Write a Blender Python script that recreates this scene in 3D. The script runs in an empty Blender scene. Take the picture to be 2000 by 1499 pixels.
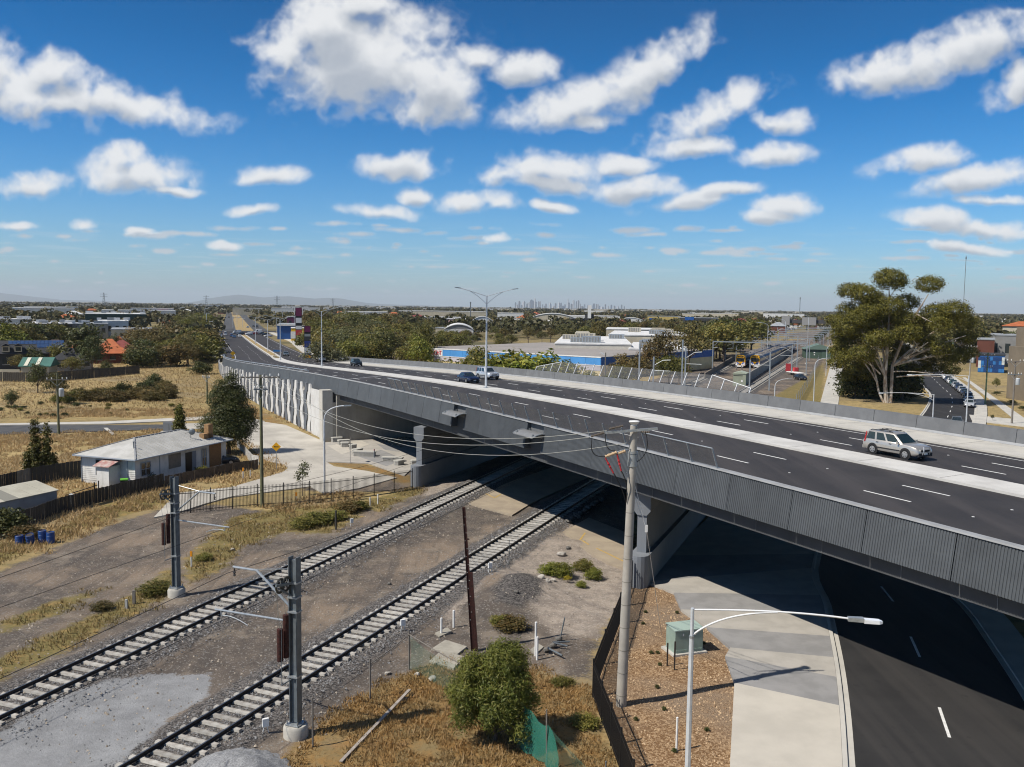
import bpy, bmesh, math, random
import numpy as np
from mathutils import Vector, Matrix, noise as mnoise

# ---------------------------------------------------------------- camera, sky, sun, exposure
SC = bpy.context.scene
COL = SC.collection
R = math.radians
CAM_H = 18.0          # the drone hovers 18 m above the rail yard
FPX = 1734.0          # focal length in photograph pixels (2000 wide): 60 degree lens
PITCH, ROLL = 4.93, 0.716
cd = bpy.data.cameras.new('camera')
cd.sensor_width = 36.0
cd.lens = 36.0 * FPX / 2000.0
cd.clip_start = 0.5
cd.clip_end = 150000.0
cam = bpy.data.objects.new('camera', cd)
COL.objects.link(cam)
CAMM = Matrix.Translation((0, 0, CAM_H)) @ Matrix.Rotation(R(90 - PITCH), 4, 'X') @ Matrix.Rotation(R(ROLL), 4, 'Z')
cam.matrix_world = CAMM
SC.camera = cam

SUN_EL, SUN_AZ = 51.0, 245.6      # azimuth clockwise from +Y
def ray(px, py):
    """direction in the world of a sight line of the survey photograph"""
    d = CAMM.to_3x3() @ Vector(((px - 1000.0) / FPX, -(py - 749.5) / FPX, -1.0))
    return d

class Nd:
    """tiny node-graph expression helper"""
    def __init__(s, nt): s.nt = nt
    def node(s, typ, **kw):
        n = s.nt.nodes.new(typ)
        for k, v in kw.items(): setattr(n, k, v)
        return n
    def put(s, sock, v):
        if isinstance(v, bpy.types.NodeSocket): s.nt.links.new(v, sock)
        elif v is not None:
            if hasattr(sock.default_value, '__len__') and not hasattr(v, '__len__'): v = (v,) * len(sock.default_value)
            if hasattr(v, '__len__') and len(v) == 3 and len(sock.default_value) == 4: v = (*v, 1)
            sock.default_value = v
    def m(s, op, a, b=None, c=None, clamp=False):
        n = s.node('ShaderNodeMath', operation=op, use_clamp=clamp)
        s.put(n.inputs[0], a)
        if b is not None: s.put(n.inputs[1], b)
        if c is not None: s.put(n.inputs[2], c)
        return n.outputs[0]
    def v(s, op, a, b=None):
        n = s.node('ShaderNodeVectorMath', operation=op)
        s.put(n.inputs[0], a)
        if b is not None: s.put(n.inputs[1], b)
        return n.outputs['Value'] if op in ('LENGTH', 'DOT_PRODUCT', 'DISTANCE') else n.outputs[0]
    def smooth(s, x, a, b, o0=0.0, o1=1.0):
        n = s.node('ShaderNodeMapRange', interpolation_type='SMOOTHSTEP')
        s.put(n.inputs['Value'], x)
        s.put(n.inputs['From Min'], a); s.put(n.inputs['From Max'], b)
        s.put(n.inputs['To Min'], o0); s.put(n.inputs['To Max'], o1)
        return n.outputs['Result']
    def noise(s, vec, scale, detail=4, rough=0.55, dist=0.0, out='Fac', dim='3D'):
        n = s.node('ShaderNodeTexNoise', noise_dimensions=dim)
        s.put(n.inputs['Vector'], vec); s.put(n.inputs['Scale'], scale); s.put(n.inputs['Detail'], detail)
        s.put(n.inputs['Roughness'], rough); s.put(n.inputs['Distortion'], dist)
        return n.outputs[0] if out == 'Fac' else n.outputs[1]
    def mix(s, f, a, b, mode='MIX'):
        n = s.node('ShaderNodeMix', data_type='RGBA', blend_type=mode)
        s.put(n.inputs[0], f); s.put(n.inputs[6], a); s.put(n.inputs[7], b)
        return n.outputs[2]
    def xyz(s, x, y, z):
        n = s.node('ShaderNodeCombineXYZ'); s.put(n.inputs[0], x); s.put(n.inputs[1], y); s.put(n.inputs[2], z); return n.outputs[0]
    def sep(s, v):
        n = s.node('ShaderNodeSeparateXYZ'); s.put(n.inputs[0], v); return n.outputs

world = bpy.data.worlds.new('World'); SC.world = world; world.use_nodes = True
nt = world.node_tree; nt.nodes.clear(); g = Nd(nt)
sky = g.node('ShaderNodeTexSky', sky_type='NISHITA', sun_disc=False)
sky.sun_elevation = R(SUN_EL); sky.sun_rotation = R(SUN_AZ)
sky.altitude = 0; sky.air_density = 1.0; sky.dust_density = 0.7; sky.ozone_density = 3.0
DIR = g.node('ShaderNodeTexCoord').outputs['Generated']
dx, dy, dz = g.sep(DIR)
yy = g.m('MAXIMUM', dy, 0.04)
u = g.m('DIVIDE', dx, yy); v = g.m('DIVIDE', dz, yy)
P = g.xyz(u, v, 0.0)
# cumulus: (x, y, half width, half height, tilt in degrees) of the clouds seen from the yard
CLOUDS = [(700,130,190,105,0),(640,55,95,75,0),(835,170,105,80,0),(560,105,85,65,0),(800,225,75,40,0),(720,10,70,45,0),(1010,135,75,30,5),(930,112,55,24,0),
 (70,190,180,58,-8),(-30,150,90,62,0),(250,215,165,40,-8),(105,150,60,38,0),(270,350,100,36,0),(238,318,52,30,0),(50,362,100,26,0),(340,374,55,10,0),
 (525,348,54,19,0),(785,330,92,27,0),(1070,335,105,36,4),(1000,350,75,24,0),(1080,360,80,25,0),(1130,200,130,38,12),(1290,125,125,38,28),(1150,232,60,22,0),
 (1390,225,120,38,20),(1462,188,48,36,25),(1355,288,92,25,3),(1515,308,88,26,0),(1245,370,70,25,0),(1340,398,72,17,5),(1420,378,80,12,6),
 (1545,412,62,26,0),(1510,432,60,16,0),(930,400,72,21,0),(995,407,45,19,0),(820,388,36,17,0),(740,418,75,13,0),(500,412,42,10,0),(1090,408,36,10,0),
 (155,443,30,14,0),(1770,135,115,38,14),(1905,90,130,42,16),(1985,160,70,34,30),(1805,310,92,27,15),(1925,345,130,27,12),(1825,438,80,22,0),(1890,485,70,11,0),
 (1945,392,75,11,0),(1930,446,90,18,0),(445,477,30,9,0),(20,440,40,9,0),(985,475,28,9,0),(275,455,28,7,0),(1215,322,55,18,0),(1535,240,55,22,-8)]
def plane(px, py):
    d = ray(px, py); return (d.x / d.y, d.z / d.y)
# the cumulus field is worked out here, cell by cell, on the plane (x/y, z/y) of the sky ahead
def vnoise(x, y, seed):
    xi = np.floor(x).astype(np.int64); yi = np.floor(y).astype(np.int64); fx = x - xi; fy = y - yi
    fx = fx * fx * fx * (fx * (fx * 6 - 15) + 10); fy = fy * fy * fy * (fy * (fy * 6 - 15) + 10)
    def h(a, b):
        n = (a * 374761393 + b * 668265263 + seed * 974711) & 0x7fffffff
        n = ((n ^ (n >> 13)) * 1274126177) & 0x7fffffff
        return ((n ^ (n >> 16)) & 0xffff) / 65535.0
    return (h(xi, yi) * (1 - fx) + h(xi + 1, yi) * fx) * (1 - fy) + (h(xi, yi + 1) * (1 - fx) + h(xi + 1, yi + 1) * fx) * fy
def fbm2(x, y, scale, octs, seed, gain=0.52):
    t = np.zeros_like(x); amp = 1.0; tot = 0.0; f = scale
    for o in range(octs):
        ca, sa = math.cos(0.6 * o), math.sin(0.6 * o)
        t += amp * vnoise((x * ca - y * sa) * f + 17.3 * o, (x * sa + y * ca) * f + 9.1 * o, seed + o); tot += amp; amp *= gain; f *= 2.03
    return t / tot
U0, U1, V0, V1 = -0.72, 0.72, -0.02, 0.56
CW, CHT = 1280, 516
gu, gv = np.meshgrid(np.linspace(U0, U1, CW), np.linspace(V0, V1, CHT))
wx = (fbm2(gu, gv, 9, 5, 3) - .5); wy = (fbm2(gu, gv, 9, 5, 40) - .5)
pu, pv = gu + wx * .05, gv + wy * .022
Ff = np.full(gu.shape, -9.0); Gf = np.full(gu.shape, -9.0)
for (cx, cy, rx, ry, t) in CLOUDS:
    cu, cv = plane(cx, cy); ct, st = math.cos(R(t)), math.sin(R(t)); rx *= 1.12; ry *= 1.22
    def el(off):
        a_, b_ = pu - cu, pv - cv + off * ry / FPX
        xx, yy_ = (a_ * ct + b_ * st) / (rx / FPX), (-a_ * st + b_ * ct) / (ry / FPX)
        yy_ = np.where(yy_ < 0, yy_ * 1.25, yy_)          # flatter bases
        return 1 - np.sqrt(xx * xx + yy_ * yy_)
    Ff = np.maximum(Ff, el(0)); Gf = np.maximum(Gf, el(0.6) + (0 if rx > 60 else -0.25))
rc = random.Random(4); SM = np.full(gu.shape, -9.0)       # strings of small flat clouds towards the horizon
for k in range(230):
    cy = 440 + 135 * rc.random() ** .8; f_ = (600 - cy) / 150.0; cu, cv = plane(rc.uniform(-250, 2250), cy); rx, ry = rc.uniform(10, 46) * (.5 + f_), rc.uniform(2.5, 7) * (.35 + .9 * f_)
    j0, j1 = [int(np.clip((cv + q * 3 * ry / FPX + q * .02 - V0) / (V1 - V0) * CHT, 0, CHT)) for q in (-1, 1)]
    SM[j0:j1] = np.maximum(SM[j0:j1], (rc.uniform(.35, .9) - np.sqrt(((pu[j0:j1] - cu) * FPX / rx) ** 2 + ((gv[j0:j1] + wy[j0:j1] * .008 - cv) * FPX / ry) ** 2)))
bil = lambda sc, oc, sd: np.abs(fbm2(pu, pv, sc, oc, sd) - .5) * 2
nA = fbm2(pu, pv, 15, 7, 7); nB = fbm2(gu, gv * 1.15, 60, 6, 70); nC = bil(26, 5, 90)
H_ = Ff + (nA - .5) * 1.1 + (nB - .5) * .55 + (.25 - nC) * .75 + .03
ss = lambda x, a_, b_: (lambda q: q * q * (3 - 2 * q))(np.clip((x - a_) / (b_ - a_), 0, 1))
DEN = ss(H_, -0.10, 0.80) * ss(Ff, -0.45, 0.1)
DEN2 = ss(SM + (nB - .5) * 1.3 + (nA - .5) * .6, -.15, .6) * .85 * ss(gv, .003, .02)
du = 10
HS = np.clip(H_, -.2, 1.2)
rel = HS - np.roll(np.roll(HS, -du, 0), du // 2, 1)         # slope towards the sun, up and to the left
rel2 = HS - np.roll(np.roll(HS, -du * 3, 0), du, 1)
LUM = 0.92 + np.clip(rel, -.5, .5) * .09 + np.clip(rel2, -.8, .8) * .14 - .42 * ss(Gf + (nA - .5) * 1.3, 0.0, 1.0) - .25 * ss(.25 - DEN, 0, .25)  # sunlit slopes and grey undersides painted into the cloud brightness
img = bpy.data.images.new('cumulus_field', CW, CHT, alpha=True, float_buffer=True); img.colorspace_settings.name = 'Non-Color'
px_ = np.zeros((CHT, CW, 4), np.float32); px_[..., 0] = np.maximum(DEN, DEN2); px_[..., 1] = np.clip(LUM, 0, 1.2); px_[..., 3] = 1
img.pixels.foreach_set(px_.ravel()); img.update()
tx = g.node('ShaderNodeTexImage', interpolation='Cubic', extension='CLIP'); tx.image = img
g.put(tx.inputs['Vector'], g.xyz(g.m('DIVIDE', g.m('SUBTRACT', u, U0), U1 - U0), g.m('DIVIDE', g.m('SUBTRACT', v, V0), V1 - V0), 0.0))
tr, tg, tb = g.sep(tx.outputs[0])
# the same cloud deck carries on over the rest of the sky, and towards the horizon
zz = g.m('MAXIMUM', dz, 0.012)
Q = g.xyz(g.m('DIVIDE', dx, zz), g.m('DIVIDE', dy, zz), 0.0)
q1 = g.noise(Q, 0.62, 6, 0.6, 0.0)
field = g.smooth(q1, 0.52, 0.65)
inview = g.m('MULTIPLY', g.smooth(g.m('ABSOLUTE', u), 0.62, 0.70, 1.0, 0.0), g.smooth(v, 0.47, 0.55, 1.0, 0.0))
inview = g.m('MULTIPLY', inview, g.smooth(dy, 0.05, 0.2))
den = g.m('MULTIPLY', tr, inview)
lowband = g.smooth(v, 0.05, 0.10, 0.35, 0.0)
wq = g.m('ADD', g.m('SUBTRACT', 1.0, inview), g.m('MULTIPLY', lowband, inview))
den2 = g.m('MULTIPLY', g.m('MULTIPLY', field, wq), g.m('MULTIPLY', g.smooth(dz, 0.006, 0.05), g.smooth(dz, 0.05, 0.15, 0.5, 0.95)))
dens = g.m('MAXIMUM', den, den2, clamp=True)
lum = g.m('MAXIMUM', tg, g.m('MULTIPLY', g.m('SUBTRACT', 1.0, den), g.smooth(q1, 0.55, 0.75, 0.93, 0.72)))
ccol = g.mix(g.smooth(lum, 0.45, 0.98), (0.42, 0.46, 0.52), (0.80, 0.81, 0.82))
skyc = g.mix(1.0, sky.outputs[0], (0.049, 0.063, 0.080), 'MULTIPLY')   # strength of the physically bright sky
hs = g.node('ShaderNodeHueSaturation'); g.put(hs.inputs['Color'], skyc); hs.inputs['Saturation'].default_value = 1.30
skyc = g.mix(1.0, hs.outputs[0], g.xyz(*[g.smooth(dz, 0.0, 0.45, 1.65, 0.74)] * 3), 'MULTIPLY')
full = g.mix(g.m('MULTIPLY', dens, 0.96), skyc, ccol)
bg = g.node('ShaderNodeBackground'); g.put(bg.inputs[0], full); bg.inputs[1].default_value = 1.0
out = g.node('ShaderNodeOutputWorld'); nt.links.new(bg.outputs[0], out.inputs[0])
world.cycles.sampling_method = 'MANUAL'; world.cycles.sample_map_resolution = 512

sd = bpy.data.lights.new('sun', 'SUN'); sd.energy = 5.0; sd.angle = R(0.53); sd.color = (1.0, 0.935, 0.835)
sun = bpy.data.objects.new('sun', sd); COL.objects.link(sun)
a, e = R(SUN_AZ), R(SUN_EL)
sun.rotation_euler = Vector((math.sin(a) * math.cos(e), math.cos(a) * math.cos(e), math.sin(e))).to_track_quat('Z', 'Y').to_euler()
sun.location = (-60, -40, 90)
vs = SC.view_settings; vs.view_transform = 'Standard'; vs.look = 'None'; vs.exposure = 0.12; vs.gamma = 1.0; vs.use_curve_mapping = False
SC.render.engine = 'CYCLES'
SC.cycles.max_bounces = 5; SC.cycles.diffuse_bounces = 1; SC.cycles.glossy_bounces = 3; SC.cycles.transmission_bounces = 4
SC.cycles.transparent_max_bounces = 12; SC.cycles.volume_bounces = 0
SC.cycles.use_adaptive_sampling = True; SC.cycles.adaptive_threshold = 0.02
SC.cycles.use_denoising = True; SC.cycles.filter_width = 1.1
SC.cycles.caustics_reflective = False; SC.cycles.caustics_refractive = False

# ---------------------------------------------------------------- helpers
RNG = random.Random(11)
NPR = np.random.default_rng(7)
LABELS = {}
def at(px, py, z=0.0):
    """surveyed point: where the sight line through photograph pixel (px, py) meets level z"""
    d = ray(px, py); t = (z - CAM_H) / d.z
    return Vector((d.x * t, d.y * t, z))
def pol(px, dist, z=0.0):
    """point at a ground distance in the bearing of photograph column px"""
    d = ray(px, 587.5 + .0125 * px); h = math.hypot(d.x, d.y)
    return Vector((d.x / h * dist, d.y / h * dist, z))
def zat(p, px, py):
    """height over the yard at which the sight line passes above the spot p"""
    d = ray(px, py); t = math.hypot(p.x, p.y) / math.hypot(d.x, d.y)
    return CAM_H + d.z * t

def put(o, parent=None, **props):
    COL.objects.link(o)
    if parent is not None: o.parent = parent
    for k, v_ in props.items():
        if v_ is not None: o[k] = v_
    return o
def tag(o, label, cat, group=None):
    o['label'] = label; o['category'] = cat
    if group: o['group'] = group
    return o
def thing(name, label, cat, loc=(0, 0, 0), rz=0.0, group=None):
    o = bpy.data.objects.new(name, None); COL.objects.link(o)
    o.location = loc; o.rotation_euler = (0, 0, rz); o.empty_display_size = 0.3
    return tag(o, label, cat, group)
def link_mesh(name, me, parent=None, loc=None, rz=0.0):
    o = bpy.data.objects.new(name, me); COL.objects.link(o)
    if parent is not None: o.parent = parent
    if loc is not None: o.location = loc
    if rz: o.rotation_euler = (0, 0, rz)
    return o
def dup(root, loc=None, rz=None, label=None, scale=None, parent=None):
    c = root.copy(); COL.objects.link(c); c.parent = parent
    if loc is not None: c.location = loc
    if rz is not None: c.rotation_euler = (0, 0, rz)
    if scale is not None: c.scale = scale
    if label: c['label'] = label
    for ch in root.children: dup(ch, parent=c)
    return c

class MB:
    def __init__(s): s.v = []; s.f = []; s.mi = []; s.cur = 0
    def add(s, vs, fs):
        n = len(s.v); s.v.extend([tuple(q) for q in vs])
        for f in fs: s.f.append(tuple(i + n for i in f)); s.mi.append(s.cur)
        return s
    def box(s, c, d, rz=0.0, rx=0.0, ry=0.0, taper=1.0):
        hx, hy, hz = d[0] / 2, d[1] / 2, d[2] / 2
        M = Matrix.Translation(c) @ Matrix.Rotation(rz, 4, 'Z') @ Matrix.Rotation(ry, 4, 'Y') @ Matrix.Rotation(rx, 4, 'X')
        vs = [M @ Vector((x * hx * (taper if z > 0 else 1), y * hy * (taper if z > 0 else 1), z * hz)) for z in (-1, 1) for x, y in ((-1, -1), (1, -1), (1, 1), (-1, 1))]
        return s.add(vs, [(3, 2, 1, 0), (4, 5, 6, 7), (0, 1, 5, 4), (1, 2, 6, 5), (2, 3, 7, 6), (3, 0, 4, 7)])
    def bar(s, a, b, w, h=None, up=(0, 0, 1)):
        a, b = Vector(a), Vector(b); h = h or w; d = (b - a).normalized(); upv = Vector(up)
        if abs(d.dot(upv)) > 0.98: upv = Vector((1, 0, 0))
        sd_ = d.cross(upv).normalized(); un = sd_.cross(d)
        vs = [p + sd_ * (i * w / 2) + un * (j * h / 2) for p in (a, b) for i, j in ((-1, -1), (1, -1), (1, 1), (-1, 1))]
        return s.add(vs, [(0, 1, 2, 3), (7, 6, 5, 4), (0, 4, 5, 1), (1, 5, 6, 2), (2, 6, 7, 3), (3, 7, 4, 0)])
    def tube(s, pts, r, n=8, cap=True):
        pts = [Vector(p) for p in pts]; k = len(pts); rs = r if hasattr(r, '__len__') else [r] * k
        ref = None; vs = []
        for i, p in enumerate(pts):
            d = (pts[min(i + 1, k - 1)] - pts[max(i - 1, 0)]).normalized()
            if ref is None: ref = Vector((0, 0, 1)) if abs(d.z) < 0.9 else Vector((1, 0, 0))
            a_ = d.cross(ref).normalized(); b_ = a_.cross(d); ref = b_ if b_.length > .1 else ref
            for j in range(n):
                t = 2 * math.pi * j / n; vs.append(p + (a_ * math.cos(t) + b_ * math.sin(t)) * rs[i])
        fs = [(i * n + j, i * n + (j + 1) % n, (i + 1) * n + (j + 1) % n, (i + 1) * n + j) for i in range(k - 1) for j in range(n)]
        if cap: fs += [tuple(range(n))[::-1], tuple((k - 1) * n + j for j in range(n))]
        return s.add(vs, fs)
    def lathe(s, prof, n=12, c=(0, 0, 0), axis='Z'):
        vs = []; c = Vector(c)
        for r, z in prof:
            for j in range(n):
                t = 2 * math.pi * j / n; x, y = r * math.cos(t), r * math.sin(t)
                vs.append(c + (Vector((x, y, z)) if axis == 'Z' else Vector((x, z, y)) if axis == 'Y' else Vector((z, x, y))))
        k = len(prof)
        fs = [(i * n + j, i * n + (j + 1) % n, (i + 1) * n + (j + 1) % n, (i + 1) * n + j) for i in range(k - 1) for j in range(n)]
        fs += [tuple(range(n))[::-1], tuple((k - 1) * n + j for j in range(n))]
        return s.add(vs, fs)
    def prism(s, poly, z0, z1):
        n = len(poly)
        ar = sum(poly[i][0] * poly[(i + 1) % n][1] - poly[(i + 1) % n][0] * poly[i][1] for i in range(n))
        if ar < 0: poly = poly[::-1]
        vs = [(p[0], p[1], z0) for p in poly] + [(p[0], p[1], z1) for p in poly]
        return s.add(vs, [tuple(range(n))[::-1], tuple(range(n, 2 * n))] + [(i, (i + 1) % n, n + (i + 1) % n, n + i) for i in range(n)])
    def loft(s, rings, closed=True, caps=True):
        n = len(rings[0]); k = len(rings); vs = [p for r_ in rings for p in r_]
        m = n if closed else n - 1
        fs = [(i * n + j, i * n + (j + 1) % n, (i + 1) * n + (j + 1) % n, (i + 1) * n + j) for i in range(k - 1) for j in range(m)]
        if caps and closed: fs += [tuple(range(n))[::-1], tuple((k - 1) * n + j for j in range(n))]
        return s.add(vs, fs)
    def quad(s, a, b, c, d): return s.add([a, b, c, d], [(0, 1, 2, 3)])
    def mesh(s, name, mats, smooth=False):
        me = bpy.data.meshes.new(name); me.from_pydata(s.v, [], s.f)
        for m_ in (mats if isinstance(mats, (list, tuple)) else [mats]): me.materials.append(m_)
        if any(s.mi): me.polygons.foreach_set('material_index', s.mi)
        if smooth:
            me.polygons.foreach_set('use_smooth', [True] * len(me.polygons)); me.set_sharp_from_angle(angle=R(38))
        return me
    def build(s, name, mats, parent=None, world=False, smooth=False, fix=False, loc=None):
        if world and parent is not None:
            L = parent.location; s.v = [(x - L[0], y - L[1], z - L[2]) for x, y, z in s.v]
        me = s.mesh(name, mats, smooth)
        if fix:
            bm = bmesh.new(); bm.from_mesh(me); bmesh.ops.recalc_face_normals(bm, faces=bm.faces); bm.to_mesh(me); bm.free()
        return link_mesh(name, me, parent, loc)

# ---------------------------------------------------------------- materials
MATS = {}
def mat(name, col, col2=None, sc=4.0, rough=0.75, metal=0.0, bump=0.0, bsc=None, detail=5, rnd=0.0, lo=0.35, hi=0.65, spec=0.4, stretch=None, streak=0.0, coat=0.0):
    if name in MATS: return MATS[name]
    m_ = bpy.data.materials.new(name); m_.use_nodes = True; g = Nd(m_.node_tree)
    b = m_.node_tree.nodes['Principled BSDF']
    co = g.node('ShaderNodeTexCoord').outputs['Object']
    if stretch: co = g.v('MULTIPLY', co, stretch)
    c = (*col, 1)
    if col2 is not None:
        c = g.mix(g.smooth(g.noise(co, sc, detail, .6), lo, hi), col, col2)
    if streak:       # rain streaks and dirt running down
        st = g.noise(g.v('MULTIPLY', co, (1.0, 1.0, 0.08)), 3.0, 5, .65)
        c = g.mix(g.m('MULTIPLY', g.smooth(st, .5, .75), streak), c, (col[0] * .45, col[1] * .43, col[2] * .4))
    if rnd:
        oi = g.node('ShaderNodeObjectInfo')
        hv = g.node('ShaderNodeHueSaturation'); g.put(hv.inputs['Color'], c)
        g.put(hv.inputs['Value'], g.m('ADD', 1 - rnd, g.m('MULTIPLY', oi.outputs['Random'], 2 * rnd)))
        c = hv.outputs[0]
    g.put(b.inputs['Base Color'], c); b.inputs['Roughness'].default_value = rough; b.inputs['Metallic'].default_value = metal
    b.inputs['Specular IOR Level'].default_value = spec
    if coat: b.inputs['Coat Weight'].default_value = coat; b.inputs['Coat Roughness'].default_value = .05
    if bump:
        bn = g.node('ShaderNodeBump'); bn.inputs['Strength'].default_value = bump; bn.inputs['Distance'].default_value = 0.02
        g.put(bn.inputs['Height'], g.noise(co, bsc or sc * 6, 4, .6)); g.put(b.inputs['Normal'], bn.outputs[0])
    MATS[name] = m_
    return m_
def leafmat(name, c1, c2, c3, trans=0.25):
    if name in MATS: return MATS[name]
    if not name.endswith('blade'): c1, c2, c3 = [(q[0] * (.92 if 'brown' in name else 1.22), q[1] * 1.04, q[2] * .8) for q in (c1, c2, c3)]
    m_ = bpy.data.materials.new(name); m_.use_nodes = True; n_ = m_.node_tree; n_.nodes.clear(); g = Nd(n_)
    ge = g.node('ShaderNodeNewGeometry').outputs['Random Per Island']; oi = g.node('ShaderNodeObjectInfo').outputs['Random']
    co = g.node('ShaderNodeTexCoord').outputs['Object']
    c = g.mix(g.smooth(g.noise(co, .55, 3, .6), .36, .64), c1, c2)
    c = g.mix(g.m('MULTIPLY', g.smooth(ge, .55, 1.0), .8), c, c3)
    hv = g.node('ShaderNodeHueSaturation'); g.put(hv.inputs['Color'], c)
    g.put(hv.inputs['Value'], g.m('ADD', .72, g.m('MULTIPLY', oi, .56)))
    g.put(hv.inputs['Hue'], g.m('ADD', .485, g.m('MULTIPLY', g.m('FRACT', g.m('MULTIPLY', oi, 7.31)), .03)))
    d = g.node('ShaderNodeBsdfPrincipled'); g.put(d.inputs['Base Color'], hv.outputs[0]); d.inputs['Roughness'].default_value = .55; d.inputs['Specular IOR Level'].default_value = .3
    t = g.node('ShaderNodeBsdfTranslucent'); g.put(t.inputs[0], hv.outputs[0])
    mx = g.node('ShaderNodeMixShader'); mx.inputs[0].default_value = trans
    n_.links.new(d.outputs[0], mx.inputs[1]); n_.links.new(t.outputs[0], mx.inputs[2])
    ou = g.node('ShaderNodeOutputMaterial'); n_.links.new(mx.outputs[0], ou.inputs[0])
    MATS[name] = m_
    return m_
def screenmat(name, col, alpha, rough=.5):
    m_ = bpy.data.materials.new(name); m_.use_nodes = True; b = m_.node_tree.nodes['Principled BSDF']
    b.inputs['Base Color'].default_value = (*col, 1); b.inputs['Alpha'].default_value = alpha; b.inputs['Roughness'].default_value = rough
    MATS[name] = m_
    return m_
def glassmat(name, col=(.02, .03, .035)):
    return mat(name, col, rough=.06, spec=.9)

M_asph = mat('fresh_asphalt', (.026, .025, .027), (.038, .036, .038), sc=.35, rough=.82, bump=.35, bsc=60, lo=.3, hi=.7)
M_asphold = mat('grey_asphalt', (.055, .056, .058), (.085, .084, .082), sc=.6, rough=.85, bump=.3, bsc=50)
M_paint = mat('road_paint', (.74, .74, .72), (.60, .60, .58), sc=3, rough=.6)
M_conc = mat('pale_concrete', (.50, .48, .43), (.40, .385, .35), sc=.5, rough=.85, bump=.15, bsc=30, lo=.3, hi=.75)
M_medc = mat('white_concrete', (.56, .55, .52), (.46, .45, .425), sc=.4, rough=.8, bump=.1, bsc=30)
M_drive = mat('worn_concrete', (.50, .47, .41), (.36, .335, .29), sc=.22, rough=.85, bump=.1, bsc=30, lo=.3, hi=.7, detail=8)
M_conwall = mat('grey_wall_concrete', (.36, .34, .30), (.28, .265, .235), sc=.4, rough=.85, bump=.15, streak=.35)
M_panel = mat('charcoal_paint', (.078, .087, .096), (.064, .071, .079), sc=.7, rough=.6, bump=.08, bsc=40, streak=.2, rnd=.10)
M_panel2 = mat('grey_parapet', (.150, .156, .163), (.125, .130, .137), sc=.8, rough=.7, bump=.15, bsc=50, streak=.12, rnd=.06)
M_cope = mat('grey_coping', (.30, .31, .32), (.25, .255, .26), sc=1, rough=.7)
M_girder = mat('girder_concrete', (.075, .078, .082), (.062, .064, .068), sc=.5, rough=.7, streak=.2)
M_under = mat('soffit_concrete', (.16, .155, .15), rough=.85)
M_pier = mat('pier_grey_paint', (.20, .215, .235), (.175, .188, .205), sc=.6, rough=.6, streak=.15)
M_galv = mat('galvanised_steel', (.42, .45, .47), (.33, .36, .38), sc=6, rough=.42, metal=.55)
M_galvd = mat('dull_galvanised', (.17, .195, .21), (.13, .15, .165), sc=3, rough=.5, metal=.3)
M_lampw = mat('white_lamp_paint', (.62, .65, .68), (.54, .57, .60), sc=3, rough=.45, metal=.2)
M_steelw = mat('white_steel', (.72, .73, .73), rough=.45)
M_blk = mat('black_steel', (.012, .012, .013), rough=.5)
M_rust = mat('rusty_iron', (.060, .018, .013), (.030, .011, .009), sc=9, rough=.85, bump=.3, bsc=40)
M_rail = mat('rail_steel', (.040, .032, .028), (.022, .018, .017), sc=6, rough=.6, metal=.3)
M_railtop = mat('worn_rail_head', (.28, .27, .26), rough=.35, metal=.9)
M_sleep = mat('sleeper_concrete', (.42, .405, .37), (.22, .19, .16), sc=2.6, rough=.9, bump=.2, rnd=.22, lo=.4, hi=.72)
M_wood = mat('treated_pole_wood', (.16, .165, .085), (.10, .095, .06), sc=3, rough=.85, bump=.4, stretch=(6, 6, .4))
M_greyw = mat('weathered_wood', (.22, .20, .175), (.14, .125, .11), sc=4, rough=.9, bump=.3, stretch=(5, 5, .5))
M_polec = mat('pole_concrete', (.40, .375, .33), (.32, .30, .265), sc=1.2, rough=.85, bump=.2, streak=.25)
M_tyre = mat('tyre_rubber', (.012, .012, .012), rough=.85)
M_rim = mat('alloy_rim', (.62, .62, .62), rough=.3, metal=.8)
M_glass = glassmat('dark_glass')
M_glassg = glassmat('green_glass', (.014, .026, .024))
M_lens = mat('lamp_lens', (.75, .78, .8), rough=.1, spec=.8)
M_red = mat('red_lens', (.35, .015, .012), rough=.25)
M_trimb = mat('black_plastic', (.02, .02, .022), rough=.6)
M_white = mat('white_paint', (.78, .78, .76), (.68, .68, .66), sc=1.5, rough=.6)
M_bark = mat('brown_bark', (.13, .095, .07), (.07, .05, .04), sc=5, rough=.95, bump=.5, stretch=(3, 3, .6))
M_barkg = mat('gum_bark', (.52, .46, .38), (.26, .19, .13), sc=1.3, rough=.85, bump=.3, stretch=(1.5, 1.5, .5), lo=.42, hi=.62)
L_olive = leafmat('olive_leaf', (0.081, 0.105, 0.028), (0.132, 0.143, 0.040), (0.202, 0.186, 0.062))
L_gum = leafmat('gum_leaf', (0.074, 0.093, 0.034), (0.116, 0.132, 0.050), (0.186, 0.178, 0.078))
L_brown = leafmat('brown_leaf', (0.101, 0.081, 0.037), (0.155, 0.105, 0.043), (0.232, 0.132, 0.054))
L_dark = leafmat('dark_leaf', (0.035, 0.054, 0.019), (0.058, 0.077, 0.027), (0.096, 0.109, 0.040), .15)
L_bright = leafmat('bright_leaf', (0.109, 0.152, 0.028), (0.171, 0.202, 0.043), (0.248, 0.248, 0.062))
L_grey = leafmat('grey_green_leaf', (0.085, 0.105, 0.056), (0.116, 0.136, 0.081), (0.155, 0.171, 0.109))
L_yel = leafmat('yellow_leaf', (0.240, 0.204, 0.018), (0.312, 0.264, 0.036), (0.360, 0.312, 0.060))
L_pepper = leafmat('pepper_leaf', (0.093, 0.136, 0.031), (0.147, 0.186, 0.046), (0.232, 0.248, 0.078), .3)

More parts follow.
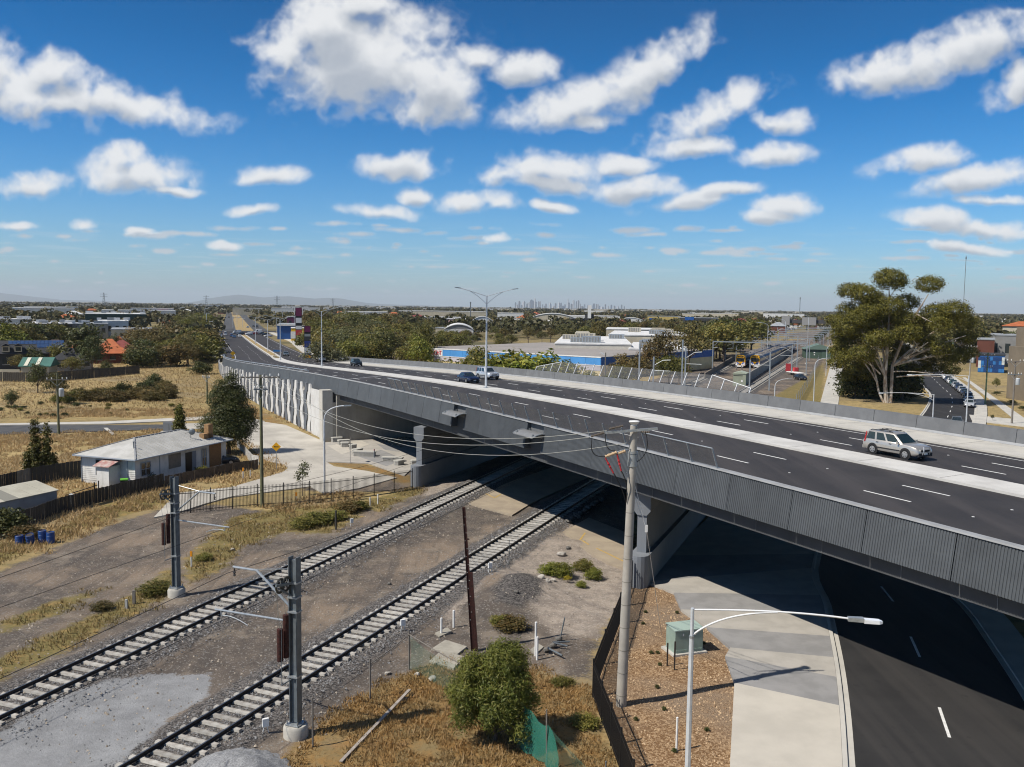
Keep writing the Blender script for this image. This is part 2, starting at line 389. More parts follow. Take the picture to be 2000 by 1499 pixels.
# ---------------------------------------------------------------- alignment of the overpass (s along it, off to the right, both in metres)
PB = np.array([22.871387, 51.151113, 10.118205, -0.517719, 0.001589, 0.000683, -0.000339, 0.000768, 0.001484, 0.001493, 0.001492, 1.525677, -3.409056, 0.690381])
_ss = np.arange(-70, 2600.1, 0.5)
_k = np.interp(_ss, np.arange(0, 241, 40.), PB[4:11]); _k[_ss > 240] = 0; _k[(_ss > 240) & (_ss < 290)] = -.00092; _k[(_ss > 545) & (_ss < 572)] = .0011
_th = PB[3] + np.concatenate([[0], np.cumsum((_k[1:] + _k[:-1]) * .25)]); _th -= np.interp(0, _ss, _th) - PB[3]
_X = np.concatenate([[0], np.cumsum((np.sin(_th[1:]) + np.sin(_th[:-1])) * .25)]); _X += PB[0] - np.interp(0, _ss, _X)
_Y = np.concatenate([[0], np.cumsum((np.cos(_th[1:]) + np.cos(_th[:-1])) * .25)]); _Y += PB[1] - np.interp(0, _ss, _Y)
def _zf(s):
    q = np.clip(s, -1e9, 240) / 100
    z = CAM_H - PB[2] + PB[11] * q + PB[12] * q ** 2 + PB[13] * q ** 3
    return np.where(s > 240, z * np.exp(-np.clip(s - 240, 0, 1e9) * .02), z) + 0.02
_Z = _zf(_ss)
def bp(s, off=0.0, dz=0.0):
    t = float(np.interp(s, _ss, _th))
    return Vector((float(np.interp(s, _ss, _X)) + off * math.cos(t), float(np.interp(s, _ss, _Y)) - off * math.sin(t), float(np.interp(s, _ss, _Z)) + dz))
def bth(s): return float(np.interp(s, _ss, _th))
def srange(s0, s1, ds):
    n = max(1, int(math.ceil((s1 - s0) / ds - 1e-6))); return [s0 + (s1 - s0) * i / n for i in range(n + 1)]
def sweep(mb, prof, s0, s1, ds=4.0, closed=True, offs=None):
    rings = [[bp(s, o + (offs(s) if offs else 0), z) for o, z in prof] for s in srange(s0, s1, ds)]
    return mb.loft(rings[::-1], closed, closed)

# ---------------------------------------------------------------- tracks as straight lines on the ground
TA = [(at(0, 1382, .4), at(1389, 731, .4)), (at(286, 1498, .4), at(1470, 755, .4))]
def tline(k):
    a, b = TA[k]; a = Vector((a.x, a.y, 0)); b = Vector((b.x, b.y, 0)); d = (b - a).normalized(); return a, d
def tpos(k, t, q=0.0, z=0.0):
    """t metres along track k from its survey start, q metres to the right"""
    a, d = tline(k); return a + d * t + Vector((d.y, -d.x, 0)) * q + Vector((0, 0, z))
TH2 = math.atan2(tline(1)[1].x, tline(1)[1].y)   # heading of the railway

# ---------------------------------------------------------------- ground
def lines(segs):
    o = []
    for (a, b, st) in segs: o += list(np.arange(a, b, st))
    return np.array(o)
gx = np.concatenate([-np.geomspace(60000, 130, 26), lines([(-120, -62, 3), (-62, 48, .5), (48, 121, 2.5)]), np.geomspace(130, 60000, 26)])
gy = np.concatenate([-np.geomspace(60000, 30, 16), lines([(-20, 22, 3), (22, 118, .5), (118, 330, 2.5)]), np.geomspace(335, 60000, 40)])
GX, GY = np.meshgrid(gx, gy)
def sdist(poly):
    """signed distance (positive inside) of all ground vertices to a polygon of (x, y)"""
    P_ = np.array(poly); d = np.full(GX.shape, 1e9); ins = np.zeros(GX.shape, bool)
    for i in range(len(P_)):
        a_, b_ = P_[i], P_[(i + 1) % len(P_)]; e_ = b_ - a_; L2 = max(e_ @ e_, 1e-9)
        t = np.clip(((GX - a_[0]) * e_[0] + (GY - a_[1]) * e_[1]) / L2, 0, 1)
        d = np.minimum(d, np.hypot(GX - a_[0] - t * e_[0], GY - a_[1] - t * e_[1]))
        c_ = ((a_[1] > GY) != (b_[1] > GY)) & (GX < (b_[0] - a_[0]) * (GY - a_[1]) / (b_[1] - a_[1] + 1e-12) + a_[0])
        ins ^= c_
    return np.where(ins, d, -d)
def zone(*polys, soft=1.0):
    m_ = np.full(GX.shape, -9.0)
    for p_ in polys: m_ = np.maximum(m_, sdist([(at(x, y).x, at(x, y).y) for x, y in p_]))
    return np.clip(.5 + m_ / (2 * soft), -1, 2)
qk = []
for k in (0, 1):
    a_, d_ = tline(k); qk.append((GX - a_.x) * d_.y - (GY - a_.y) * d_.x)
tk = (GX - tline(1)[0].x) * tline(1)[1].x + (GY - tline(1)[0].y) * tline(1)[1].y
nearY = (GY > -60)
z_dirt = zone([(-300, 1260), (0, 1118), (200, 1030), (330, 990), (430, 985), (560, 1005), (720, 985), (810, 950), (900, 910), (1100, 830), (1230, 840), (1236, 1130), (1170, 1240), (1150, 1330), (1050, 1310), (880, 1290), (700, 1370), (600, 1480), (500, 1700), (-300, 1700)], soft=.9)
far = np.clip(.5 + np.minimum(np.minimum(qk[1] + 26, 12.5 - qk[1]), np.minimum(GY - 85, 900 - GY)) / 2, -1, 2)
z_dirt = np.maximum(z_dirt, far)
z_grass = zone([(-100, 1330), (0, 1285), (120, 1230), (250, 1165), (335, 1105), (352, 1150), (330, 1167), (220, 1215), (100, 1285), (0, 1330), (-100, 1370)],
               [(360, 1095), (450, 1012), (560, 990), (720, 982), (700, 1010), (640, 1043), (560, 1040), (470, 1068), (440, 1110), (370, 1140)],
               [(-200, 1150), (0, 1062), (100, 1040), (200, 985), (320, 957), (322, 985), (200, 1020), (60, 1072), (0, 1102), (-200, 1190)],
               [(0, 1215), (120, 1170), (200, 1150), (120, 1200), (0, 1240)], [(690, 985), (810, 950), (830, 958), (740, 1000)], [(1440, 900), (1500, 780), (1580, 735), (1612, 700), (1604, 790), (1560, 900)], soft=.8)
z_oran = zone([(520, 1560), (560, 1470), (640, 1405), (730, 1345), (870, 1285), (1060, 1320), (1150, 1345), (1168, 1400), (1230, 1560)],
              
              [(430, 750), (560, 831), (517, 826), (470, 800)], [(637, 903), (700, 903), (805, 930), (805, 950), (717, 922)], soft=.8)
z_pale = zone([(985, 1050), (1080, 1005), (1232, 1080), (1222, 1190), (1150, 1250), (1080, 1240), (1010, 1165), (945, 1120)], [(860, 905), (960, 870), (900, 960), (820, 970)], [(850, 1190), (930, 1120), (950, 1140), (870, 1230)], soft=1.0)
z_lgr = zone([(-120, 1500), (0, 1442), (110, 1375), (200, 1340), (290, 1320), (340, 1319), (412, 1318), (413, 1345), (405, 1370), (350, 1392), (300, 1440), (235, 1505), (180, 1600), (-200, 1650)], soft=.35)
z_mul = zone([(1234, 1135), (1262, 1135), (1360, 1160), (1400, 1200), (1470, 1281), (1470, 1340), (1450, 1499), (1450, 1640), (1260, 1560), (1160, 1370), (1157, 1300)], soft=.25)
z_bal = np.full(GX.shape, -1.0)
for k in (0, 1): z_bal = np.maximum(z_bal, np.clip(.5 + (2.35 - np.abs(qk[k])) / 1.2, -1, 2))
z_bal = np.maximum(np.where(GY > 650, -1, z_bal), zone([(960, 1165), (985, 1140), (1030, 1135), (1062, 1150), (1060, 1175), (1010, 1195), (965, 1190)], soft=.8))
z_field = zone([(-400, 760), (0, 735), (300, 690), (395, 680), (400, 700), (360, 720), (220, 765), (0, 805), (-400, 850)], [(-300, 860), (0, 850), (150, 848), (190, 880), (100, 900), (-300, 960)], soft=3)
# relief: ballast shoulders, mounds and general unevenness
def fb(x, y, sc, oc, sd_): return fbm2(x, y, sc, oc, sd_) - .5
sm = lambda x: (lambda q: q * q * (3 - 2 * q))(np.clip(x, 0, 1))
GZ = fb(GX, GY, .22, 4, 5) * .22 * (np.hypot(GX, GY) < 400) + fb(GX, GY, 1.4, 3, 8) * .10 * (np.hypot(GX, GY) < 150)
flat = zone([(300, 1012), (347, 960), (395, 800), (640, 800), (830, 840), (1000, 800), (830, 960), (640, 990)], [(1234, 1140), (1303, 1150), (1433, 1250), (1421, 1640), (2300, 1700), (2300, 900), (1300, 1000)], [(-300, 870), (-300, 800), (500, 790), (500, 860)], [(1250, 830), (1780, 640), (1990, 640), (1990, 1000)], soft=1.5)
GZ = GZ * (1 - .9 * np.clip(flat, 0, 1)) - .05 * np.clip(flat, 0, 1)
for k in (0, 1):
    w_ = sm((3.1 - np.abs(qk[k])) / 1.5); GZ = GZ * (1 - w_) + w_ * (.24 + fb(GX, GY, 3.0, 2, 12) * .08)
for (cx, cy, r_, h_) in [(1010, 1150, 3.2, .8), (970, 1185, 2.5, .5), (1100, 1065, 2.5, .35)]:
    c_ = at(cx, cy); GZ += h_ * np.exp(-((GX - c_.x) ** 2 + (GY - c_.y) ** 2) / (r_ * r_ * .6))
# approach embankment where the overpass comes down to the ground
si = np.arange(196, 560, 4.0)
for s_ in si:
    c_ = bp(s_, 4); t_ = bth(s_)
    la = (GX - c_.x) * math.sin(t_) + (GY - c_.y) * math.cos(t_); lo_ = (GX - c_.x) * math.cos(t_) - (GY - c_.y) * math.sin(t_)
    wl = sm(1.6 - np.abs(la) / 5.0) * (sm((34 - np.abs(lo_)) / 15.0) if s_ > 246 else sm((lo_ - 14) / 3.0) * sm((34 - lo_) / 15.0))
    GZ = np.maximum(GZ, wl * (c_.z - .12) + (1 - wl) * GZ)
GZ = np.where(np.hypot(GX, GY) > 900, GZ - .3, GZ)
nv = GX.size; W_ = GX.shape[1]
me = bpy.data.meshes.new('ground')
ii = np.arange(nv).reshape(GX.shape)
quads = np.stack([ii[:-1, :-1], ii[:-1, 1:], ii[1:, 1:], ii[1:, :-1]], -1).reshape(-1, 4)
me.vertices.add(nv); me.vertices.foreach_set('co', np.stack([GX, GY, GZ], -1).ravel())
me.loops.add(quads.size); me.loops.foreach_set('vertex_index', quads.ravel().astype(np.int32))
me.polygons.add(len(quads)); me.polygons.foreach_set('loop_start', np.arange(0, quads.size, 4, dtype=np.int32))
me.polygons.foreach_set('use_smooth', np.ones(len(quads), bool))
me.update(calc_edges=True)
for nm, z_ in dict(dirt=z_dirt, grass=z_grass, oran=z_oran, pale=z_pale, lgr=z_lgr, mul=z_mul, bal=z_bal, field=z_field, sub=np.clip((np.hypot(GX, GY) - 300) / 60, 0, 1) * (1 - np.clip(far, 0, 1))).items():
    at_ = me.attributes.new(nm, 'FLOAT', 'POINT'); at_.data.foreach_set('value', z_.ravel().astype(np.float32))
def ground_z(x, y):
    i = int(np.clip(np.searchsorted(gx, x) - 1, 0, len(gx) - 2)); j = int(np.clip(np.searchsorted(gy, y) - 1, 0, len(gy) - 2))
    fx = (x - gx[i]) / (gx[i + 1] - gx[i]); fy = (y - gy[j]) / (gy[j + 1] - gy[j])
    return float((GZ[j, i] * (1 - fx) + GZ[j, i + 1] * fx) * (1 - fy) + (GZ[j + 1, i] * (1 - fx) + GZ[j + 1, i + 1] * fx) * fy)
def zone_at(Z_, x, y):
    i = int(np.clip(np.searchsorted(gx, x) - 1, 0, len(gx) - 2)); j = int(np.clip(np.searchsorted(gy, y) - 1, 0, len(gy) - 2)); return float(Z_[j, i])
gm = bpy.data.materials.new('ground_cover'); gm.use_nodes = True; g = Nd(gm.node_tree); b = gm.node_tree.nodes['Principled BSDF']
co = g.node('ShaderNodeTexCoord').outputs['Object']
A = lambda n_: g.node('ShaderNodeAttribute', attribute_name=n_).outputs['Fac']
N1, N2, N3 = g.noise(co, .11, 5, .6), g.noise(co, .9, 6, .65), g.noise(co, 7.0, 5, .7)
N4 = g.noise(co, 26.0, 3, .6)
vo = g.node('ShaderNodeTexVoronoi'); g.put(vo.inputs['Vector'], co); vo.inputs['Scale'].default_value = 13.0
peb = g.sep(vo.outputs['Color'])[0]
nmix = g.m('ADD', g.m('MULTIPLY', g.m('SUBTRACT', N2, .5), 2.2), g.m('MULTIPLY', g.m('SUBTRACT', N3, .5), 1.5))
def msk(n_, amp=1.0, sharp=.22): return g.smooth(g.m('ADD', A(n_), g.m('MULTIPLY', nmix, amp)), .5 - sharp, .5 + sharp)
dry = g.mix(g.smooth(N1, .35, .65), (.400, .295, .135), (.300, .225, .105))
dry = g.mix(g.smooth(N2, .42, .68), dry, (.20, .165, .075))
dry = g.mix(g.m('MULTIPLY', g.smooth(N3, .45, .75), .55), dry, (.40, .30, .14))
dry = g.mix(g.m('MULTIPLY', A('field'), g.smooth(N2, .25, .6, .55, .1)), dry, (.46, .345, .165))
dirt = g.mix(g.smooth(N2, .35, .68), (.150, .124, .102), (.092, .078, .067))
dirt = g.mix(g.smooth(N1, .45, .62), dirt, (.245, .19, .14))
mpT = g.node('ShaderNodeMapping'); mpT.inputs['Rotation'].default_value = (0, 0, TH2); mpT.inputs['Scale'].default_value = (.55, .05, 1); g.put(mpT.inputs['Vector'], co)
dirt = g.mix(g.m('MULTIPLY', g.smooth(g.noise(mpT.outputs[0], 1.6, 5, .65), .45, .62), .6), dirt, (.085, .074, .066))
dirt = g.mix(g.m('MULTIPLY', g.smooth(g.noise(co, .33, 5, .7), .52, .66), .65), dirt, (.27, .225, .175))
dirt = g.mix(g.m('MULTIPLY', g.smooth(peb, .80, .97), .55), dirt, (.30, .285, .26))
dirt = g.mix(g.m('MULTIPLY', g.smooth(N4, .5, .7), .55), dirt, (.055, .05, .047))
grs = g.mix(g.smooth(N3, .38, .62), (.235, .175, .065), (.150, .135, .048))
grs = g.mix(g.smooth(N2, .5, .7), grs, (.33, .225, .085))
ora = g.mix(g.smooth(N2, .35, .62), (.285, .165, .058), (.235, .175, .085))
ora = g.mix(g.smooth(N3, .5, .72), ora, (.125, .085, .035))
ora = g.mix(g.smooth(N1, .56, .68), ora, (.23, .185, .14))
pal = g.mix(g.smooth(N2, .35, .65), (.36, .305, .25), (.225, .19, .16))
pal = g.mix(g.m('MULTIPLY', g.smooth(peb, .75, .95), .5), pal, (.46, .42, .37))
lgr = g.mix(g.smooth(N2, .3, .7), (.30, .305, .31), (.225, .228, .232))
lgr = g.mix(g.m('MULTIPLY', g.smooth(N4, .5, .75), .6), lgr, (.13, .132, .135))
mul = g.mix(g.smooth(peb, .2, .9), (.185, .105, .05), (.40, .27, .155))
mul = g.mix(g.smooth(N1, .4, .65), mul, g.mix(g.smooth(N4, .35, .65), (.33, .245, .17), (.16, .12, .085)))
mul = g.mix(g.m('MULTIPLY', g.smooth(N4, .52, .7), .6), mul, (.07, .05, .035))
bal = g.mix(g.smooth(peb, .1, .95), (.045, .042, .041), (.175, .160, .148))
bal = g.mix(g.m('MULTIPLY', g.smooth(N2, .52, .75), .5), bal, (.10, .085, .072))
dry = g.mix(g.m('MULTIPLY', A('sub'), g.smooth(g.noise(co, .02, 4, .6), .35, .6, .9, .35)), dry, (.085, .085, .045))
N0 = g.noise(co, .035, 5, .65)
dry = g.mix(g.m('MULTIPLY', g.smooth(N0, .50, .62), .5), dry, g.mix(N3, (.16, .13, .085), (.24, .20, .145)))
c = g.mix(msk('dirt', .55), dry, dirt)
c = g.mix(msk('pale', .6), c, pal)
c = g.mix(g.m('MULTIPLY', msk('grass', .7), .9), c, grs)
c = g.mix(msk('oran', .55), c, ora)
c = g.mix(msk('mul', .06, .12), c, mul)
c = g.mix(msk('bal', .35), c, bal)
c = g.mix(msk('lgr', .85, .2), c, lgr)
g.put(b.inputs['Base Color'], c); b.inputs['Roughness'].default_value = .95; b.inputs['Specular IOR Level'].default_value = .15
bn = g.node('ShaderNodeBump'); bn.inputs['Strength'].default_value = .9; bn.inputs['Distance'].default_value = .07
hh = g.m('ADD', g.m('MULTIPLY', g.m('ADD', N3, g.m('MULTIPLY', N4, .6)), .6), g.m('MULTIPLY', peb, .5))
g.put(bn.inputs['Height'], hh); g.put(b.inputs['Normal'], bn.outputs[0])
me.materials.append(gm)
ground = link_mesh('ground', me); ground['kind'] = 'structure'

def slab(name, pts, z0, z1, m_, parent=None, kind='structure'):
    """a laid surface with its own thickness; pts are ground points"""
    mb = MB(); mb.prism([(p.x, p.y) for p in pts], z0, z1)
    o = mb.build(name, m_, parent)
    bm = bmesh.new(); bm.from_mesh(o.data); bmesh.ops.triangulate(bm, faces=[f for f in bm.faces if len(f.verts) > 4]); bm.to_mesh(o.data); bm.free()
    if parent is None and kind: o['kind'] = kind
    return o
def pslab(name, px, z0, z1, m_, **kw): return slab(name, [at(x, y) for x, y in px], z0, z1, m_, **kw)
def ribbon(name, L_, R_, z, m_, parent=None, th=.12):
    """strip between two polylines given as lists of points (same length)"""
    mb = MB(); rings = [[Vector((r_.x, r_.y, z - th)), Vector((r_.x, r_.y, z)), Vector((l_.x, l_.y, z)), Vector((l_.x, l_.y, z - th))] for l_, r_ in zip(L_, R_)]
    mb.loft(rings)
    o = mb.build(name, m_, parent, fix=True)
    if parent is None: o['kind'] = 'structure'
    return o
def spline(pts, n):
    """Catmull-Rom through points, n samples per span"""
    P_ = [pts[0] * 2 - pts[1]] + list(pts) + [pts[-1] * 2 - pts[-2]]; o = []
    for i in range(1, len(P_) - 2):
        for j in range(n):
            t = j / n; a_, b_, c_, d_ = P_[i - 1], P_[i], P_[i + 1], P_[i + 2]
            o.append(.5 * ((2 * b_) + (c_ - a_) * t + (2 * a_ - 5 * b_ + 4 * c_ - d_) * t * t + (3 * b_ - a_ - 3 * c_ + d_) * t ** 3))
    o.append(Vector(pts[-1])); return o
def side(pl, d):
    """polyline moved d metres to its right"""
    o = []
    for i, p in enumerate(pl):
        t = (pl[min(i + 1, len(pl) - 1)] - pl[max(i - 1, 0)]); t.z = 0; t.normalize(); o.append(p + Vector((t.y, -t.x, 0)) * d)
    return o

# lower road that passes under the overpass and becomes the street with parked cars
L_ = spline([at(1664, 1640), at(1656, 1499), at(1648, 1385), at(1636, 1290), at(1615, 1185), at(1596, 1086), Vector((38, 96, 0)), Vector((57, 128, 0)), at(1817, 780), at(1795, 745), pol(1757, 420), pol(1722, 900)], 5)
R_ = side(L_, 8.3)
def trafficked(name, c1, c2, c3, ang):
    # asphalt with wheel-polished strips running along the road, oil drips and patches
    m_ = mat(name, c1, c2, sc=.35, rough=.8, bump=.3, bsc=60, lo=.3, hi=.7); g = Nd(m_.node_tree); b_ = m_.node_tree.nodes['Principled BSDF']; c = b_.inputs['Base Color'].links[0].from_socket
    mp = g.node('ShaderNodeMapping'); mp.inputs['Rotation'].default_value = (0, 0, ang); mp.inputs['Scale'].default_value = (.75, .012, 1); g.put(mp.inputs['Vector'], g.node('ShaderNodeTexCoord').outputs['Object'])
    c = g.mix(g.m('MULTIPLY', g.smooth(g.noise(mp.outputs[0], 1.0, 4, .6), .42, .66), .75), c, c3); co = g.node('ShaderNodeTexCoord').outputs['Object']
    c = g.mix(g.m('MULTIPLY', g.smooth(g.noise(co, 1.7, 3, .5), .62, .72), .35), c, tuple(q * .55 for q in c1)); g.put(b_.inputs['Base Color'], c); return m_
M_lowa = trafficked('lower_road_asphalt', (.018, .0175, .018), (.027, .026, .0255), (.040, .037, .035), R(-17)); M_deck = trafficked('deck_asphalt', (.027, .025, .026), (.037, .034, .034), (.054, .048, .047), R(-28))
road_low = ribbon('lower_road', L_, R_, .03, M_lowa)
kerb = ribbon('kerb', side(L_, -.2), side(L_, -.005), .15, M_conc, th=.3)
gut = ribbon('gutter', side(L_, .0), side(L_, .28), .045, M_conc, th=.2)
kerb2 = ribbon('kerb', side(R_, .005), side(R_, .2), .15, M_conc, th=.3)
gut2 = ribbon('gutter', side(R_, -.28), side(R_, .0), .045, M_conc, th=.2)
foot_r = ribbon('footpath', side(R_, .21), side(R_, 4.2)[:16] + side(R_, 1.8)[16:], .14, M_conc, th=.3)
C_ = side(L_, 4.15)
cum = 0.0; nxt = 1.5; dash_me = MB().box((0, 0, .004), (.13, 3.0, .008)).mesh('lane_dash', M_paint)
a0 = at(1797, 1390); a1 = at(1815, 1453)
def lane_dash(p, th, road, z=0.0, sl=0.0):
    o = link_mesh('lane_dash', dash_me, road, p); o.rotation_euler = (sl, 0, -th); o.location.z += z; return o
for i in range(len(C_) - 1):
    seg = (C_[i + 1] - C_[i]); Ls = seg.length
    while nxt < cum + Ls and nxt < 330:
        t = (nxt - cum) / Ls; lane_dash(C_[i] + seg * t, math.atan2(seg.x, seg.y), road_low, .034); nxt += 9.2
    cum += Ls
# pavement bands between the mulch bed and the kerb
KL = side(L_, -.21)
def kx(z): return min(KL[:28], key=lambda p: abs(p.y - z))
bands = [((1418, 1640), None), ((1434, 1339), 1376), ((1416, 1287), 1322), ((1426, 1270), 1280), ((1380, 1230), 1243), ((1330, 1195), 1203), ((1316, 1162), 1160), ((1262, 1140), 1120)]
M_pavl = mat('pale_pavement', (.50, .465, .40), (.43, .40, .345), sc=.5, rough=.85, bump=.1, bsc=40, lo=.3, hi=.7)
M_pavm = mat('buff_pavement', (.40, .375, .335), (.34, .32, .285), sc=.8, rough=.85, bump=.2, bsc=60)
M_pavd = mat('grey_pavement', (.27, .265, .26), (.22, .217, .213), sc=.8, rough=.88, bump=.25, bsc=70)
def pt_on(y): return at(1600, y)
prev = (at(1418, 1640), KL[0]); cols = [M_pavl, M_pavd, M_pavm, M_pavd, M_pavm, M_pavd, M_pavm, M_pavd, M_pavm]
pave = None
ends = [(at(*q), kx(at(1615, yr).y)) for q, yr in bands[1:]]
ends += [(at(1262, 1138) + Vector((2.2, 6, 0)), kx(at(1262, 1138).y + 8)), (Vector((16.5, 74, 0)), kx(82)), (Vector((26, 96, 0)), kx(104))]
for i, (l_, r_) in enumerate(ends):
    mid = [p for p in KL[:34] if min(prev[1].y, r_.y) < p.y < max(prev[1].y, r_.y)]
    poly = [prev[0], prev[1]] + mid + [r_, l_]
    o = slab('pavement', poly, -.2, .14 - .002 * (i % 2), cols[i % len(cols)])
    prev = (l_, r_)

# concrete driveway, plaza, side street and paths on the house side
drive = pslab('driveway', [(325, 829), (395, 827), (480, 822), (517, 825), (558, 831), (634, 864), (637, 903), (653, 912), (717, 921), (775, 934), (700, 955), (634, 966), (607, 951), (570, 956), (538, 960), (450, 972), (400, 985), (345, 1003), (300, 1012), (345, 964), (450, 953), (509, 936), (554, 922), (562, 916), (557, 909), (517, 899), (466, 855), (395, 838), (325, 840)], -.2, .05, M_drive)
c0 = at(634.6, 863.5)
def abut(d, q): return c0 + Vector((math.cos(bth(62)), -math.sin(bth(62)), 0)) * d + Vector((math.sin(bth(62)), math.cos(bth(62)), 0)) * q
plaza = slab('plaza_paving', [at(634.6, 865), abut(14, 0), abut(33, 0), abut(33, -22), at(860, 893), at(821, 905), at(806, 915), at(790, 930), at(720, 906), at(637, 903)], -.2, .06, M_pavm)
for i, q in enumerate([[(640, 872), (706, 862), (722, 869), (668, 889)], [(700, 893), (745, 880), (790, 899), (755, 912)], [(735, 868), (765, 873), (782, 884), (752, 880)]]):
    pslab('paving_inlay', q, .05, .066, M_pavd if i else M_pavl, kind='structure')
street = pslab('side_street', [(-500, 832), (0, 832), (325, 830), (325, 839), (200, 843), (0, 849.5), (-500, 862)], -.2, .04, M_asphold)
path_l = pslab('footpath', [(-500, 829), (0, 828.5), (207, 824.5), (395, 815), (470, 813), (517, 824), (480, 821.5), (395, 821), (207, 829), (0, 831.5), (-500, 831.5)], -.2, .09, M_conc)
path_far = pslab('footpath', [(1602, 788), (1637, 791), (1649, 706), (1624, 707)], -.2, .05, M_conc)
path_far2 = pslab('footpath', [(1886, 738), (1880, 738), (2080, 900), (2120, 900)], -.1, .06, M_conc)
path_far3 = pslab('footpath', [(1893, 811), (2090, 830), (2090, 845), (1898, 822)], -.1, .07, M_conc)

# ---------------------------------------------------------------- railway tracks: rails, sleepers
slp = MB(); slp.add([(-.115, -1.27, 0), (.115, -1.27, 0), (.115, 1.27, 0), (-.115, 1.27, 0), (-.09, -1.25, .10), (.09, -1.25, .10), (.09, 1.25, .10), (-.09, 1.25, .10)], [(3, 2, 1, 0), (4, 5, 6, 7), (0, 1, 5, 4), (1, 2, 6, 5), (2, 3, 7, 6), (3, 0, 4, 7)])
slp.cur = 0
slp_me = slp.mesh('sleeper', M_sleep)
def rail_part(k, q, t0, t1, parent, z=.33):
    mb = MB(); a_ = tpos(k, t0, q, z); b_ = tpos(k, t1, q, z); n_ = Vector((tline(k)[1].y, -tline(k)[1].x, 0))
    prof = [(-.075, 0), (.075, 0), (.075, .02), (.018, .04), (.018, .115), (.036, .125), (.036, .16), (-.036, .16), (-.036, .125), (-.018, .115), (-.018, .04), (-.075, .02)]
    mb.loft([[p + n_ * x + Vector((0, 0, z_)) for x, z_ in prof] for p in (b_, a_)])
    mb.add([a_ + n_ * -.034 + Vector((0, 0, .163)), a_ + n_ * .034 + Vector((0, 0, .163)), b_ + n_ * .034 + Vector((0, 0, .163)), b_ + n_ * -.034 + Vector((0, 0, .163))], [(0, 1, 2, 3)]); mb.mi[-1] = 1
    return mb.build('rail', [M_rail, M_rail if q == 99 else M_railtop], parent, world=True)
tr_lab = ['railway track beside the palisade fence with pale concrete sleepers, farther from the camera', 'railway track in the middle of the yard that passes the brown steel post']
for k in (0, 1):
    root = thing('railway_track', tr_lab[k], 'railway track', tpos(k, 30), 0, 'railway tracks through the yard')
    for q in (-.835, .835): rail_part(k, q, -25, 620, root)
    step = .685; n_near = 190 if k == 0 else 165
    far_mb = MB()
    for i in range(int(500 / step)):
        t = -18 + i * step
        if i < n_near:
            o = link_mesh('sleeper', slp_me, root, tpos(k, t, RNG.uniform(-.03, .03), .255 + RNG.uniform(-.012, .008)) - root.location, -math.atan2(tline(k)[1].x, tline(k)[1].y) + math.pi / 2 + RNG.uniform(-.02, .02))
        elif t < 330:
            a_ = tpos(k, t, 0, .29); far_mb.box(a_, (.2, 2.5, .1), -math.atan2(tline(k)[1].x, tline(k)[1].y) + math.pi / 2)
    o = far_mb.build('sleepers_beyond', M_sleep, root, world=True); o['kind'] = 'stuff'

# ---------------------------------------------------------------- the overpass
S_AB, S_END, S_FAR = 79.0, -48.0, 246.0
br = thing('overpass_bridge', 'wide road overpass with charcoal ribbed fascia panels crossing the railway', 'bridge', (bp(20).x, bp(20).y, 0))
mb = MB(); sweep(mb, [(-10.35, -.07), (-10.35, -1.85), (-9.0, -1.85), (-8.9, -1.3), (-7.4, -1.3), (-7.3, -1.85), (-5.9, -1.85), (-5.8, -1.3), (-3, -1.3), (-2.9, -1.85), (-1.5, -1.85), (-1.4, -1.3), (2, -1.3), (2.1, -1.85), (3.6, -1.85), (3.7, -1.3), (8, -1.3), (8.1, -1.85), (9.5, -1.85), (9.6, -1.3), (14, -1.3), (14.1, -1.85), (15.5, -1.85), (15.6, -1.3), (19.2, -1.3), (19.3, -1.85), (20.8, -1.85), (20.8, -.07)], S_END, S_AB + 1)
mb.build('deck', M_girder, br, world=True, fix=True)
# fill of the approach, held by the patterned wall
mb = MB(); rings = []
for s in srange(S_AB - .4, 250, 4):
    rings.append([bp(s, o, dz) if dz is not None else Vector((bp(s, o).x, bp(s, o).y, -.6)) for o, dz in [(-10.8, -.07), (-10.8, None), (20.9, None), (20.9, -.07)]])
mb.loft(rings); mb.build('approach_fill', M_conwall, br, world=True, fix=True)
# fascia panels of the near side, ribbed; smooth along the approach
def fascia(s0, s1, ribs):
    mb = MB(); g_ = .05
    outer = []
    if ribs:
        n = max(6, int((s1 - s0) / .135)); w = (s1 - s0 - g_) / n
        for i in range(n):
            a_ = s0 + g_ / 2 + i * w
            outer += [(a_, 0), (a_ + w * .3, 0), (a_ + w * .42, .03), (a_ + w * .88, .03)]
        outer.append((s1 - g_ / 2, 0))
    else: outer = [(s0 + g_ / 2 + (s1 - s0 - g_) * i / 2, .05) for i in range(3)]
    T = [bp(s, -10.62 - d, 1.04) for s, d in outer]; B_ = [bp(s, -10.95 - d, -1.0) for s, d in outer]
    Ti = [bp(s, -10.36, 1.04) for s, d in outer]; Bi = [bp(s, -10.4, -1.0) for s, d in outer]
    mb.loft([T, B_, Bi, Ti, T], closed=False, caps=False)
    mb.quad(T[0], Ti[0], Bi[0], B_[0]); mb.quad(T[-1], B_[-1], Bi[-1], Ti[-1])
    return mb.build('fascia_panel', M_panel, br, world=True)
js = [2.9 - 4.4 * i for i in range(1, 12)][::-1] + [2.9 + 4.4 * i for i in range(0, 9)]
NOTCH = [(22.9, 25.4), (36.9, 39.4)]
for a_, b_ in zip(js[:-1], js[1:]): 
    cuts = [a_] + [c for n_ in NOTCH for c in n_ if a_ < c < b_] + [b_]
    for p_, q_ in zip(cuts[:-1], cuts[1:]):
        if any(n_[0] - .01 <= p_ and q_ <= n_[1] + .01 for n_ in NOTCH): continue
        fascia(p_, q_, True)
s = js[-1]
first = True
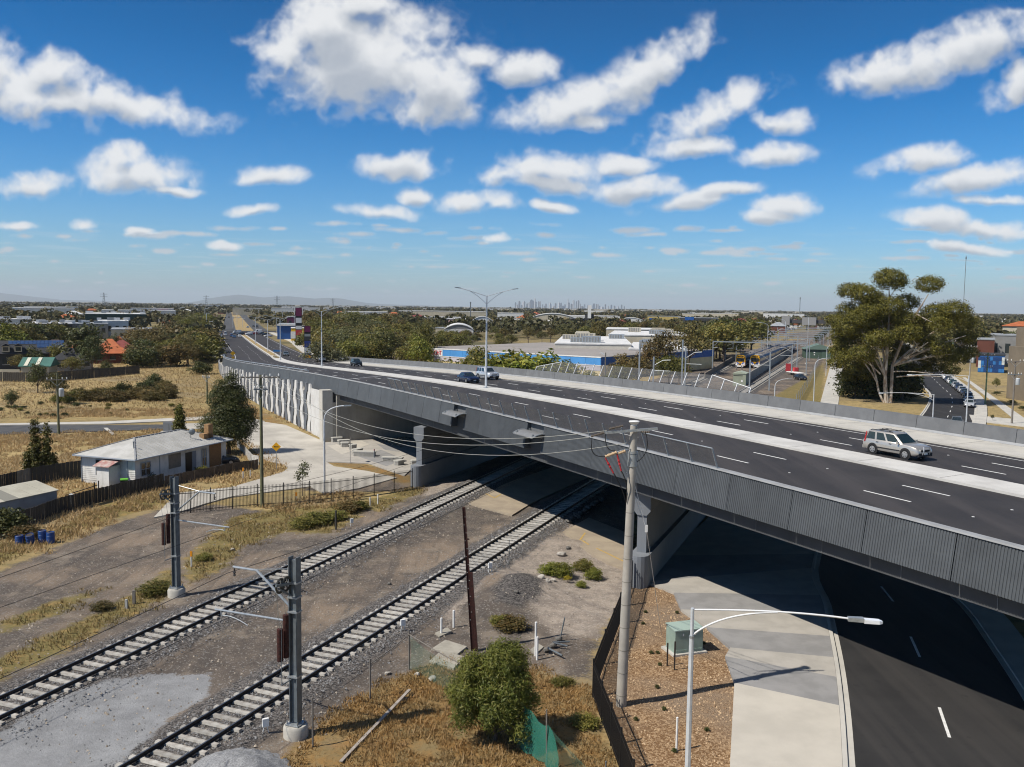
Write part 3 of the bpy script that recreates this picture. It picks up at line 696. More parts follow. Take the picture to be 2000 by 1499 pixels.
while s < S_FAR:
    e_ = min(s + (4.4 if s < 80 else 8.0), S_FAR)
    cuts = [s] + [c for n_ in NOTCH for c in n_ if s < c < e_] + [e_]
    for p_, q_ in zip(cuts[:-1], cuts[1:]):
        if not any(n_[0] - .01 <= p_ and q_ <= n_[1] + .01 for n_ in NOTCH): fascia(p_, q_, False)
    s = e_
mb = MB(); sweep(mb, [(-10.72, 1.045), (-10.30, 1.045), (-10.30, 1.12), (-10.70, 1.12)], S_END, S_FAR); mb.build('coping', M_cope, br, world=True, fix=True)
mb = MB(); sweep(mb, [(-10.355, -.068), (-9.95, -.068), (-10.12, .5), (-10.2, 1.04), (-10.355, 1.04)], S_END, S_FAR); mb.build('inner_barrier', M_panel2, br, world=True, fix=True)
# pale drip lines on the edge girder
for i, s in enumerate(np.arange(-12, 76, 4.4)):
    mb = MB(); a_ = bp(s, -10.37, -1.05); b_ = bp(s, -10.37, -1.8); mb.bar(a_, b_, .025, .012); mb.build('girder_joint', M_cope, br, world=True)
# notches with curved metal hoods
M_hood = mat('hood_metal', (.26, .265, .27), (.22, .225, .23), sc=4, rough=.5, metal=.3)
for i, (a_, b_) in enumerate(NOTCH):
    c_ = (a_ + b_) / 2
    mb = MB(); sweep(mb, [(-10.34, 1.02), (-10.34, -1.6), (-10.30, -1.6), (-10.30, 1.02)], a_ - .1, b_ + .1, 2); mb.build('notch_back', M_blk, br, world=True, fix=True)  # black sheet paints the darkness of the recess under the hood
    h = thing('curved_hood', ['curved grey metal hood over the fascia notch closer to the concrete power pole', 'curved grey metal hood over the fascia notch closer to the patterned wall'][i], 'hood', bp(c_, -10.7, .2), 0, 'hoods on the overpass fascia')
    mb = MB(); R0 = []
    for k in range(9):
        t = k / 8; o_ = -10.3 - 1.5 * t; z_ = .34 + .20 * math.sin(t * 2.2) - .30 * t * t
        R0.append((o_, z_))
    rings = [[bp(s, o_, z_) for o_, z_ in R0] + [bp(s, o_, z_ - .05) for o_, z_ in R0[::-1]] for s in (a_ - .25, c_, b_ + .25)]
    mb.loft(rings); mb.build('shell', M_hood, h, world=True, fix=True)
    for s in (a_ - .27, b_ + .27):
        mb = MB(); mb.tube([bp(s, o_, z_ + .01) for o_, z_ in R0], .045, 6); mb.build('edge_rib', M_galv, h, world=True, smooth=True)
    for s, k in ((a_, 1), (b_, 1), (a_, 7), (b_, 7)):
        mb = MB(); mb.box(bp(s, R0[k][0], R0[k][1] + .06), (.12, .12, .14), -bth(s)); mb.build('bracket', M_galv, h, world=True)
# far parapet
fp = thing('bridge_parapet', 'long grey panelled concrete parapet along the far edge of the overpass', 'parapet', (bp(30, 20.8).x, bp(30, 20.8).y, bp(30).z))
s = -47.0
while s < 236:
    L = 4.4 if s < 120 else 8.8
    mb = MB(); sweep(mb, [(20.50, .32), (20.94, .32), (20.94, 1.32), (20.62, 1.32)], s + .02, s + L - .02, 4.4); mb.build('parapet_panel', M_panel2, fp, world=True, fix=True)
    s += L
mb = MB(); sweep(mb, [(20.30, .14), (21.0, .14), (21.0, .315), (20.46, .315)], -47, 240); mb.build('plinth', M_cope, fp, world=True, fix=True)
mb = MB(); sweep(mb, [(20.92, -1.5), (21.15, -1.5), (21.15, 1.1), (20.945, 1.1)], -47, 240); mb.build('outer_skin', M_panel, fp, world=True, fix=True)
# carriageways, median, footway
def strip(name, o0, o1, z0, z1, s0, s1, m_, ds=4.0):
    mb = MB(); sweep(mb, [(o0, z0), (o1, z0), (o1, z1), (o0, z1)], s0, s1, ds); o = mb.build(name, m_, fix=True); o['kind'] = 'structure'; return o
road_n = strip('road', -9.97, 3.42, -.066, .0, S_END, 545, M_deck)
road_f = strip('road', 6.28, 16.0, -.064, .001, S_END, 545, M_deck)
med = strip('median_strip', 3.4, 6.3, -.05, .16, S_END, 262, M_medc)
footw = strip('footway', 15.98, 20.48, -.05, .13, S_END, 262, M_conc)
# paint
sl = lambda s: math.atan2(float(np.interp(s + 1, _ss, _Z) - np.interp(s - 1, _ss, _Z)), 2.0)
def road_dash(s, o_, rd):
    p = bp(s + 1.5, o_, .006); d = link_mesh('lane_dash', dash_me, rd, p); d.rotation_euler = (sl(s + 1.5), 0, -bth(s + 1.5)); return d
for i in range(-3, 30):
    s = 12 * i - 3.0
    for o_ in (0.0, -3.35): road_dash(s, o_, road_n)
for i in range(-3, 30):
    for o_, ph in ((9.15, 2.4 - 3), (12.15, 2.2 - 3)): road_dash(12 * i + ph, o_, road_f)
def line(o_, s0, s1, rd, w=.13):
    mb = MB(); rings = [[bp(s, o_ - w / 2, .007), bp(s, o_ + w / 2, .007)] for s in srange(s0, s1, 4)]
    mb.loft(rings, closed=False); o = mb.build('edge_line', M_paint, rd); return o
line(15.05, S_END, 500, road_f); line(-7.4, 225, 500, road_n); line(6.7, 262, 500, road_f); line(3.0, 262, 500, road_n)
mb = MB(); mb.quad(bp(89.5, -9.9, .009), bp(90, -9.9, .009), bp(102.0, 3.4, .009), bp(101.3, 3.4, .009)); mb.build('expansion_joint', M_cope, road_n)
for s in np.arange(-18, 90, 6.0):
    MB().bar(bp(s, 3.41, .163), bp(s + .1, 6.29, .163), .03, .004).build('joint', M_girder, med); MB().bar(bp(s + 2, 16.0, .133), bp(s + 2.1, 20.28, .133), .03, .004).build('joint', M_girder, footw)
# markers on the lanes
mk = MB().box((0, 0, .012), (.11, .11, .024)).mesh('lane_marker', M_paint)
for i in range(-2, 18):
    for o_, rd in ((0, road_n), (-3.35, road_n), (9.15, road_f), (12.15, road_f)): link_mesh('lane_marker', mk, rd, bp(12 * i + 5.5, o_, 0))
# beyond the overpass: wide dry-grass median, crossing street
def strip2(name, f0, f1, z0, z1, s0, s1, m_, ds=20):
    mb = MB(); rings = [[bp(s, f0(s), z0), bp(s, f1(s), z0), bp(s, f1(s), z1), bp(s, f0(s), z1)] for s in srange(s0, s1, ds)]; mb.loft(rings[::-1]); o = mb.build(name, m_, fix=True); o['kind'] = 'structure'; return o
M_dryg = mat('dry_verge', (.36, .26, .11), (.26, .19, .09), sc=.3, rough=.95, bump=.4, bsc=8)
wid = lambda s: min(9.0, max(0.0, (s - 420) * .075)) 
strip2('grass_median', lambda s: 3.9, lambda s: 5.8, -.05, .14, 262, 500, M_dryg)
strip('kerb', 3.4, 3.88, -.05, .16, 262, 500, M_medc); strip('kerb', 5.82, 6.3, -.05, .16, 262, 500, M_medc)
cross_road = strip('cross_road', -40, 62, -.05, .004, 545, 572, M_asph, 9)
strip2('road', lambda s: -3.5 - 2, lambda s: 3.4, -.05, .0, 572, 2500, M_asphold, 40)
strip2('grass_median', lambda s: 3.42, lambda s: 14.5, -.05, .12, 572, 1150, M_dryg, 40)
strip2('grass_median', lambda s: 3.42, lambda s: 14.5, -.05, .12, 1175, 2500, M_dryg, 40)
strip2('road', lambda s: 14.52, lambda s: 24, -.05, .0, 572, 2500, M_asphold, 40)
strip2('footpath', lambda s: 16.1 + max(0, min(6, (s - 280) * .05)), lambda s: 19.5 + max(0, min(6, (s - 280) * .05)), -.05, .1, 262, 540, M_conc, 14)
strip2('verge', lambda s: 19.52 + max(0, min(6, (s - 280) * .05)), lambda s: 30, -.05, .06, 262, 540, M_dryg, 14)
strip2('slip_lane', lambda s: -17 + max(0, min(6, (330 - s) * .09)), lambda s: -10.0, -.05, -.002, 262, 540, M_asph, 14)
strip2('kerb', lambda s: -17.9 + max(0, min(6, (330 - s) * .09)), lambda s: -17.02 + max(0, min(6, (330 - s) * .09)), -.05, .15, 262, 540, M_conc, 14)
strip2('footpath', lambda s: -22 + max(0, min(6, (330 - s) * .09)), lambda s: -19.4 + max(0, min(6, (330 - s) * .09)), -.05, .1, 248, 540, M_conc, 14)
# small planted bed in the median
mb = MB(); rings = [[bp(s, 4.85 - w, .165) , bp(s, 4.85 + w, .165)] for s, w in ((236, .15), (240, .7), (250, 1.0), (260, .4))]; mb.loft(rings, closed=False); o = mb.build('planted_bed', mat('bed_soil', (.12, .10, .05), (.22, .17, .08), sc=2, rough=.95)); o['kind'] = 'structure'

# abutment below the deck, pale end panel and patterned wall
ab = thing('abutment_wall', 'pale concrete abutment wall under the end of the overpass, with vertical pilasters', 'wall', (c0.x, c0.y, 0))
aw = -bth(79)
uo = Vector((math.cos(bth(79)), -math.sin(bth(79)), 0)); us = Vector((math.sin(bth(79)), math.cos(bth(79)), 0))
def abp(o_, s_, z): return c0 + uo * o_ + us * s_ + Vector((0, 0, z))
TOPZ = bp(79).z - 1.9
mb = MB(); mb.loft([[abp(-.15, 0, -.3), abp(34, 0, -.3), abp(34, 1.2, -.3), abp(-.15, 1.2, -.3)], [abp(-.15, 0, TOPZ - .25), abp(34, 0, TOPZ - .25), abp(34, 1.2, TOPZ - .25), abp(-.15, 1.2, TOPZ - .25)]]); mb.build('face', M_conwall, ab, world=True, fix=True)
for o_ in np.arange(3.2, 33, 3.2):
    mb = MB(); mb.loft([[abp(o_, -.28, z), abp(o_ + .9, -.28, z), abp(o_ + .9, -.002, z), abp(o_, -.002, z)] for z in (-.3, TOPZ - .3)]); mb.build('pilaster', M_conwall, ab, world=True, fix=True)
ZC = zat(c0, 634, 763)
mb = MB(); mb.loft([[abp(-.3, -.02, z), abp(1.05, -.02, z), abp(1.05, 1.6, z), abp(-.3, 1.6, z)] for z in (-.3, ZC)]); mb.build('end_column', mat('pale_wall_concrete', (.52, .50, .45), (.43, .41, .365), sc=.5, rough=.85, streak=.3, bump=.1), ab, world=True, fix=True)
pw = thing('patterned_retaining_wall', 'long retaining wall with jagged wavy white and grey relief columns beside the driveway', 'wall', (bp(120, -11.5).x, bp(120, -11.5).y, 0))
M_ww = mat('relief_white', (.60, .595, .575), (.52, .51, .49), sc=.7, rough=.8, streak=.12, bump=.08)
M_wc = mat('relief_cream', (.42, .395, .34), (.36, .34, .29), sc=.7, rough=.85, streak=.15)
M_wg = mat('relief_grey', (.125, .137, .155), (.10, .11, .125), sc=.7, rough=.8, streak=.15)
M_wd = mat('relief_dark', (.045, .05, .058), (.036, .04, .047), sc=.7, rough=.8)  # shade of the angled facets put into the colour of these cells
WOFF = -11.75
# backing wall just behind the relief; pale end panel next to the abutment
mb = MB(); rings = [[Vector((bp(s, WOFF).x, bp(s, WOFF).y, -.5)), bp(s, WOFF, -1.05), bp(s, -10.85, -1.05), Vector((bp(s, -10.85).x, bp(s, -10.85).y, -.5))] for s in srange(80.0, S_FAR - 2, 4)]
mb.loft(rings); mb.build('backing', M_wc, pw, world=True, fix=True)
mb = MB(); rings = [[Vector((bp(s, WOFF - .18).x, bp(s, WOFF - .18).y, -.5)), bp(s, WOFF - .18, -.80), bp(s, WOFF + .02, -.80), Vector((bp(s, WOFF + .02).x, bp(s, WOFF + .02).y, -.5))] for s in (80.6, 84.3, 88.0)]
mb.loft(rings); mb.build('plain_panel', M_ww, pw, world=True, fix=True)
PAN = {}
PH = 1.9          # height of one cell of the wave
def cell(w, lean, t, top):
    """one leaning cell of a wavy relief column; x along the wall, y out of it"""
    x0, x1 = -lean / 2, lean / 2
    o = [(x0 - w / 2, 0), (x0 + w / 2, 0), (x0 + w / 2 + lean * .18, PH * .30), (x1 + w / 2, PH * .72), (x1 + w / 2 - (.3 if top else 0), PH), (x1 - w / 2 + (.3 if top else 0), PH), (x1 - w / 2, PH * .72), (x0 - w / 2 + lean * .18, PH * .30)]
    if top: o[4] = (x1 + w * .26, PH * 1.25); o[5] = (x1 - w * .26, PH * 1.25)
    m_ = MB(); m_.loft([[Vector((x, 0, z)) for x, z in o], [Vector((x * .97 + (x0 + x1) * .015, t, z)) for x, z in o]]); return m_
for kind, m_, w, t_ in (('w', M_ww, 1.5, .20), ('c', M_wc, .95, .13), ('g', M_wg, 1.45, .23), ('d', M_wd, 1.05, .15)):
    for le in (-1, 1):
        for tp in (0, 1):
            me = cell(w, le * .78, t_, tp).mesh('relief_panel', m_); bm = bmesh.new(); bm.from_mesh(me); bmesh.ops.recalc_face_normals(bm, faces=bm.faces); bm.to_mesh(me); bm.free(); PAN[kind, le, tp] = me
rr = random.Random(5); s = 89.0; i = 0
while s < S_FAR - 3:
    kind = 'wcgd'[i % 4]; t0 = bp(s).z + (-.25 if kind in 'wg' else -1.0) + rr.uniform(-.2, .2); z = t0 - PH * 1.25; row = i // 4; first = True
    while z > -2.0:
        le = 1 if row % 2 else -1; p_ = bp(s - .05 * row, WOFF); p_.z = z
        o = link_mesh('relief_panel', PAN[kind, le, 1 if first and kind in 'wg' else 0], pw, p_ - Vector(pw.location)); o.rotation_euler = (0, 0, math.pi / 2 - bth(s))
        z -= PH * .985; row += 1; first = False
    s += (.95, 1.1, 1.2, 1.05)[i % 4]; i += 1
# piers: low crash wall, blade and wider head, running with the railway
M_pierd = M_pier
for i, (px_, py_) in enumerate([(808, 952), (1243, 1150)]):
    n0 = at(px_, py_); d_ = Vector((math.sin(TH2), math.cos(TH2), 0)); r_ = Vector((d_.y, -d_.x, 0)); L = 40
    pr = thing('bridge_pier', ['blade pier with a rounded crash wall at the end of the palisade fence', 'blade pier with a rounded crash wall behind the concrete power pole'][i], 'pier', n0, 0, 'piers of the overpass')
    zt = bp(47 if i == 0 else 12).z - 1.9
    def wall(w, q0, q1, z0, z1, nose):
        pts = []
        if nose:
            for k in range(9):
                a_ = math.pi * k / 8; pts.append(n0 + d_ * (q0 + w / 2 - math.sin(a_) * w / 2) + r_ * (math.cos(a_) * w / 2))
        else: pts = [n0 + d_ * q0 + r_ * w / 2, n0 + d_ * q0 - r_ * w / 2]
        pts += [n0 + d_ * q1 - r_ * w / 2, n0 + d_ * q1 + r_ * w / 2]
        m_ = MB(); m_.prism([(p.x, p.y) for p in pts], z0, z1); return m_
    wall(1.25, 0, L, -.3, 2.1, True).build('crash_wall', M_pier, pr, world=True, fix=True)
    wall(.62, 1.1, L, 2.1, zt - 1.55, False).build('blade', M_pier, pr, world=True, fix=True)
    m_ = MB(); prof = [(-.31, zt - 1.55), (.31, zt - 1.55), (.56, zt - 1.25), (.56, zt - .15), (-.56, zt - .15), (-.56, zt - 1.25)]
    m_.loft([[n0 + d_ * q + r_ * x + Vector((0, 0, z)) for x, z in prof] for q in (1.0, L)]); m_.build('head', M_pier, pr, world=True, fix=True)
    for q in (3, 10, 17, 24, 31): wall(.5, q, q + .6, zt - .15, zt + .12, False).build('bearing', M_blk, pr, world=True)
# throw screens
M_scrn = screenmat('screen_mesh_grey', (.10, .105, .11), .38, .35)
M_scrf = screenmat('screen_mesh_pale', (.20, .20, .20), .28, .4)
def screen(label, s0, n, ds, off, dz, lean, hgt, m_, mpost, out):
    t = thing('throw_screen', label, 'fence', bp(s0 + n * ds / 2, off, dz), 0, 'throw screens on the overpass')
    def top(s):
        f_ = min(1.0, .35 + .65 * min((s - s0) / (ds * 3.0), (s0 + n * ds - s) / (ds * 3.0))) if out else 1.0
        return bp(s, off + lean * f_, dz + hgt * f_)
    for k in range(n + 1):
        s = s0 + k * ds
        m2 = MB(); m2.bar(bp(s, off, dz), top(s), .05 if not out else .07, .09); m2.build('post', mpost, t, world=True)
        if not out:
            m2 = MB(); m2.box(bp(s, off, dz + .02), (.22, .16, .05), -bth(s)); m2.build('foot', M_galv, t, world=True)
        if k < n:
            m2 = MB(); e_ = ds - .02
            m2.quad(bp(s + .05, off, dz + .06), bp(s + e_, off, dz + .06), top(s + e_), top(s + .05)); m2.build('mesh_infill', m_, t, world=True)
    for a_, b_ in (((s0, s0 + 3 * ds), (s0 + (n - 3) * ds, s0 + n * ds)) if out else ((s0, s0 + 3 * ds), (s0 + (n - 2) * ds, s0 + n * ds))):
        m2 = MB(); m2.tube([top(a_), top((a_ + b_) / 2), top(b_)], .04, 6); m2.build('top_rail', mpost, t, world=True)
screen('dark mesh throw screen leaning out over the fascia of the overpass', 4.1, 25, 2.13, -10.55, 1.12, -.42, 1.15, M_scrn, M_galv, False)
screen('mesh throw screen with white slanted posts on the far parapet above the railway', 35.5, 21, 2.25, 21.0, 1.32, .62, 1.45, M_scrf, M_steelw, True)
# tubular handrail on the barrier above the patterned wall
hr = thing('barrier_handrail', 'low galvanised handrail on the barrier above the patterned wall', 'railing', bp(130, -10.5, 1.1))
for dz_, o_ in ((1.42, -10.45), (1.42, -10.75)):
    mb = MB(); mb.tube([bp(s, o_, dz_) for s in srange(95, 236, 4)], .05, 6); mb.build('rail', M_galv, hr, world=True)
for s in srange(95, 236, 2.4):
    mb = MB(); mb.bar(bp(s, -10.45, 1.1), bp(s, -10.45, 1.42), .06); mb.bar(bp(s, -10.45, 1.42), bp(s, -10.75, 1.42), .05); mb.build('post', M_galv, hr, world=True)

# ---------------------------------------------------------------- lamps, masts, poles
def curve_pts(a, b, c, n=8):
    a, b, c = Vector(a), Vector(b), Vector(c); return [(1 - t) ** 2 * a + 2 * t * (1 - t) * b + t * t * c for t in [i / n for i in range(n + 1)]]
def gz(p): return Vector((p.x, p.y, ground_z(p.x, p.y)))
def double_lamp(loc, h, rz, label):
    t = thing('street_lamp', label, 'street lamp', loc, rz, 'double-arm lamps on the median')
    mb = MB(); mb.tube([(0, 0, 0), (0, 0, h * .5), (0, 0, h)], [.16, .12, .085], 8); mb.build('pole', M_lampw, t, smooth=True)
    mb = MB(); mb.box((0, 0, .03), (.5, .5, .06)); mb.build('base_plate', M_galv, t)
    for sg in (-1, 1):
        mb = MB(); mb.tube(curve_pts((0, 0, h - .1), (sg * 1.5, 0, h + .35), (sg * 3.6, 0, h + .85)), .04, 6); mb.tube(curve_pts((0, 0, h - 1.1), (sg * .9, 0, h - .2), (sg * 2.3, 0, h + .52)), .03, 6); mb.build('arm', M_lampw, t, smooth=True)
        mb = MB(); mb.box((sg * 3.95, 0, h + .90), (.75, .28, .10), ry=-sg * .12); mb.build('lamp_head', M_galv, t)
    return t
for s, lab in ((65.8, 'tall white double-arm street lamp rising from the median beside the dark blue sedan'), (149.4, 'white double-arm street lamp on the median beside the white four-wheel drive'), (221, 'third double-arm street lamp on the median, near the planted bed'), (296, 'double-arm street lamp on the grassy part of the median'), (372, 'double-arm street lamp on the median shortly before the traffic lights')):
    double_lamp(bp(s, 4.85, .15), 11.6, -bth(s), lab)
def curved_lamp(loc, h, rz, label, arm=1.9, grp='single-arm street lamps'):
    t = thing('street_lamp', label, 'street lamp', loc, rz, grp)
    mb = MB(); mb.tube([(0, 0, 0), (0, 0, h * .55), (0, 0, h - 1.3)] + curve_pts((0, 0, h - 1.25), (.02, 0, h), (arm, 0, h + .12), 7), [.10, .09, .075] + [.06] * 8, 8); mb.build('pole', M_lampw, t, smooth=True)
    mb = MB(); mb.box((arm + .3, 0, h + .13), (.7, .24, .11), ry=-.05); mb.build('lamp_head', M_galv, t)
    return t
p = at(634, 966); curved_lamp(p, zat(p, 652, 795), R(5), 'grey curved street lamp standing beside the driveway behind the palisade fence')
for (bx, by, tx, ty, ang, lab) in [(1589, 785, 1593, 701, 0, 'curved street lamp beside the concrete path, next to the wire fence'), (1613, 735, 1622, 674, 0, 'curved street lamp in front of the green shed'), (652, 706, 645, 667, 180, 'curved street lamp with its arm to the left among the trees behind the parapet'), (683, 708, 690, 671, 0, 'curved street lamp with its arm to the right among the trees behind the parapet'), (797, 718, 812, 690, 0, 'curved street lamp rising just above the parapet before the blue store'), (1030, 740, 1016, 706, 180, 'small curved street lamp against the bright green bush behind the parapet'), (1512, 800, 1530, 764, 0, 'curved street lamp whose head shows just above the parapet near the railway')]:
    p = at(bx, by); curved_lamp(p, max(5.5, zat(p, tx, ty)), R(ang), lab, 2.4)
def truss_lamp(loc, h, rz, label, arm=5.2, head=True):
    t = thing('street_lamp', label, 'street lamp', loc, rz, 'lamps with a braced outreach arm')
    mb = MB(); mb.tube([(0, 0, 0), (0, 0, h - 1.6), (0, 0, h - 1.02)], [.11, .085, .08], 8); mb.tube([(0, 0, h - 1.05), (0, 0, h)], .062, 8); mb.build('pole', M_lampw, t, smooth=True)
    mb = MB(); mb.lathe([(.092, h - 1.06), (.092, h - .98)], 8); mb.build('collar', M_galv, t)
    mb = MB(); mb.tube(curve_pts((0, 0, h - .06), (arm * .6, 0, h + .16), (arm, 0, h - .02), 10), .034, 8); mb.tube(curve_pts((.04, 0, h - .95), (arm * .18, 0, h - .1), (arm * .55, 0, h + .04), 10), .034, 8); mb.build('outreach_arm', M_steelw, t, smooth=True)
    mb = MB(); mb.loft([[(arm - .05, -.09, h - .09), (arm - .05, .09, h - .09), (arm - .05, .09, h + .04), (arm - .05, -.09, h + .04)], [(arm + .45, -.10, h - .10), (arm + .45, .10, h - .10), (arm + .45, .10, h + .045), (arm + .45, -.10, h + .045)]]); mb.build('lamp_housing', M_galv, t, fix=True)
    mb = MB(); mb.loft([[(arm + .46, -.12, h - .12), (arm + .46, .12, h - .12), (arm + .46, .12, h + .01), (arm + .46, -.12, h + .01)], [(arm + .95, -.12, h - .12), (arm + .95, .12, h - .12), (arm + .95, .11, h + .0), (arm + .95, -.11, h + .0)], [(arm + 1.06, -.06, h - .11), (arm + 1.06, .06, h - .11), (arm + 1.06, .05, h - .03), (arm + 1.06, -.05, h - .03)]]); mb.build('lamp_head', M_lens, t, fix=True)
    return t
p = at(1340, 1600); truss_lamp(p, zat(p, 1351, 1188), R(-9), 'grey street lamp in the foreground reaching over the lower road')
for (bx, by, tx, ty, rz, lab) in [(1820, 850, 1821, 770, 170, 'street lamp with a braced arm beside the parapet in front of the big gum tree'), (1885, 860, 1889, 734, 172, 'street lamp with a braced arm beside the row of parked cars')]:
    p = at(bx, by); truss_lamp(p, zat(p, tx, ty), R(rz), lab, 6.6 if bx < 1850 else 7.2)

# overhead-line masts of the yard
def mast(px_, py_, topx, topy, sgn, label):
    b_ = gz(at(px_, py_)); h = zat(b_, topx, topy) - b_.z
    t = thing('catenary_mast', label, 'mast', b_, -TH2, 'overhead line masts in the yard')     # local y runs along the rails, x to the right of them
    mb = MB(); w, d = .36, .34
    mb.box((-w / 2, 0, h / 2 + .3), (.03, d, h - .6)); mb.box((w / 2, 0, h / 2 + .3), (.03, d, h - .6)); mb.box((0, 0, h / 2 + .25), (w - .034, .10, h - .75)); mb.build('column', M_galvd, t)
    mb = MB(); mb.lathe([(.52, -.3), (.52, .42), (.46, .52)], 16); mb.build('footing', mat('footing_concrete', (.45, .43, .38), (.37, .35, .31), sc=3, rough=.9), t, smooth=True)
    mb = MB(); mb.box((0, 0, .56), (.62, .62, .04)); [mb.lathe([(.03, .56), (.03, .72)], 6, (x, y, 0)) for x in (-.25, .25) for y in (-.25, .25)]; mb.build('base_plate', M_galv, t)
    for z in (h * .34, h * .70, h * .78, h * .86):
        mb = MB(); mb.box((0, 0, z), (w + .09, d + .06, .07)); mb.build('clamp_band', M_galv, t)
    x1 = sgn * 4.1
    mb = MB(); mb.tube([(sgn * .2, 0, h * .72), (sgn * 1.9, 0, h * .895), (sgn * 3.1, 0, h * .895)], .055, 8); mb.build('upper_cantilever', M_galv, t, smooth=True)
    mb = MB(); mb.tube([(sgn * .2, 0, h * .93), (sgn * 1.9, 0, h * .90)], .018, 5); mb.build('stay_tube', M_galv, t)
    mb = MB(); mb.tube([(sgn * .2, 0, h * .64), (x1, 0, h * .635)], .045, 8); mb.build('lower_cantilever', M_galv, t, smooth=True)
    mb = MB(); mb.tube([(x1 - sgn * .3, 0, h * .633), (x1 - sgn * .35, 0, h * .60)], .03, 6); mb.tube(curve_pts((x1 - sgn * .4, 0, h * .605), (x1 - sgn * .9, 0, h * .62), (x1 - sgn * 1.7, 0, h * .575)), .02, 6); mb.build('steady_arm', M_galv, t)
    mb = MB(); mb.lathe([(.03, -.38), (.07, -.34), (.03, -.28), (.07, -.22), (.03, -.16), (.02, 0)], 8, (sgn * 3.05, 0, h * .893)); mb.build('insulator', M_trimb, t)
    for j, (yy_, dx_) in enumerate(((-.42, -.10), (-.74, -.16))):       # tensioning wheels and their weights, on the near side of the mast
        wz = h * .865
        mb = MB(); prof = [(.30, -.035), (.33, 0), (.30, .035)]
        mb.lathe([(.24, -.03), (.30, -.035), (.33, 0), (.30, .035), (.24, .03)], 18, (dx_, yy_, wz), 'X'); 
        mb.f = [f for f in mb.f if len(f) == 4]; mb.mi = [0] * len(mb.f)
        for q in range(5): a_ = q * 2 * math.pi / 5; mb.bar((dx_, yy_, wz), (dx_, yy_ + .27 * math.cos(a_), wz + .27 * math.sin(a_)), .05, .03)
        mb.lathe([(.06, -.05), (.06, .05)], 10, (dx_, yy_, wz), 'X'); mb.build('tension_wheel', mat('cast_iron', (.06, .06, .05), (.10, .10, .09), sc=8, rough=.6, metal=.4), t)
        wl, wh = ((1.8, h * .70), (1.35, h * .635))[j]
        mb = MB(); n_ = 9
        prof = []
        for q in range(n_):
            z0 = wh - wl + wl * q / n_; prof += [(.125, z0), (.125, z0 + wl / n_ - .015), (.112, z0 + wl / n_ - .012), (.112, z0 + wl / n_ - .003)]
        mb.lathe(prof, 12, (dx_, yy_ - .06, 0)); mb.build('balance_weight', M_rust, t, smooth=True)
        mb = MB(); mb.tube([(dx_, yy_ - .06, wh), (dx_, yy_ - .3, wz)], .012, 4); mb.build('weight_rope', M_galv, t)
    mb = MB(); mb.bar((0, -.16, h * .86), (-.1, -1.1, h * .88), .06, .10); mb.bar((0, -.16, h * .79), (-.1, -.95, h * .86), .05, .06); mb.build('wheel_bracket', M_galvd, t)
    mb = MB(); mb.tube([(-.05, -.85, h * .33), (-.05, -.85, h * .66)], .015, 5); mb.bar((-.05, -.17, h * .33), (-.05, -.87, h * .33), .04); mb.build('weight_guide', M_galvd, t)
    return t, b_, h
m1, m1b, m1h = mast(578, 1440, 574, 1088, -1, 'galvanised overhead line mast on a round footing beside the middle track, with brown weights')
m2, m2b, m2h = mast(345, 1165, 336, 931, 1, 'galvanised overhead line mast beside the farther track, in front of the white house')
# two contact and two bearer wires
def wire(name, label, pts, r=.012, m_=None, cat='wire', grp=None):
    mb = MB(); mb.tube(pts, r, 5); o = mb.build(name, m_ or M_blk); tag(o, label, cat, grp); return o
def sagged(a, b, sag, n=14): return [a.lerp(b, i / n) - Vector((0, 0, sag * 4 * (i / n) * (1 - i / n))) for i in range(n + 1)]
for k, (mb_, mh, sg) in enumerate(((m2b, m2h, 1), (m1b, m1h, -1))):
    a_, d_ = tline(k); n_ = Vector((d_.y, -d_.x, 0))
    tc = (mb_ - a_).dot(d_); qc = (mb_ - a_).dot(n_) + sg * 3.4
    zc, zm = mb_.z + mh * .60, mb_.z + mh * .855
    nm = ('farther', 'middle')[k]
    for (t0, t1) in ((tc - 60, tc), (tc, tc + 52)):
        pass
    wire('contact_wire', 'dark contact wire strung along above the %s track' % nm, [tpos(k, tc - 58, qc, zc)] + [tpos(k, tc, qc, zc), tpos(k, tc + 60, qc, zc)], .013, None, 'wire', 'overhead line wires')
    pts = sagged(tpos(k, tc - 58, qc, zm + .1), tpos(k, tc, qc * .9 if k == 0 else qc, zm), .75) + sagged(tpos(k, tc, qc * .9 if k == 0 else qc, zm), tpos(k, tc + 60, qc, zm - .6), .8)[1:]
    wire('bearer_wire', 'dark sagging bearer wire above the %s track' % nm, pts, .013, None, 'wire', 'overhead line wires')

# concrete power pole with its crossarm, insulators, cables and stays
pb = at(1213, 1380); pb.z = .0; ph = zat(pb, 1240, 832)
cp = thing('power_pole', 'tall round concrete power pole in the mulch bed with a steel crossarm', 'power pole', pb)
tipx = .28
mb = MB(); prof = []
for i in range(28):
    z = ph * i / 27; prof.append((tipx * z / ph, 0, z))
mb.tube(prof, [.245 - .08 * i / 27 for i in range(28)], 16); mb.build('shaft', M_polec, cp, smooth=True)
for i in range(9):
    z = .55 + i * 1.05; mb = MB(); r_ = .25 - .08 * z / ph; mb.lathe([(r_, z), (r_ + .004, z + .01), (r_, z + .03)], 16, (tipx * z / ph, 0, 0)); mb.build('joint_ring', mat('ring_dark', (.20, .185, .16), rough=.9), cp)
def pzz(y): return zat(pb, 1238, y)
zt = ph - .25
mb = MB(); mb.bar((-1.02, -.24, zt - .05), (1.28, -.24, zt + .16), .07, .11); mb.build('crossarm', M_galv, cp)
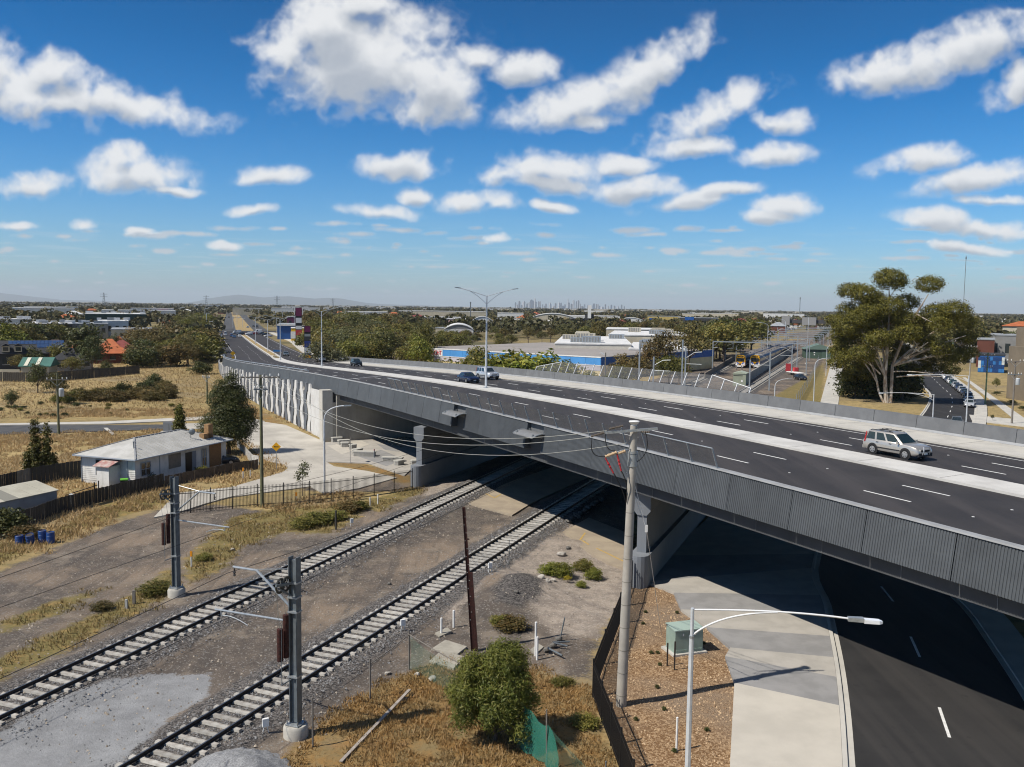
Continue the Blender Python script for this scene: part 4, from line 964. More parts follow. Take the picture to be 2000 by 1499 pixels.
mb = MB(); mb.lathe([(.12, ph - .02), (.13, ph + .06), (.20, ph + .11), (.24, ph + .19), (.22, ph + .21)], 14, (tipx, 0, 0)); mb.build('cap', M_white, cp, smooth=True)
for (x0, z0, x1_, z1_) in ((-1.06, zt - .04, -1.65, zt - .22), (-.25, ph + .02, -.85, ph - .12), (.55, zt + .02, .95, zt - .0)):
    mb = MB(); n_ = 9; ps = [Vector((x0, -.26, z0)).lerp(Vector((x1_, -.30 if x1_ < 0 else -.3, z1_)), i / n_) for i in range(n_ + 1)]
    mb.tube(ps, [.03 if i % 2 else .055 for i in range(n_ + 1)], 8); mb.build('insulator', mat('insulator_brown', (.11, .09, .07), rough=.4), cp, smooth=True)
for y, hh_ in ((884, .10), (895, .34), (905, .30)):
    z = pzz(y); mb = MB(); mb.lathe([(.215, z - hh_ / 2), (.215, z + hh_ / 2)], 16, (tipx * z / ph, 0, 0)); mb.build('clamp_band', M_galv, cp, smooth=True)
z1 = pzz(877)
mb = MB(); mb.tube([(tipx - .1, -.1, z1), (-.25, -.3, z1 - .02), (-.5, -.3, z1 - .12)], .02, 6); mb.build('cable_bracket', M_galv, cp)
for (a_, b_) in (((-.5, -.32, z1 - .12), (-1.0, -.32, z1 - .32)), ((-.12, -.3, z1 - .06), (-.42, -.3, z1 - .18))):
    mb = MB(); a_, b_ = Vector(a_), Vector(b_); mb.tube([a_.lerp(b_, i / 6) for i in range(7)], [.05 if i % 2 else .075 for i in range(7)], 8); mb.build('post_insulator', mat('insulator_tan', (.50, .36, .22), rough=.4), cp, smooth=True)
mr = mat('red_sleeve', (.42, .03, .035), rough=.5)
for x0, z0, x1_, z1_ in ((-1.0, z1 - .36, -.62, z1 - 1.05), (-.48, z1 - .2, -.28, z1 - .95)):
    mb = MB(); a_, b_ = Vector((x0, -.32, z0)), Vector((x1_, -.32, z1_)); n_ = 10; mb.tube([a_.lerp(b_, i / n_) for i in range(n_ + 1)], [.035 if i not in (4, 6) else .055 for i in range(n_ + 1)], 7); mb.build('cable_sleeve', mr, cp)
    mb = MB(); mb.tube(curve_pts(b_, b_ + Vector((.35, 0, -.5)), (tipx * .6 - .17, -.12, z1 - 2.4)), .022, 6); mb.build('cable', M_blk, cp)
for q in ([(-1.6, -.32, zt - .3), (-1.75, -.34, zt - 1.2), (-1.0, -.33, z1 - .3)], [(-1.0, -.26, zt - .1), (-1.05, -.3, zt - .9), (-.55, -.3, z1 - .05)], [(.75, -.26, zt), (1.05, -.3, zt - .9), (tipx + .15, -.1, zt - 1.35)]):
    mb = MB(); mb.tube(curve_pts(*q), .02, 6); mb.build('jumper_cable', M_blk, cp)
# stays down to the ground
ja = Vector((pb.x + .95, pb.y + .1, pb.z + zat(pb, 1256, 1035)))
anchor = at(1292, 1245) + Vector((0, 0, .1))
mst = mat('stay_wire', (.62, .63, .64), rough=.4, metal=.3)
for (y, dx_) in ((922, -.02), (938, .30)):
    z = zat(pb, 1240, y); mb = MB(); mb.tube([Vector((pb.x + dx_, pb.y - .1, z)), ja], .014, 5); mb.build('stay_wire', mst, cp, world=True)
mb = MB(); mb.tube([ja, anchor], .016, 5); mb.build('stay_wire', mst, cp, world=True)
mb = MB(); mb.box(ja, (.12, .08, .32)); mb.build('stay_insulator', M_white, cp, world=True)
# timber pole by the driveway
wb = at(512, 990); wh_ = zat(wb, 513, 733)
def timber_pole(b_, h, label, rz, arms, m_=None, lamp=None, trans=False, r=.17):
    t = thing('power_pole', label, 'power pole', b_, rz, 'timber power poles')
    mb = MB(); mb.tube([(0, 0, -.3), (0, 0, h * .5), (0, 0, h)], [r, r * .85, r * .7], 10); mb.build('shaft', m_ or M_wood, t, smooth=True)
    for (z, w) in arms:
        mb = MB(); mb.box((0, -.18, z), (w, .10, .12)); mb.build('crossarm', M_galvd if w < 2.4 else M_greyw, t)
        for x in (-w / 2 + .1, -w / 4, w / 4, w / 2 - .1):
            mb = MB(); mb.lathe([(.02, z + .05), (.06, z + .12), (.05, z + .2), (.07, z + .24), (.03, z + .32)], 8, (x, -.18, 0)); mb.build('insulator', M_white, t)
        mb = MB(); mb.bar((-w * .32, -.2, z - .02), (0, -.16, z - .85), .04); mb.bar((w * .32, -.2, z - .02), (0, -.16, z - .85), .04); mb.build('brace', M_galv, t)
    if trans:
        mb = MB(); mb.lathe([(.30, h * .62), (.33, h * .62 + .06), (.33, h * .62 + 1.0), (.22, h * .62 + 1.12)], 12, (.48, -.1, 0)); mb.build('transformer', mat('transformer_grey', (.45, .48, .50), rough=.5), t, smooth=True)
    return t
timber_pole(wb, wh_, 'greenish timber power pole between the driveway and the palisade fence', R(12), [(wh_ - .18, 3.3), (wh_ - 1.25, 1.2)])
p = at(115, 849); timber_pole(p, zat(p, 111, 729), 'timber power pole with a transformer beside the side street', R(20), [(zat(p, 111, 742), 2.6)], trans=True)
p = at(405, 790); timber_pole(p, zat(p, 401, 733), 'slim timber power pole on the bank before the patterned wall', R(-30), [(zat(p, 401, 737), 2.0)])
# service wires from the timber pole across to the concrete pole
e1 = [Vector((pb.x - 1.7, pb.y - .3, ph - .5)), Vector((pb.x - .95, pb.y - .3, ph - .2)), Vector((pb.x + .05, pb.y - .1, ph - .75))]
st = [Vector((wb.x + q * math.cos(R(12)), wb.y - .2 + q * math.sin(R(12)), wh_ - (.05 if i < 2 else .1))) for i, q in enumerate((-1.4, .1, 1.4))]
for i, (a_, b_) in enumerate(zip(st, e1)):
    wire('power_line', ['power line strung from the timber pole to the end of the crossarm', 'power line strung from the timber pole to the cap of the concrete pole', 'lowest power line strung from the timber pole to the concrete pole'][i], sagged(a_, b_, (2.35, 2.2, 2.9)[i], 24), .015, mat('pale_cable', (.34, .34, .31), rough=.5), 'power line', 'power lines over the yard')
far_w = at(405, 790); far_z = zat(far_w, 401, 737)
for i, q in enumerate((-1.2, .1, 1.2)):
    wire('power_line', ['thin power line from the timber pole back to the pole on the bank, outer', 'thin power line from the timber pole back to the pole on the bank, middle', 'thin power line from the timber pole back to the pole on the bank, inner'][i], sagged(st[i], Vector((far_w.x + q * .6, far_w.y, far_z)), 1.2), .012, MATS['pale_cable'], 'power line', 'power lines over the yard')

# brown steel post with bolt holes
rb = gz(at(924, 1272)); rh = zat(rb, 905, 992)
t = thing('steel_post', 'leaning rust-brown steel post with bolts, standing between the middle track and the bush', 'post', rb)
tx_ = -.55
mb = MB(); mb.loft([[(-.11, -.05, 0), (-.11, .05, 0), (-.09, .05, 0), (-.09, .01, 0), (.09, .01, 0), (.09, .05, 0), (.11, .05, 0), (.11, -.05, 0), (.09, -.05, 0), (.09, -.01, 0), (-.09, -.01, 0), (-.09, -.05, 0)], [(x + tx_, y, rh - .0) for x, y in [(-.08, -.05), (-.08, .05), (-.06, .05), (-.06, .01), (.06, .01), (.06, .05), (.08, .05), (.08, -.05), (.06, -.05), (.06, -.01), (-.06, -.01), (-.06, -.05)]]]); mb.build('shaft', M_rust, t, fix=True)
for i in range(14):
    z = rh * (.22 + .055 * i); x = tx_ * z / rh; mb = MB(); mb.lathe([(.018, -.075), (.018, -.052)], 6, (x + (.04 if i % 2 else -.04), 0, z), 'Y'); mb.build('bolt', mat('bolt_pale', (.5, .5, .48), rough=.5), t)
for z in (rh * .78, rh * .66): mb = MB(); mb.box((tx_ * z / rh + .13, 0, z), (.12, .06, .06)); mb.build('lug', M_rust, t)
mb = MB(); mb.loft([[(.10, -.10, 0), (.26, -.10, 0), (.26, .10, 0), (.10, .10, 0)], [(tx_ * .55 + .10, -.08, rh * .55), (tx_ * .55 + .24, -.08, rh * .55), (tx_ * .55 + .24, .08, rh * .55), (tx_ * .55 + .10, .08, rh * .55)]]); mb.build('reinforcing_channel', M_rust, t, fix=True)

# ---------------------------------------------------------------- fences
def palisade(label, pts, h, post_px=None, gap=.115, pickets=True):
    """black steel fence along ground points; posts every span, pickets joined per span"""
    t = thing('palisade_fence', label, 'fence', gz(pts[0]))
    for i in range(len(pts)):
        p = gz(pts[i]); mb = MB(); mb.box((p.x, p.y, p.z + (h + .12) / 2), (.075, .075, h + .12)); mb.build('post', M_blk, t, world=True)
    for a_, b_ in zip(pts[:-1], pts[1:]):
        a_, b_ = gz(a_), gz(b_); L = (b_ - a_).length; n_ = int(L / gap)
        for z in (.22, h - .22): mb = MB(); mb.bar(a_ + Vector((0, 0, z)), b_ + Vector((0, 0, z)), .035, .045); mb.build('rail', M_blk, t, world=True)
        mb = MB()
        for k in range(1, n_):
            q = a_.lerp(b_, k / n_); mb.bar(q + Vector((0, 0, .06)), q + Vector((0, 0, h)), .028)
        o = mb.build('pickets', M_blk, t, world=True); o['kind'] = 'stuff'
    return t
xs = [454, 503, 554, 605, 647, 690, 731, 770, 806]
def fy(x): return 1003 + (x - 330) * (953 - 1003) / (806 - 330)
palisade('black palisade fence between the driveway and the railway, ending at the pier', [at(334, 1004), at(372, 1001), at(412, 997)] + [at(x, y) for x, y in zip(xs, [993, 989, 986, 982, 977, 972, 966, 960, 954])], 1.95)
palisade('black steel fence bending round the mulch bed by the concrete pole', [at(1234, 1150), at(1223, 1184), at(1211, 1219), at(1198, 1254), at(1181, 1300), at(1158, 1364), at(1175, 1412), at(1193, 1458), at(1212, 1510), at(1236, 1575)], 1.72, gap=.085)
M_pale = mat('dark_paling', (.075, .066, .055), (.045, .040, .034), sc=2.5, rough=.95, bump=.3, stretch=(4, 4, .5), rnd=.25)
def plank_fence(label, pts, h, m_, L=2.4, grp='timber fences', vary=0.0, name='paling_fence'):
    t = thing(name, label, 'fence', gz(pts[0]), 0, grp)
    for a_, b_ in zip(pts[:-1], pts[1:]):
        n_ = max(1, round((b_ - a_).length / L))
        for k in range(n_):
            p, q = gz(a_.lerp(b_, k / n_)), gz(a_.lerp(b_, (k + .985) / n_)); mb = MB()
            hh_ = h * (1 + RNG.uniform(-vary, vary)); d_ = (q - p); nn = Vector((d_.y, -d_.x, 0)).normalized()
            nb = max(2, int(d_.length / .2)); ring = []
            for j in range(nb):
                e0, e1_ = p.lerp(q, j / nb), p.lerp(q, (j + .93) / nb); dd = nn * (.02 if j % 2 else 0)
                hj = hh_ + RNG.uniform(-.03, .03)
                mb.loft([[e0 + dd, e1_ + dd, e1_ + dd + nn * .025, e0 + dd + nn * .025], [e0 + dd + Vector((0, 0, hj)), e1_ + dd + Vector((0, 0, hj)), e1_ + dd + nn * .025 + Vector((0, 0, hj)), e0 + dd + nn * .025 + Vector((0, 0, hj))]])
            mm = m_[RNG.randrange(len(m_))] if isinstance(m_, list) else m_
            mb.build('fence_panel', mm, t, world=True, fix=True)
    return t
M_ph = [mat('panel_navy', (.022, .024, .038), rough=.7), mat('panel_dark', (.035, .034, .032), rough=.8), mat('panel_grey', (.16, .155, .14), (.12, .115, .10), sc=2, rough=.8), mat('panel_black', (.02, .02, .02), rough=.8)]
plank_fence('weathered dark paling fence along the front of the white house yard', [at(0, 1042), at(60, 1025), at(112, 1004), at(180, 985), at(250, 968), at(303, 955), at(320, 950)], 1.35, M_pale, 2.4)
plank_fence('low grey brick and paling fence before the parked dark car', [at(322, 950), at(380, 938), at(455, 922), at(505, 915)], 1.05, mat('fence_brown', (.13, .10, .075), (.08, .065, .05), sc=2, rough=.95), 2.4)
plank_fence('patchwork fence of dark and grey sheets behind the yard grass', [at(-40, 975), at(8, 962), at(60, 948), at(110, 940), at(160, 932)], 1.75, M_ph, 2.2)
plank_fence('broken white picket fence beneath the large dark tree', [at(463, 872), at(478, 888), at(492, 905), at(506, 908)], 1.0, mat('old_white_paint', (.62, .61, .58), (.40, .38, .35), sc=3, rough=.9), 1.6, vary=.15)
plank_fence('long brown boundary fence between the dry field and the houses', [pol(-60, 232), pol(0, 228), pol(90, 224), pol(180, 232), pol(270, 244)], 2.1, mat('boundary_brown', (.075, .066, .055), (.055, .048, .040), sc=.4, rough=.95), 6.0)
# ---------------------------------------------------------------- white house with its yard
A_, B_ = at(160, 942.5), at(265, 953)
ud = (B_ - A_).normalized(); vd = Vector((-ud.y, ud.x, 0)); HL, HW = 13.8, (B_ - A_).length
def hp(a, b, z): return A_ + ud * a + vd * b + Vector((0, 0, z))
hs_ = thing('weatherboard_house', 'old white weatherboard house with a low grey metal hip roof and boarded windows', 'house', A_)
M_wb = mat('white_weatherboard', (.70, .69, .66), (.50, .485, .45), sc=.8, rough=.85, streak=.35, lo=.4, hi=.8)
M_wb2 = mat('grey_board', (.30, .29, .27), (.22, .21, .19), sc=2, rough=.9)
ez = 2.85
mb = MB(); mb.loft([[hp(0, 0, -.1), hp(HW, 0, -.1), hp(HW, HL, -.1), hp(0, HL, -.1)], [hp(0, 0, ez), hp(HW, 0, ez), hp(HW, HL, ez), hp(0, HL, ez)]]); mb.build('wall', M_wb, hs_, world=True, fix=True)
for i in range(13):       # lapped boards on the two walls in view
    z = .35 + i * .19
    for (p, q, nrm) in ((hp(0, 0, 0), hp(HW, 0, 0), -vd), (hp(HW, 0, 0), hp(HW, HL, 0), ud)):
        mb = MB(); e_ = nrm * .03; mb.add([p + nrm * .004 + Vector((0, 0, z + .185)), q + nrm * .004 + Vector((0, 0, z + .185)), q + e_ + Vector((0, 0, z)), p + e_ + Vector((0, 0, z)), p + nrm * .004 + Vector((0, 0, z)), q + nrm * .004 + Vector((0, 0, z))], [(0, 3, 2, 1), (3, 4, 5, 2)]); mb.build('weatherboard', M_wb, hs_, world=True, fix=True)
ov = .55; rz_ = ez + 1.35
M_roofm = mat('weathered_roof_metal', (.47, .465, .44), (.37, .365, .34), sc=.6, rough=.65, metal=.0, streak=.2)
e = [hp(-ov, -ov, ez - .02), hp(HW + ov, -ov, ez - .02), hp(HW + ov, HL + ov, ez - .02), hp(-ov, HL + ov, ez - .02)]
r1, r2 = hp(HW / 2, HW / 2 + .2, rz_), hp(HW / 2, HL - HW / 2, rz_)
mb = MB(); up_ = Vector((0, 0, .06))
mb.add([*e, r1, r2, *[q - Vector((0, 0, .10)) for q in e]], [(0, 1, 4), (1, 2, 5, 4), (2, 3, 5), (3, 0, 4, 5), (0, 6, 7, 1), (1, 7, 8, 2), (2, 8, 9, 3), (3, 9, 6, 0), (6, 9, 8, 7)]); roof = mb.build('roof', M_roofm, hs_, world=True, fix=True)
def roofz(a, b):   # height of the roof plane over a plan point
    dd = min(a + ov, HW + ov - a, b + ov, HL + ov - b); return ez + dd * (rz_ - ez) / (HW / 2 + ov)
for k in range(1, 26):    # standing seams on the slope that faces the yard
    b_ = k * (HL + 2 * ov) / 26 - ov; top_a = HW / 2 if HW / 2 - .3 < b_ < HL - HW / 2 + .3 else (HW - b_ if b_ < HL / 2 else HW - (HL - b_))
    if top_a < HW + ov - .2:
        mb = MB(); mb.bar(hp(HW + ov, b_, ez + .01), hp(top_a, b_, roofz(top_a, b_) + .03), .03, .05); mb.build('roof_seam', M_roofm, roof); roof.children[-1].location -= Vector(A_)
for q in (e[0], e[1], e[2]): 
    mb = MB(); mb.bar(q + Vector((0, 0, .05)), (r1 if q != e[2] else r2) + Vector((0, 0, .04)), .14, .05); o = mb.build('ridge_cap', M_cope, roof); o.location -= Vector(A_)
mb = MB(); mb.bar(r1 + Vector((0, 0, .04)), r2 + Vector((0, 0, .04)), .14, .05); o = mb.build('ridge_cap', M_cope, roof); o.location -= Vector(A_)
def hwin(p, q, z0, z1, nrm, nm, m_, fr=True):
    mb = MB(); mb.loft([[p + nrm * .035 + Vector((0, 0, z)), q + nrm * .035 + Vector((0, 0, z)), q + nrm * .06 + Vector((0, 0, z)), p + nrm * .06 + Vector((0, 0, z))] for z in (z0, z1)]); o = mb.build(nm, m_, hs_, world=True, fix=True)
    if fr:
        f_ = MB(); 
        for a_, b_ in (((p, z0), (q, z0)), ((p, z1), (q, z1)), ((p, z0), (p, z1)), ((q, z0), (q, z1)), ((p.lerp(q, .5), z0), (p.lerp(q, .5), z1)), ((p, (z0 + z1) / 2), (q, (z0 + z1) / 2))): f_.bar(a_[0] + nrm * .075 + Vector((0, 0, a_[1])), b_[0] + nrm * .075 + Vector((0, 0, b_[1])), .07, .05)
        w = f_.build('frame', mat('grey_frame', (.33, .37, .42), rough=.6), o); w.location -= Vector(A_)
    return o
W = lambda a: hp(a, 0, 0)
S_ = lambda b: hp(HW, b, 0)
hwin(W(1.9), W(3.0), .9, 2.45, -vd, 'window', M_glass); hwin(S_(.7), S_(2.0), 1.0, 2.3, ud, 'window', M_glass)
hwin(S_(4.6), S_(6.4), 1.05, 2.5, ud, 'boarded_window', mat('chipboard', (.25, .215, .175), (.21, .18, .145), sc=3, rough=.9), False)
hwin(S_(7.1), S_(8.1), .15, 2.35, ud, 'door', M_blk, False); hwin(S_(8.15), S_(8.75), .15, 2.35, ud, 'door', mat('grey_blue_door', (.22, .25, .29), rough=.7), False)
hwin(S_(9.7), S_(10.4), .5, 2.4, ud, 'window', M_glass); hwin(S_(10.9), S_(12.9), .2, 2.6, ud, 'brick_infill', mat('tan_brick', (.30, .17, .075), (.20, .11, .05), sc=9, rough=.9), False)
for q in (hp(.06, -.06, 0), hp(HW - .9, -.06, 0), hp(HW + .06, 3.3, 0)): MB().tube([q + Vector((0, 0, .05)), q + Vector((0, 0, ez - .05))], .045, 6).build('downpipe', mat('grey_frame', (.33, .37, .42)), hs_, world=True)
for a_, b_ in ((e[0], e[1]), (e[1], e[2])): MB().bar(a_ + Vector((0, 0, -.03)), b_ + Vector((0, 0, -.03)), .12, .11).build('gutter', mat('grey_frame', (.33, .37, .42)), hs_, world=True)
# lean-to porch on the short side
mb = MB(); mb.loft([[hp(a, b, z) for a, b in ((3.4, -1.5), (4.9, -1.5), (4.9, -.04), (3.4, -.04))] for z in (-.1, 2.15)]); mb.build('porch', M_wb, hs_, world=True, fix=True)
mb = MB(); mb.add([hp(3.15, -1.75, 2.2), hp(5.15, -1.75, 2.2), hp(5.15, 0, 2.72), hp(3.15, 0, 2.72), hp(3.15, -1.75, 2.13), hp(5.15, -1.75, 2.13), hp(5.15, 0, 2.6), hp(3.15, 0, 2.6)], [(0, 1, 2, 3), (4, 7, 6, 5), (0, 4, 5, 1), (1, 5, 6, 2), (3, 7, 4, 0), (2, 6, 7, 3)]); mb.build('awning', mat('faded_red_metal', (.35, .16, .14), (.45, .38, .34), sc=2, rough=.6), hs_, world=True, fix=True)
# stepped brick chimney, flue, dish
mk_ = mat('chimney_brick', (.36, .22, .10), (.24, .14, .07), sc=10, rough=.9)
for k, (b_, w, z1_) in enumerate(((11.6, 1.5, ez + .95), (12.0, .75, ez + 1.9))):
    mb = MB(); p = hp(HW - .9, b_, 0); mb.loft([[p - ud * .3 - vd * w / 2 + Vector((0, 0, z)), p + ud * .3 - vd * w / 2 + Vector((0, 0, z)), p + ud * .3 + vd * w / 2 + Vector((0, 0, z)), p - ud * .3 + vd * w / 2 + Vector((0, 0, z))] for z in (ez - .1, z1_)]); mb.build('chimney', mk_, hs_, world=True, fix=True)
p = hp(HW - 1.6, 1.6, 0); z = roofz(HW - 1.6, 1.6); mb = MB(); mb.tube([p + Vector((0, 0, z - .1)), p + Vector((0, 0, z + .55))], .06, 8); mb.lathe([(.11, z + .55), (.11, z + .62)], 8, p); mb.build('flue', M_galvd, hs_, world=True)
p = hp(HW - 1.3, 9.6, 0); z = roofz(HW - 1.3, 9.6); mb = MB(); mb.tube([p + Vector((0, 0, z - .1)), p + Vector((0, 0, z + .7))], .03, 6); mb.lathe([(.02, 0), (.22, .04), (.36, .12)], 12, p + Vector((.1, -.05, z + .7)), 'Y'); mb.bar(p + Vector((.1, -.05, z + .7)), p + Vector((-.35, -.75, z + .62)), .03); mb.build('satellite_dish', M_galvd, hs_, world=True)
# garden shed with a metal roof in the corner of the yard
s0 = at(16, 1020); sd1 = at(112, 997)
t = thing('garden_shed', 'low cream metal shed with a shallow gable roof below the white house', 'shed', s0)
ux = (sd1 - s0).normalized(); uy = Vector((-ux.y, ux.x, 0)); SL_, SW_ = (sd1 - s0).length, 5.2
def shp(a, b, z): return s0 + ux * a + uy * b + Vector((0, 0, z))
mb = MB(); mb.loft([[shp(a, b, z) for a, b in ((-4, 0), (SL_, 0), (SL_, SW_), (-4, SW_))] for z in (-.1, 1.75)]); mb.build('wall', mat('shed_grey', (.30, .31, .32), (.25, .255, .26), sc=1, rough=.7), t, world=True, fix=True)
M_sroof = mat('cream_roof_metal', (.50, .475, .38), (.43, .405, .32), sc=.7, rough=.55, streak=.15)
for sgn, (b0, b1) in enumerate(((-.15, SW_ / 2), (SW_ / 2, SW_ + .15))):
    z0, z1_ = (1.74, 2.35) if sgn == 0 else (2.35, 1.74)
    n_ = 7
    for k in range(n_):
        a0_, a1_ = -4.1 + (SL_ + 4.2) * k / n_ + .012, -4.1 + (SL_ + 4.2) * (k + 1) / n_ - .012; mb = MB()
        mb.loft([[shp(a0_, b0, z0), shp(a1_, b0, z0), shp(a1_, b1, z1_), shp(a0_, b1, z1_)], [shp(a0_, b0, z0 + .05), shp(a1_, b0, z0 + .05), shp(a1_, b1, z1_ + .05), shp(a0_, b1, z1_ + .05)]]); mb.build('roof_sheet', M_sroof if k != 3 else mat('old_grey_sheet', (.25, .24, .20), rough=.7), t, world=True, fix=True)
mb = MB(); mb.add([shp(SL_, 0, 1.75), shp(SL_, SW_, 1.75), shp(SL_, SW_ / 2, 2.34)], [(0, 1, 2)]); mb.build('gable', MATS['shed_grey'], t, world=True)

# ---------------------------------------------------------------- vehicles
SPEC = {
 'suv': dict(L=4.46, W=1.78, H=1.66, belt=1.03, wb=2.63, wr=.355, gb=(-.475, .235), gt=(-.425, .045), st=[(-.5, .74, .84, .46), (-.49, .98, .92, .34), (-.42, 1.04, .985, .26), (-.1, 1.03, 1, .25), (.19, 1.02, 1, .25), (.25, 1.02, .985, .25), (.38, .97, .965, .26), (.455, .89, .92, .28), (.49, .74, .85, .34), (.5, .60, .80, .42)], win=[(.04, .30), (.325, .60), (.625, .97)]),
 'big': dict(L=4.85, W=1.88, H=1.86, belt=1.14, wb=2.79, wr=.39, gb=(-.475, .20), gt=(-.44, .06), st=[(-.5, .80, .88, .52), (-.49, 1.1, .95, .40), (-.42, 1.15, .99, .32), (-.1, 1.14, 1, .31), (.17, 1.13, 1, .31), (.21, 1.13, .985, .31), (.38, 1.08, .97, .31), (.46, 1.02, .93, .33), (.49, .84, .88, .38), (.5, .68, .84, .46)], win=[(.04, .32), (.34, .62), (.64, .97)]),
 'sedan': dict(L=4.7, W=1.80, H=1.45, belt=.93, wb=2.75, wr=.325, gb=(-.365, .215), gt=(-.20, .03), st=[(-.5, .66, .82, .42), (-.49, .92, .90, .30), (-.40, .97, .96, .22), (-.30, .95, .99, .21), (0, .93, 1, .20), (.18, .93, 1, .20), (.24, .92, .98, .20), (.38, .84, .955, .21), (.46, .73, .90, .24), (.49, .60, .83, .30), (.5, .5, .78, .36)], win=[(.18, .46), (.49, .93)]),
 'van': dict(L=5.0, W=1.9, H=2.2, belt=1.2, wb=3.0, wr=.35, gb=(-.49, .40), gt=(-.47, .28), st=[(-.5, .9, .9, .45), (-.49, 1.2, .97, .34), (-.3, 1.2, 1, .28), (.3, 1.2, 1, .28), (.40, 1.18, .98, .28), (.47, 1.0, .93, .3), (.5, .7, .85, .4)], win=[(.70, .97)]),
}
def car_geo(kind):
    c = SPEC[kind]; L, W, H = c['L'], c['W'] / 2, c['H']; out = []
    mb = MB(); rings = []
    for xf, zt_, wf, zb in c['st']:
        x, w = xf * L, wf * W; zm = zb + (zt_ - zb) * .5
        half = [(w * .80, zb), (w * .965, zb + .09), (w * .99, zb + (zt_ - zb) * .28), (w, zb + (zt_ - zb) * .55), (w * .975, zt_ - .10), (w * .93, zt_ - .025), (w * .80, zt_)]
        rings.append([(x, y, z) for y, z in half] + [(x, -y, z) for y, z in half[::-1]])
    mb.loft(rings[::-1]); out.append(('body', mb, 'paint', True))
    b0, b1 = c['gb'][0] * L, c['gb'][1] * L; t0, t1 = c['gt'][0] * L, c['gt'][1] * L; zb = c['belt'] - .03; wb_, wt_ = W * .925, W * .735
    mb = MB(); prof = [(0, 0), (.5, 0), (.90, .0), (.985, .02), (1.0, .09)]
    rg = []
    for v_, ins in prof:
        x0, x1_ = b0 + (t0 - b0) * v_ + ins * 1.2, b1 + (t1 - b1) * v_ - ins * 1.6; w = wb_ + (wt_ - wb_) * v_ - ins; z = zb + (H - .02 - zb) * v_
        if v_ == 1.0: z = H
        rg.append([(x1_, w * .93, z), (x1_ + .0, w * .5, z + (.0)), (x1_, -w * .5, z), (x1_, -w * .93, z), (x1_ - .10, -w, z), (x0 + .08, -w, z), (x0, -w * .92, z), (x0, w * .92, z), (x0 + .08, w, z), (x1_ - .10, w, z)])
    mb.loft(rg[::-1]); out.append(('cabin', mb, 'paint', True))
    def sidept(u_, v_, sg):
        x0, x1_ = b0 + (t0 - b0) * v_, b1 + (t1 - b1) * v_; return Vector((x0 + (x1_ - x0) * u_, sg * (wb_ + (wt_ - wb_) * v_ + .008), zb + (H - .02 - zb) * v_))
    for sg in (-1, 1):
        for a_, b_ in c['win']:
            mb = MB(); q = [sidept(a_ + .01, .10, sg), sidept(b_ - .015, .10, sg), sidept(b_ - .02, .86, sg), sidept(a_ + .02, .86, sg)]
            mb.quad(*(q if sg < 0 else q[::-1])); out.append(('side_window', mb, 'glass', False))
    for nm, x0, x1_, sg in (('windscreen', b1, t1, 1), ('rear_window', b0, t0, -1)):
        def fp_(u_, v_): 
            w = (wb_ + (wt_ - wb_) * v_) * .90; return Vector((x0 + (x1_ - x0) * v_ + sg * .012, w * (2 * u_ - 1), zb + (H - .02 - zb) * v_ + .004))
        mb = MB(); q = [fp_(.02, .08), fp_(.98, .08), fp_(.97, .89), fp_(.03, .89)]; mb.quad(*(q[::-1] if sg > 0 else q))
        if sg > 0: mb.f = [f[::-1] for f in mb.f]
        out.append((nm, mb, 'glass', False))
    for x in (-c['wb'] / 2, c['wb'] / 2):
        for sg in (-1, 1):
            r = c['wr']; y = sg * (W - .12)
            mb = MB(); mb.lathe([(r * 1.2, sg * .0), (r * 1.2, sg * .122), (r * 1.12, sg * .126)], 18, (x, sg * (W - .118), r * 1.06), 'Y'); out.append(('wheel_arch', mb, 'trim', False))
            mb = MB(); mb.lathe([(r * .6, -.09), (r * .93, -.10), (r, -.06), (r, .06), (r * .93, .10), (r * .6, .105)], 20, (x, sg * (W - .085), r), 'Y'); out.append(('tyre', mb, 'tyre', True))
            mb = MB(); yo = sg * (W + .022)
            mb.lathe([(r * .62, -.01), (r * .62, .012), (r * .5, .012)], 16, (x, yo - sg * .004, r), 'Y')
            out.append(('rim', mb, 'rim', False))
            mb = MB(); 
            for k in range(5):
                a_ = k * 2 * math.pi / 5 + .55; mb.lathe([(r * .09, -.002), (r * .09, .006)], 6, (x + r * .40 * math.cos(a_), yo + sg * .014, r + r * .40 * math.sin(a_)), 'Y')
            out.append(('rim_holes', mb, 'trim', False))
    f = L / 2
    for sg in (-1, 1):
        mb = MB(); st = c['st'][-3]; mb.loft([[(f - .40, sg * W * .60, st[1] - .19), (f - .10, sg * W * .55, st[1] - .20), (f - .14, sg * W * .80, st[1] - .20), (f - .45, sg * W * .935, st[1] - .18)], [(f - .44, sg * W * .60, st[1] + .035), (f - .20, sg * W * .55, st[1] - .03), (f - .24, sg * W * .78, st[1] - .03), (f - .50, sg * W * .925, st[1] + .02)]]); out.append(('headlight', mb, 'lens', False))
        mb = MB(); z0 = c['belt'] - .22; zz_ = (H * .93 if kind in ('suv', 'big', 'van') else c['belt'] - .02); mb.loft([[(-f + .02, sg * W * .78, z0), (-f + .14, sg * W * .96, z0), (-f + .28, sg * W * .98, z0 + .05), (-f + .10, sg * W * .78, z0)], [(-f + .18 if zz_ > 1.3 else -f + .04, sg * W * .72, zz_), (-f + .22 if zz_ > 1.3 else -f + .14, sg * W * .82, zz_), (-f + .30, sg * W * (.83 if zz_ > 1.3 else .95), zz_), (-f + .24 if zz_ > 1.3 else -f + .1, sg * W * .72, zz_)]]); out.append(('tail_light', mb, 'red', False))
        mb = MB(); mb.box((b1 - .28, sg * (W + .06), c['belt'] + .06), (.12, .2, .15)); out.append(('mirror', mb, 'paint', False))
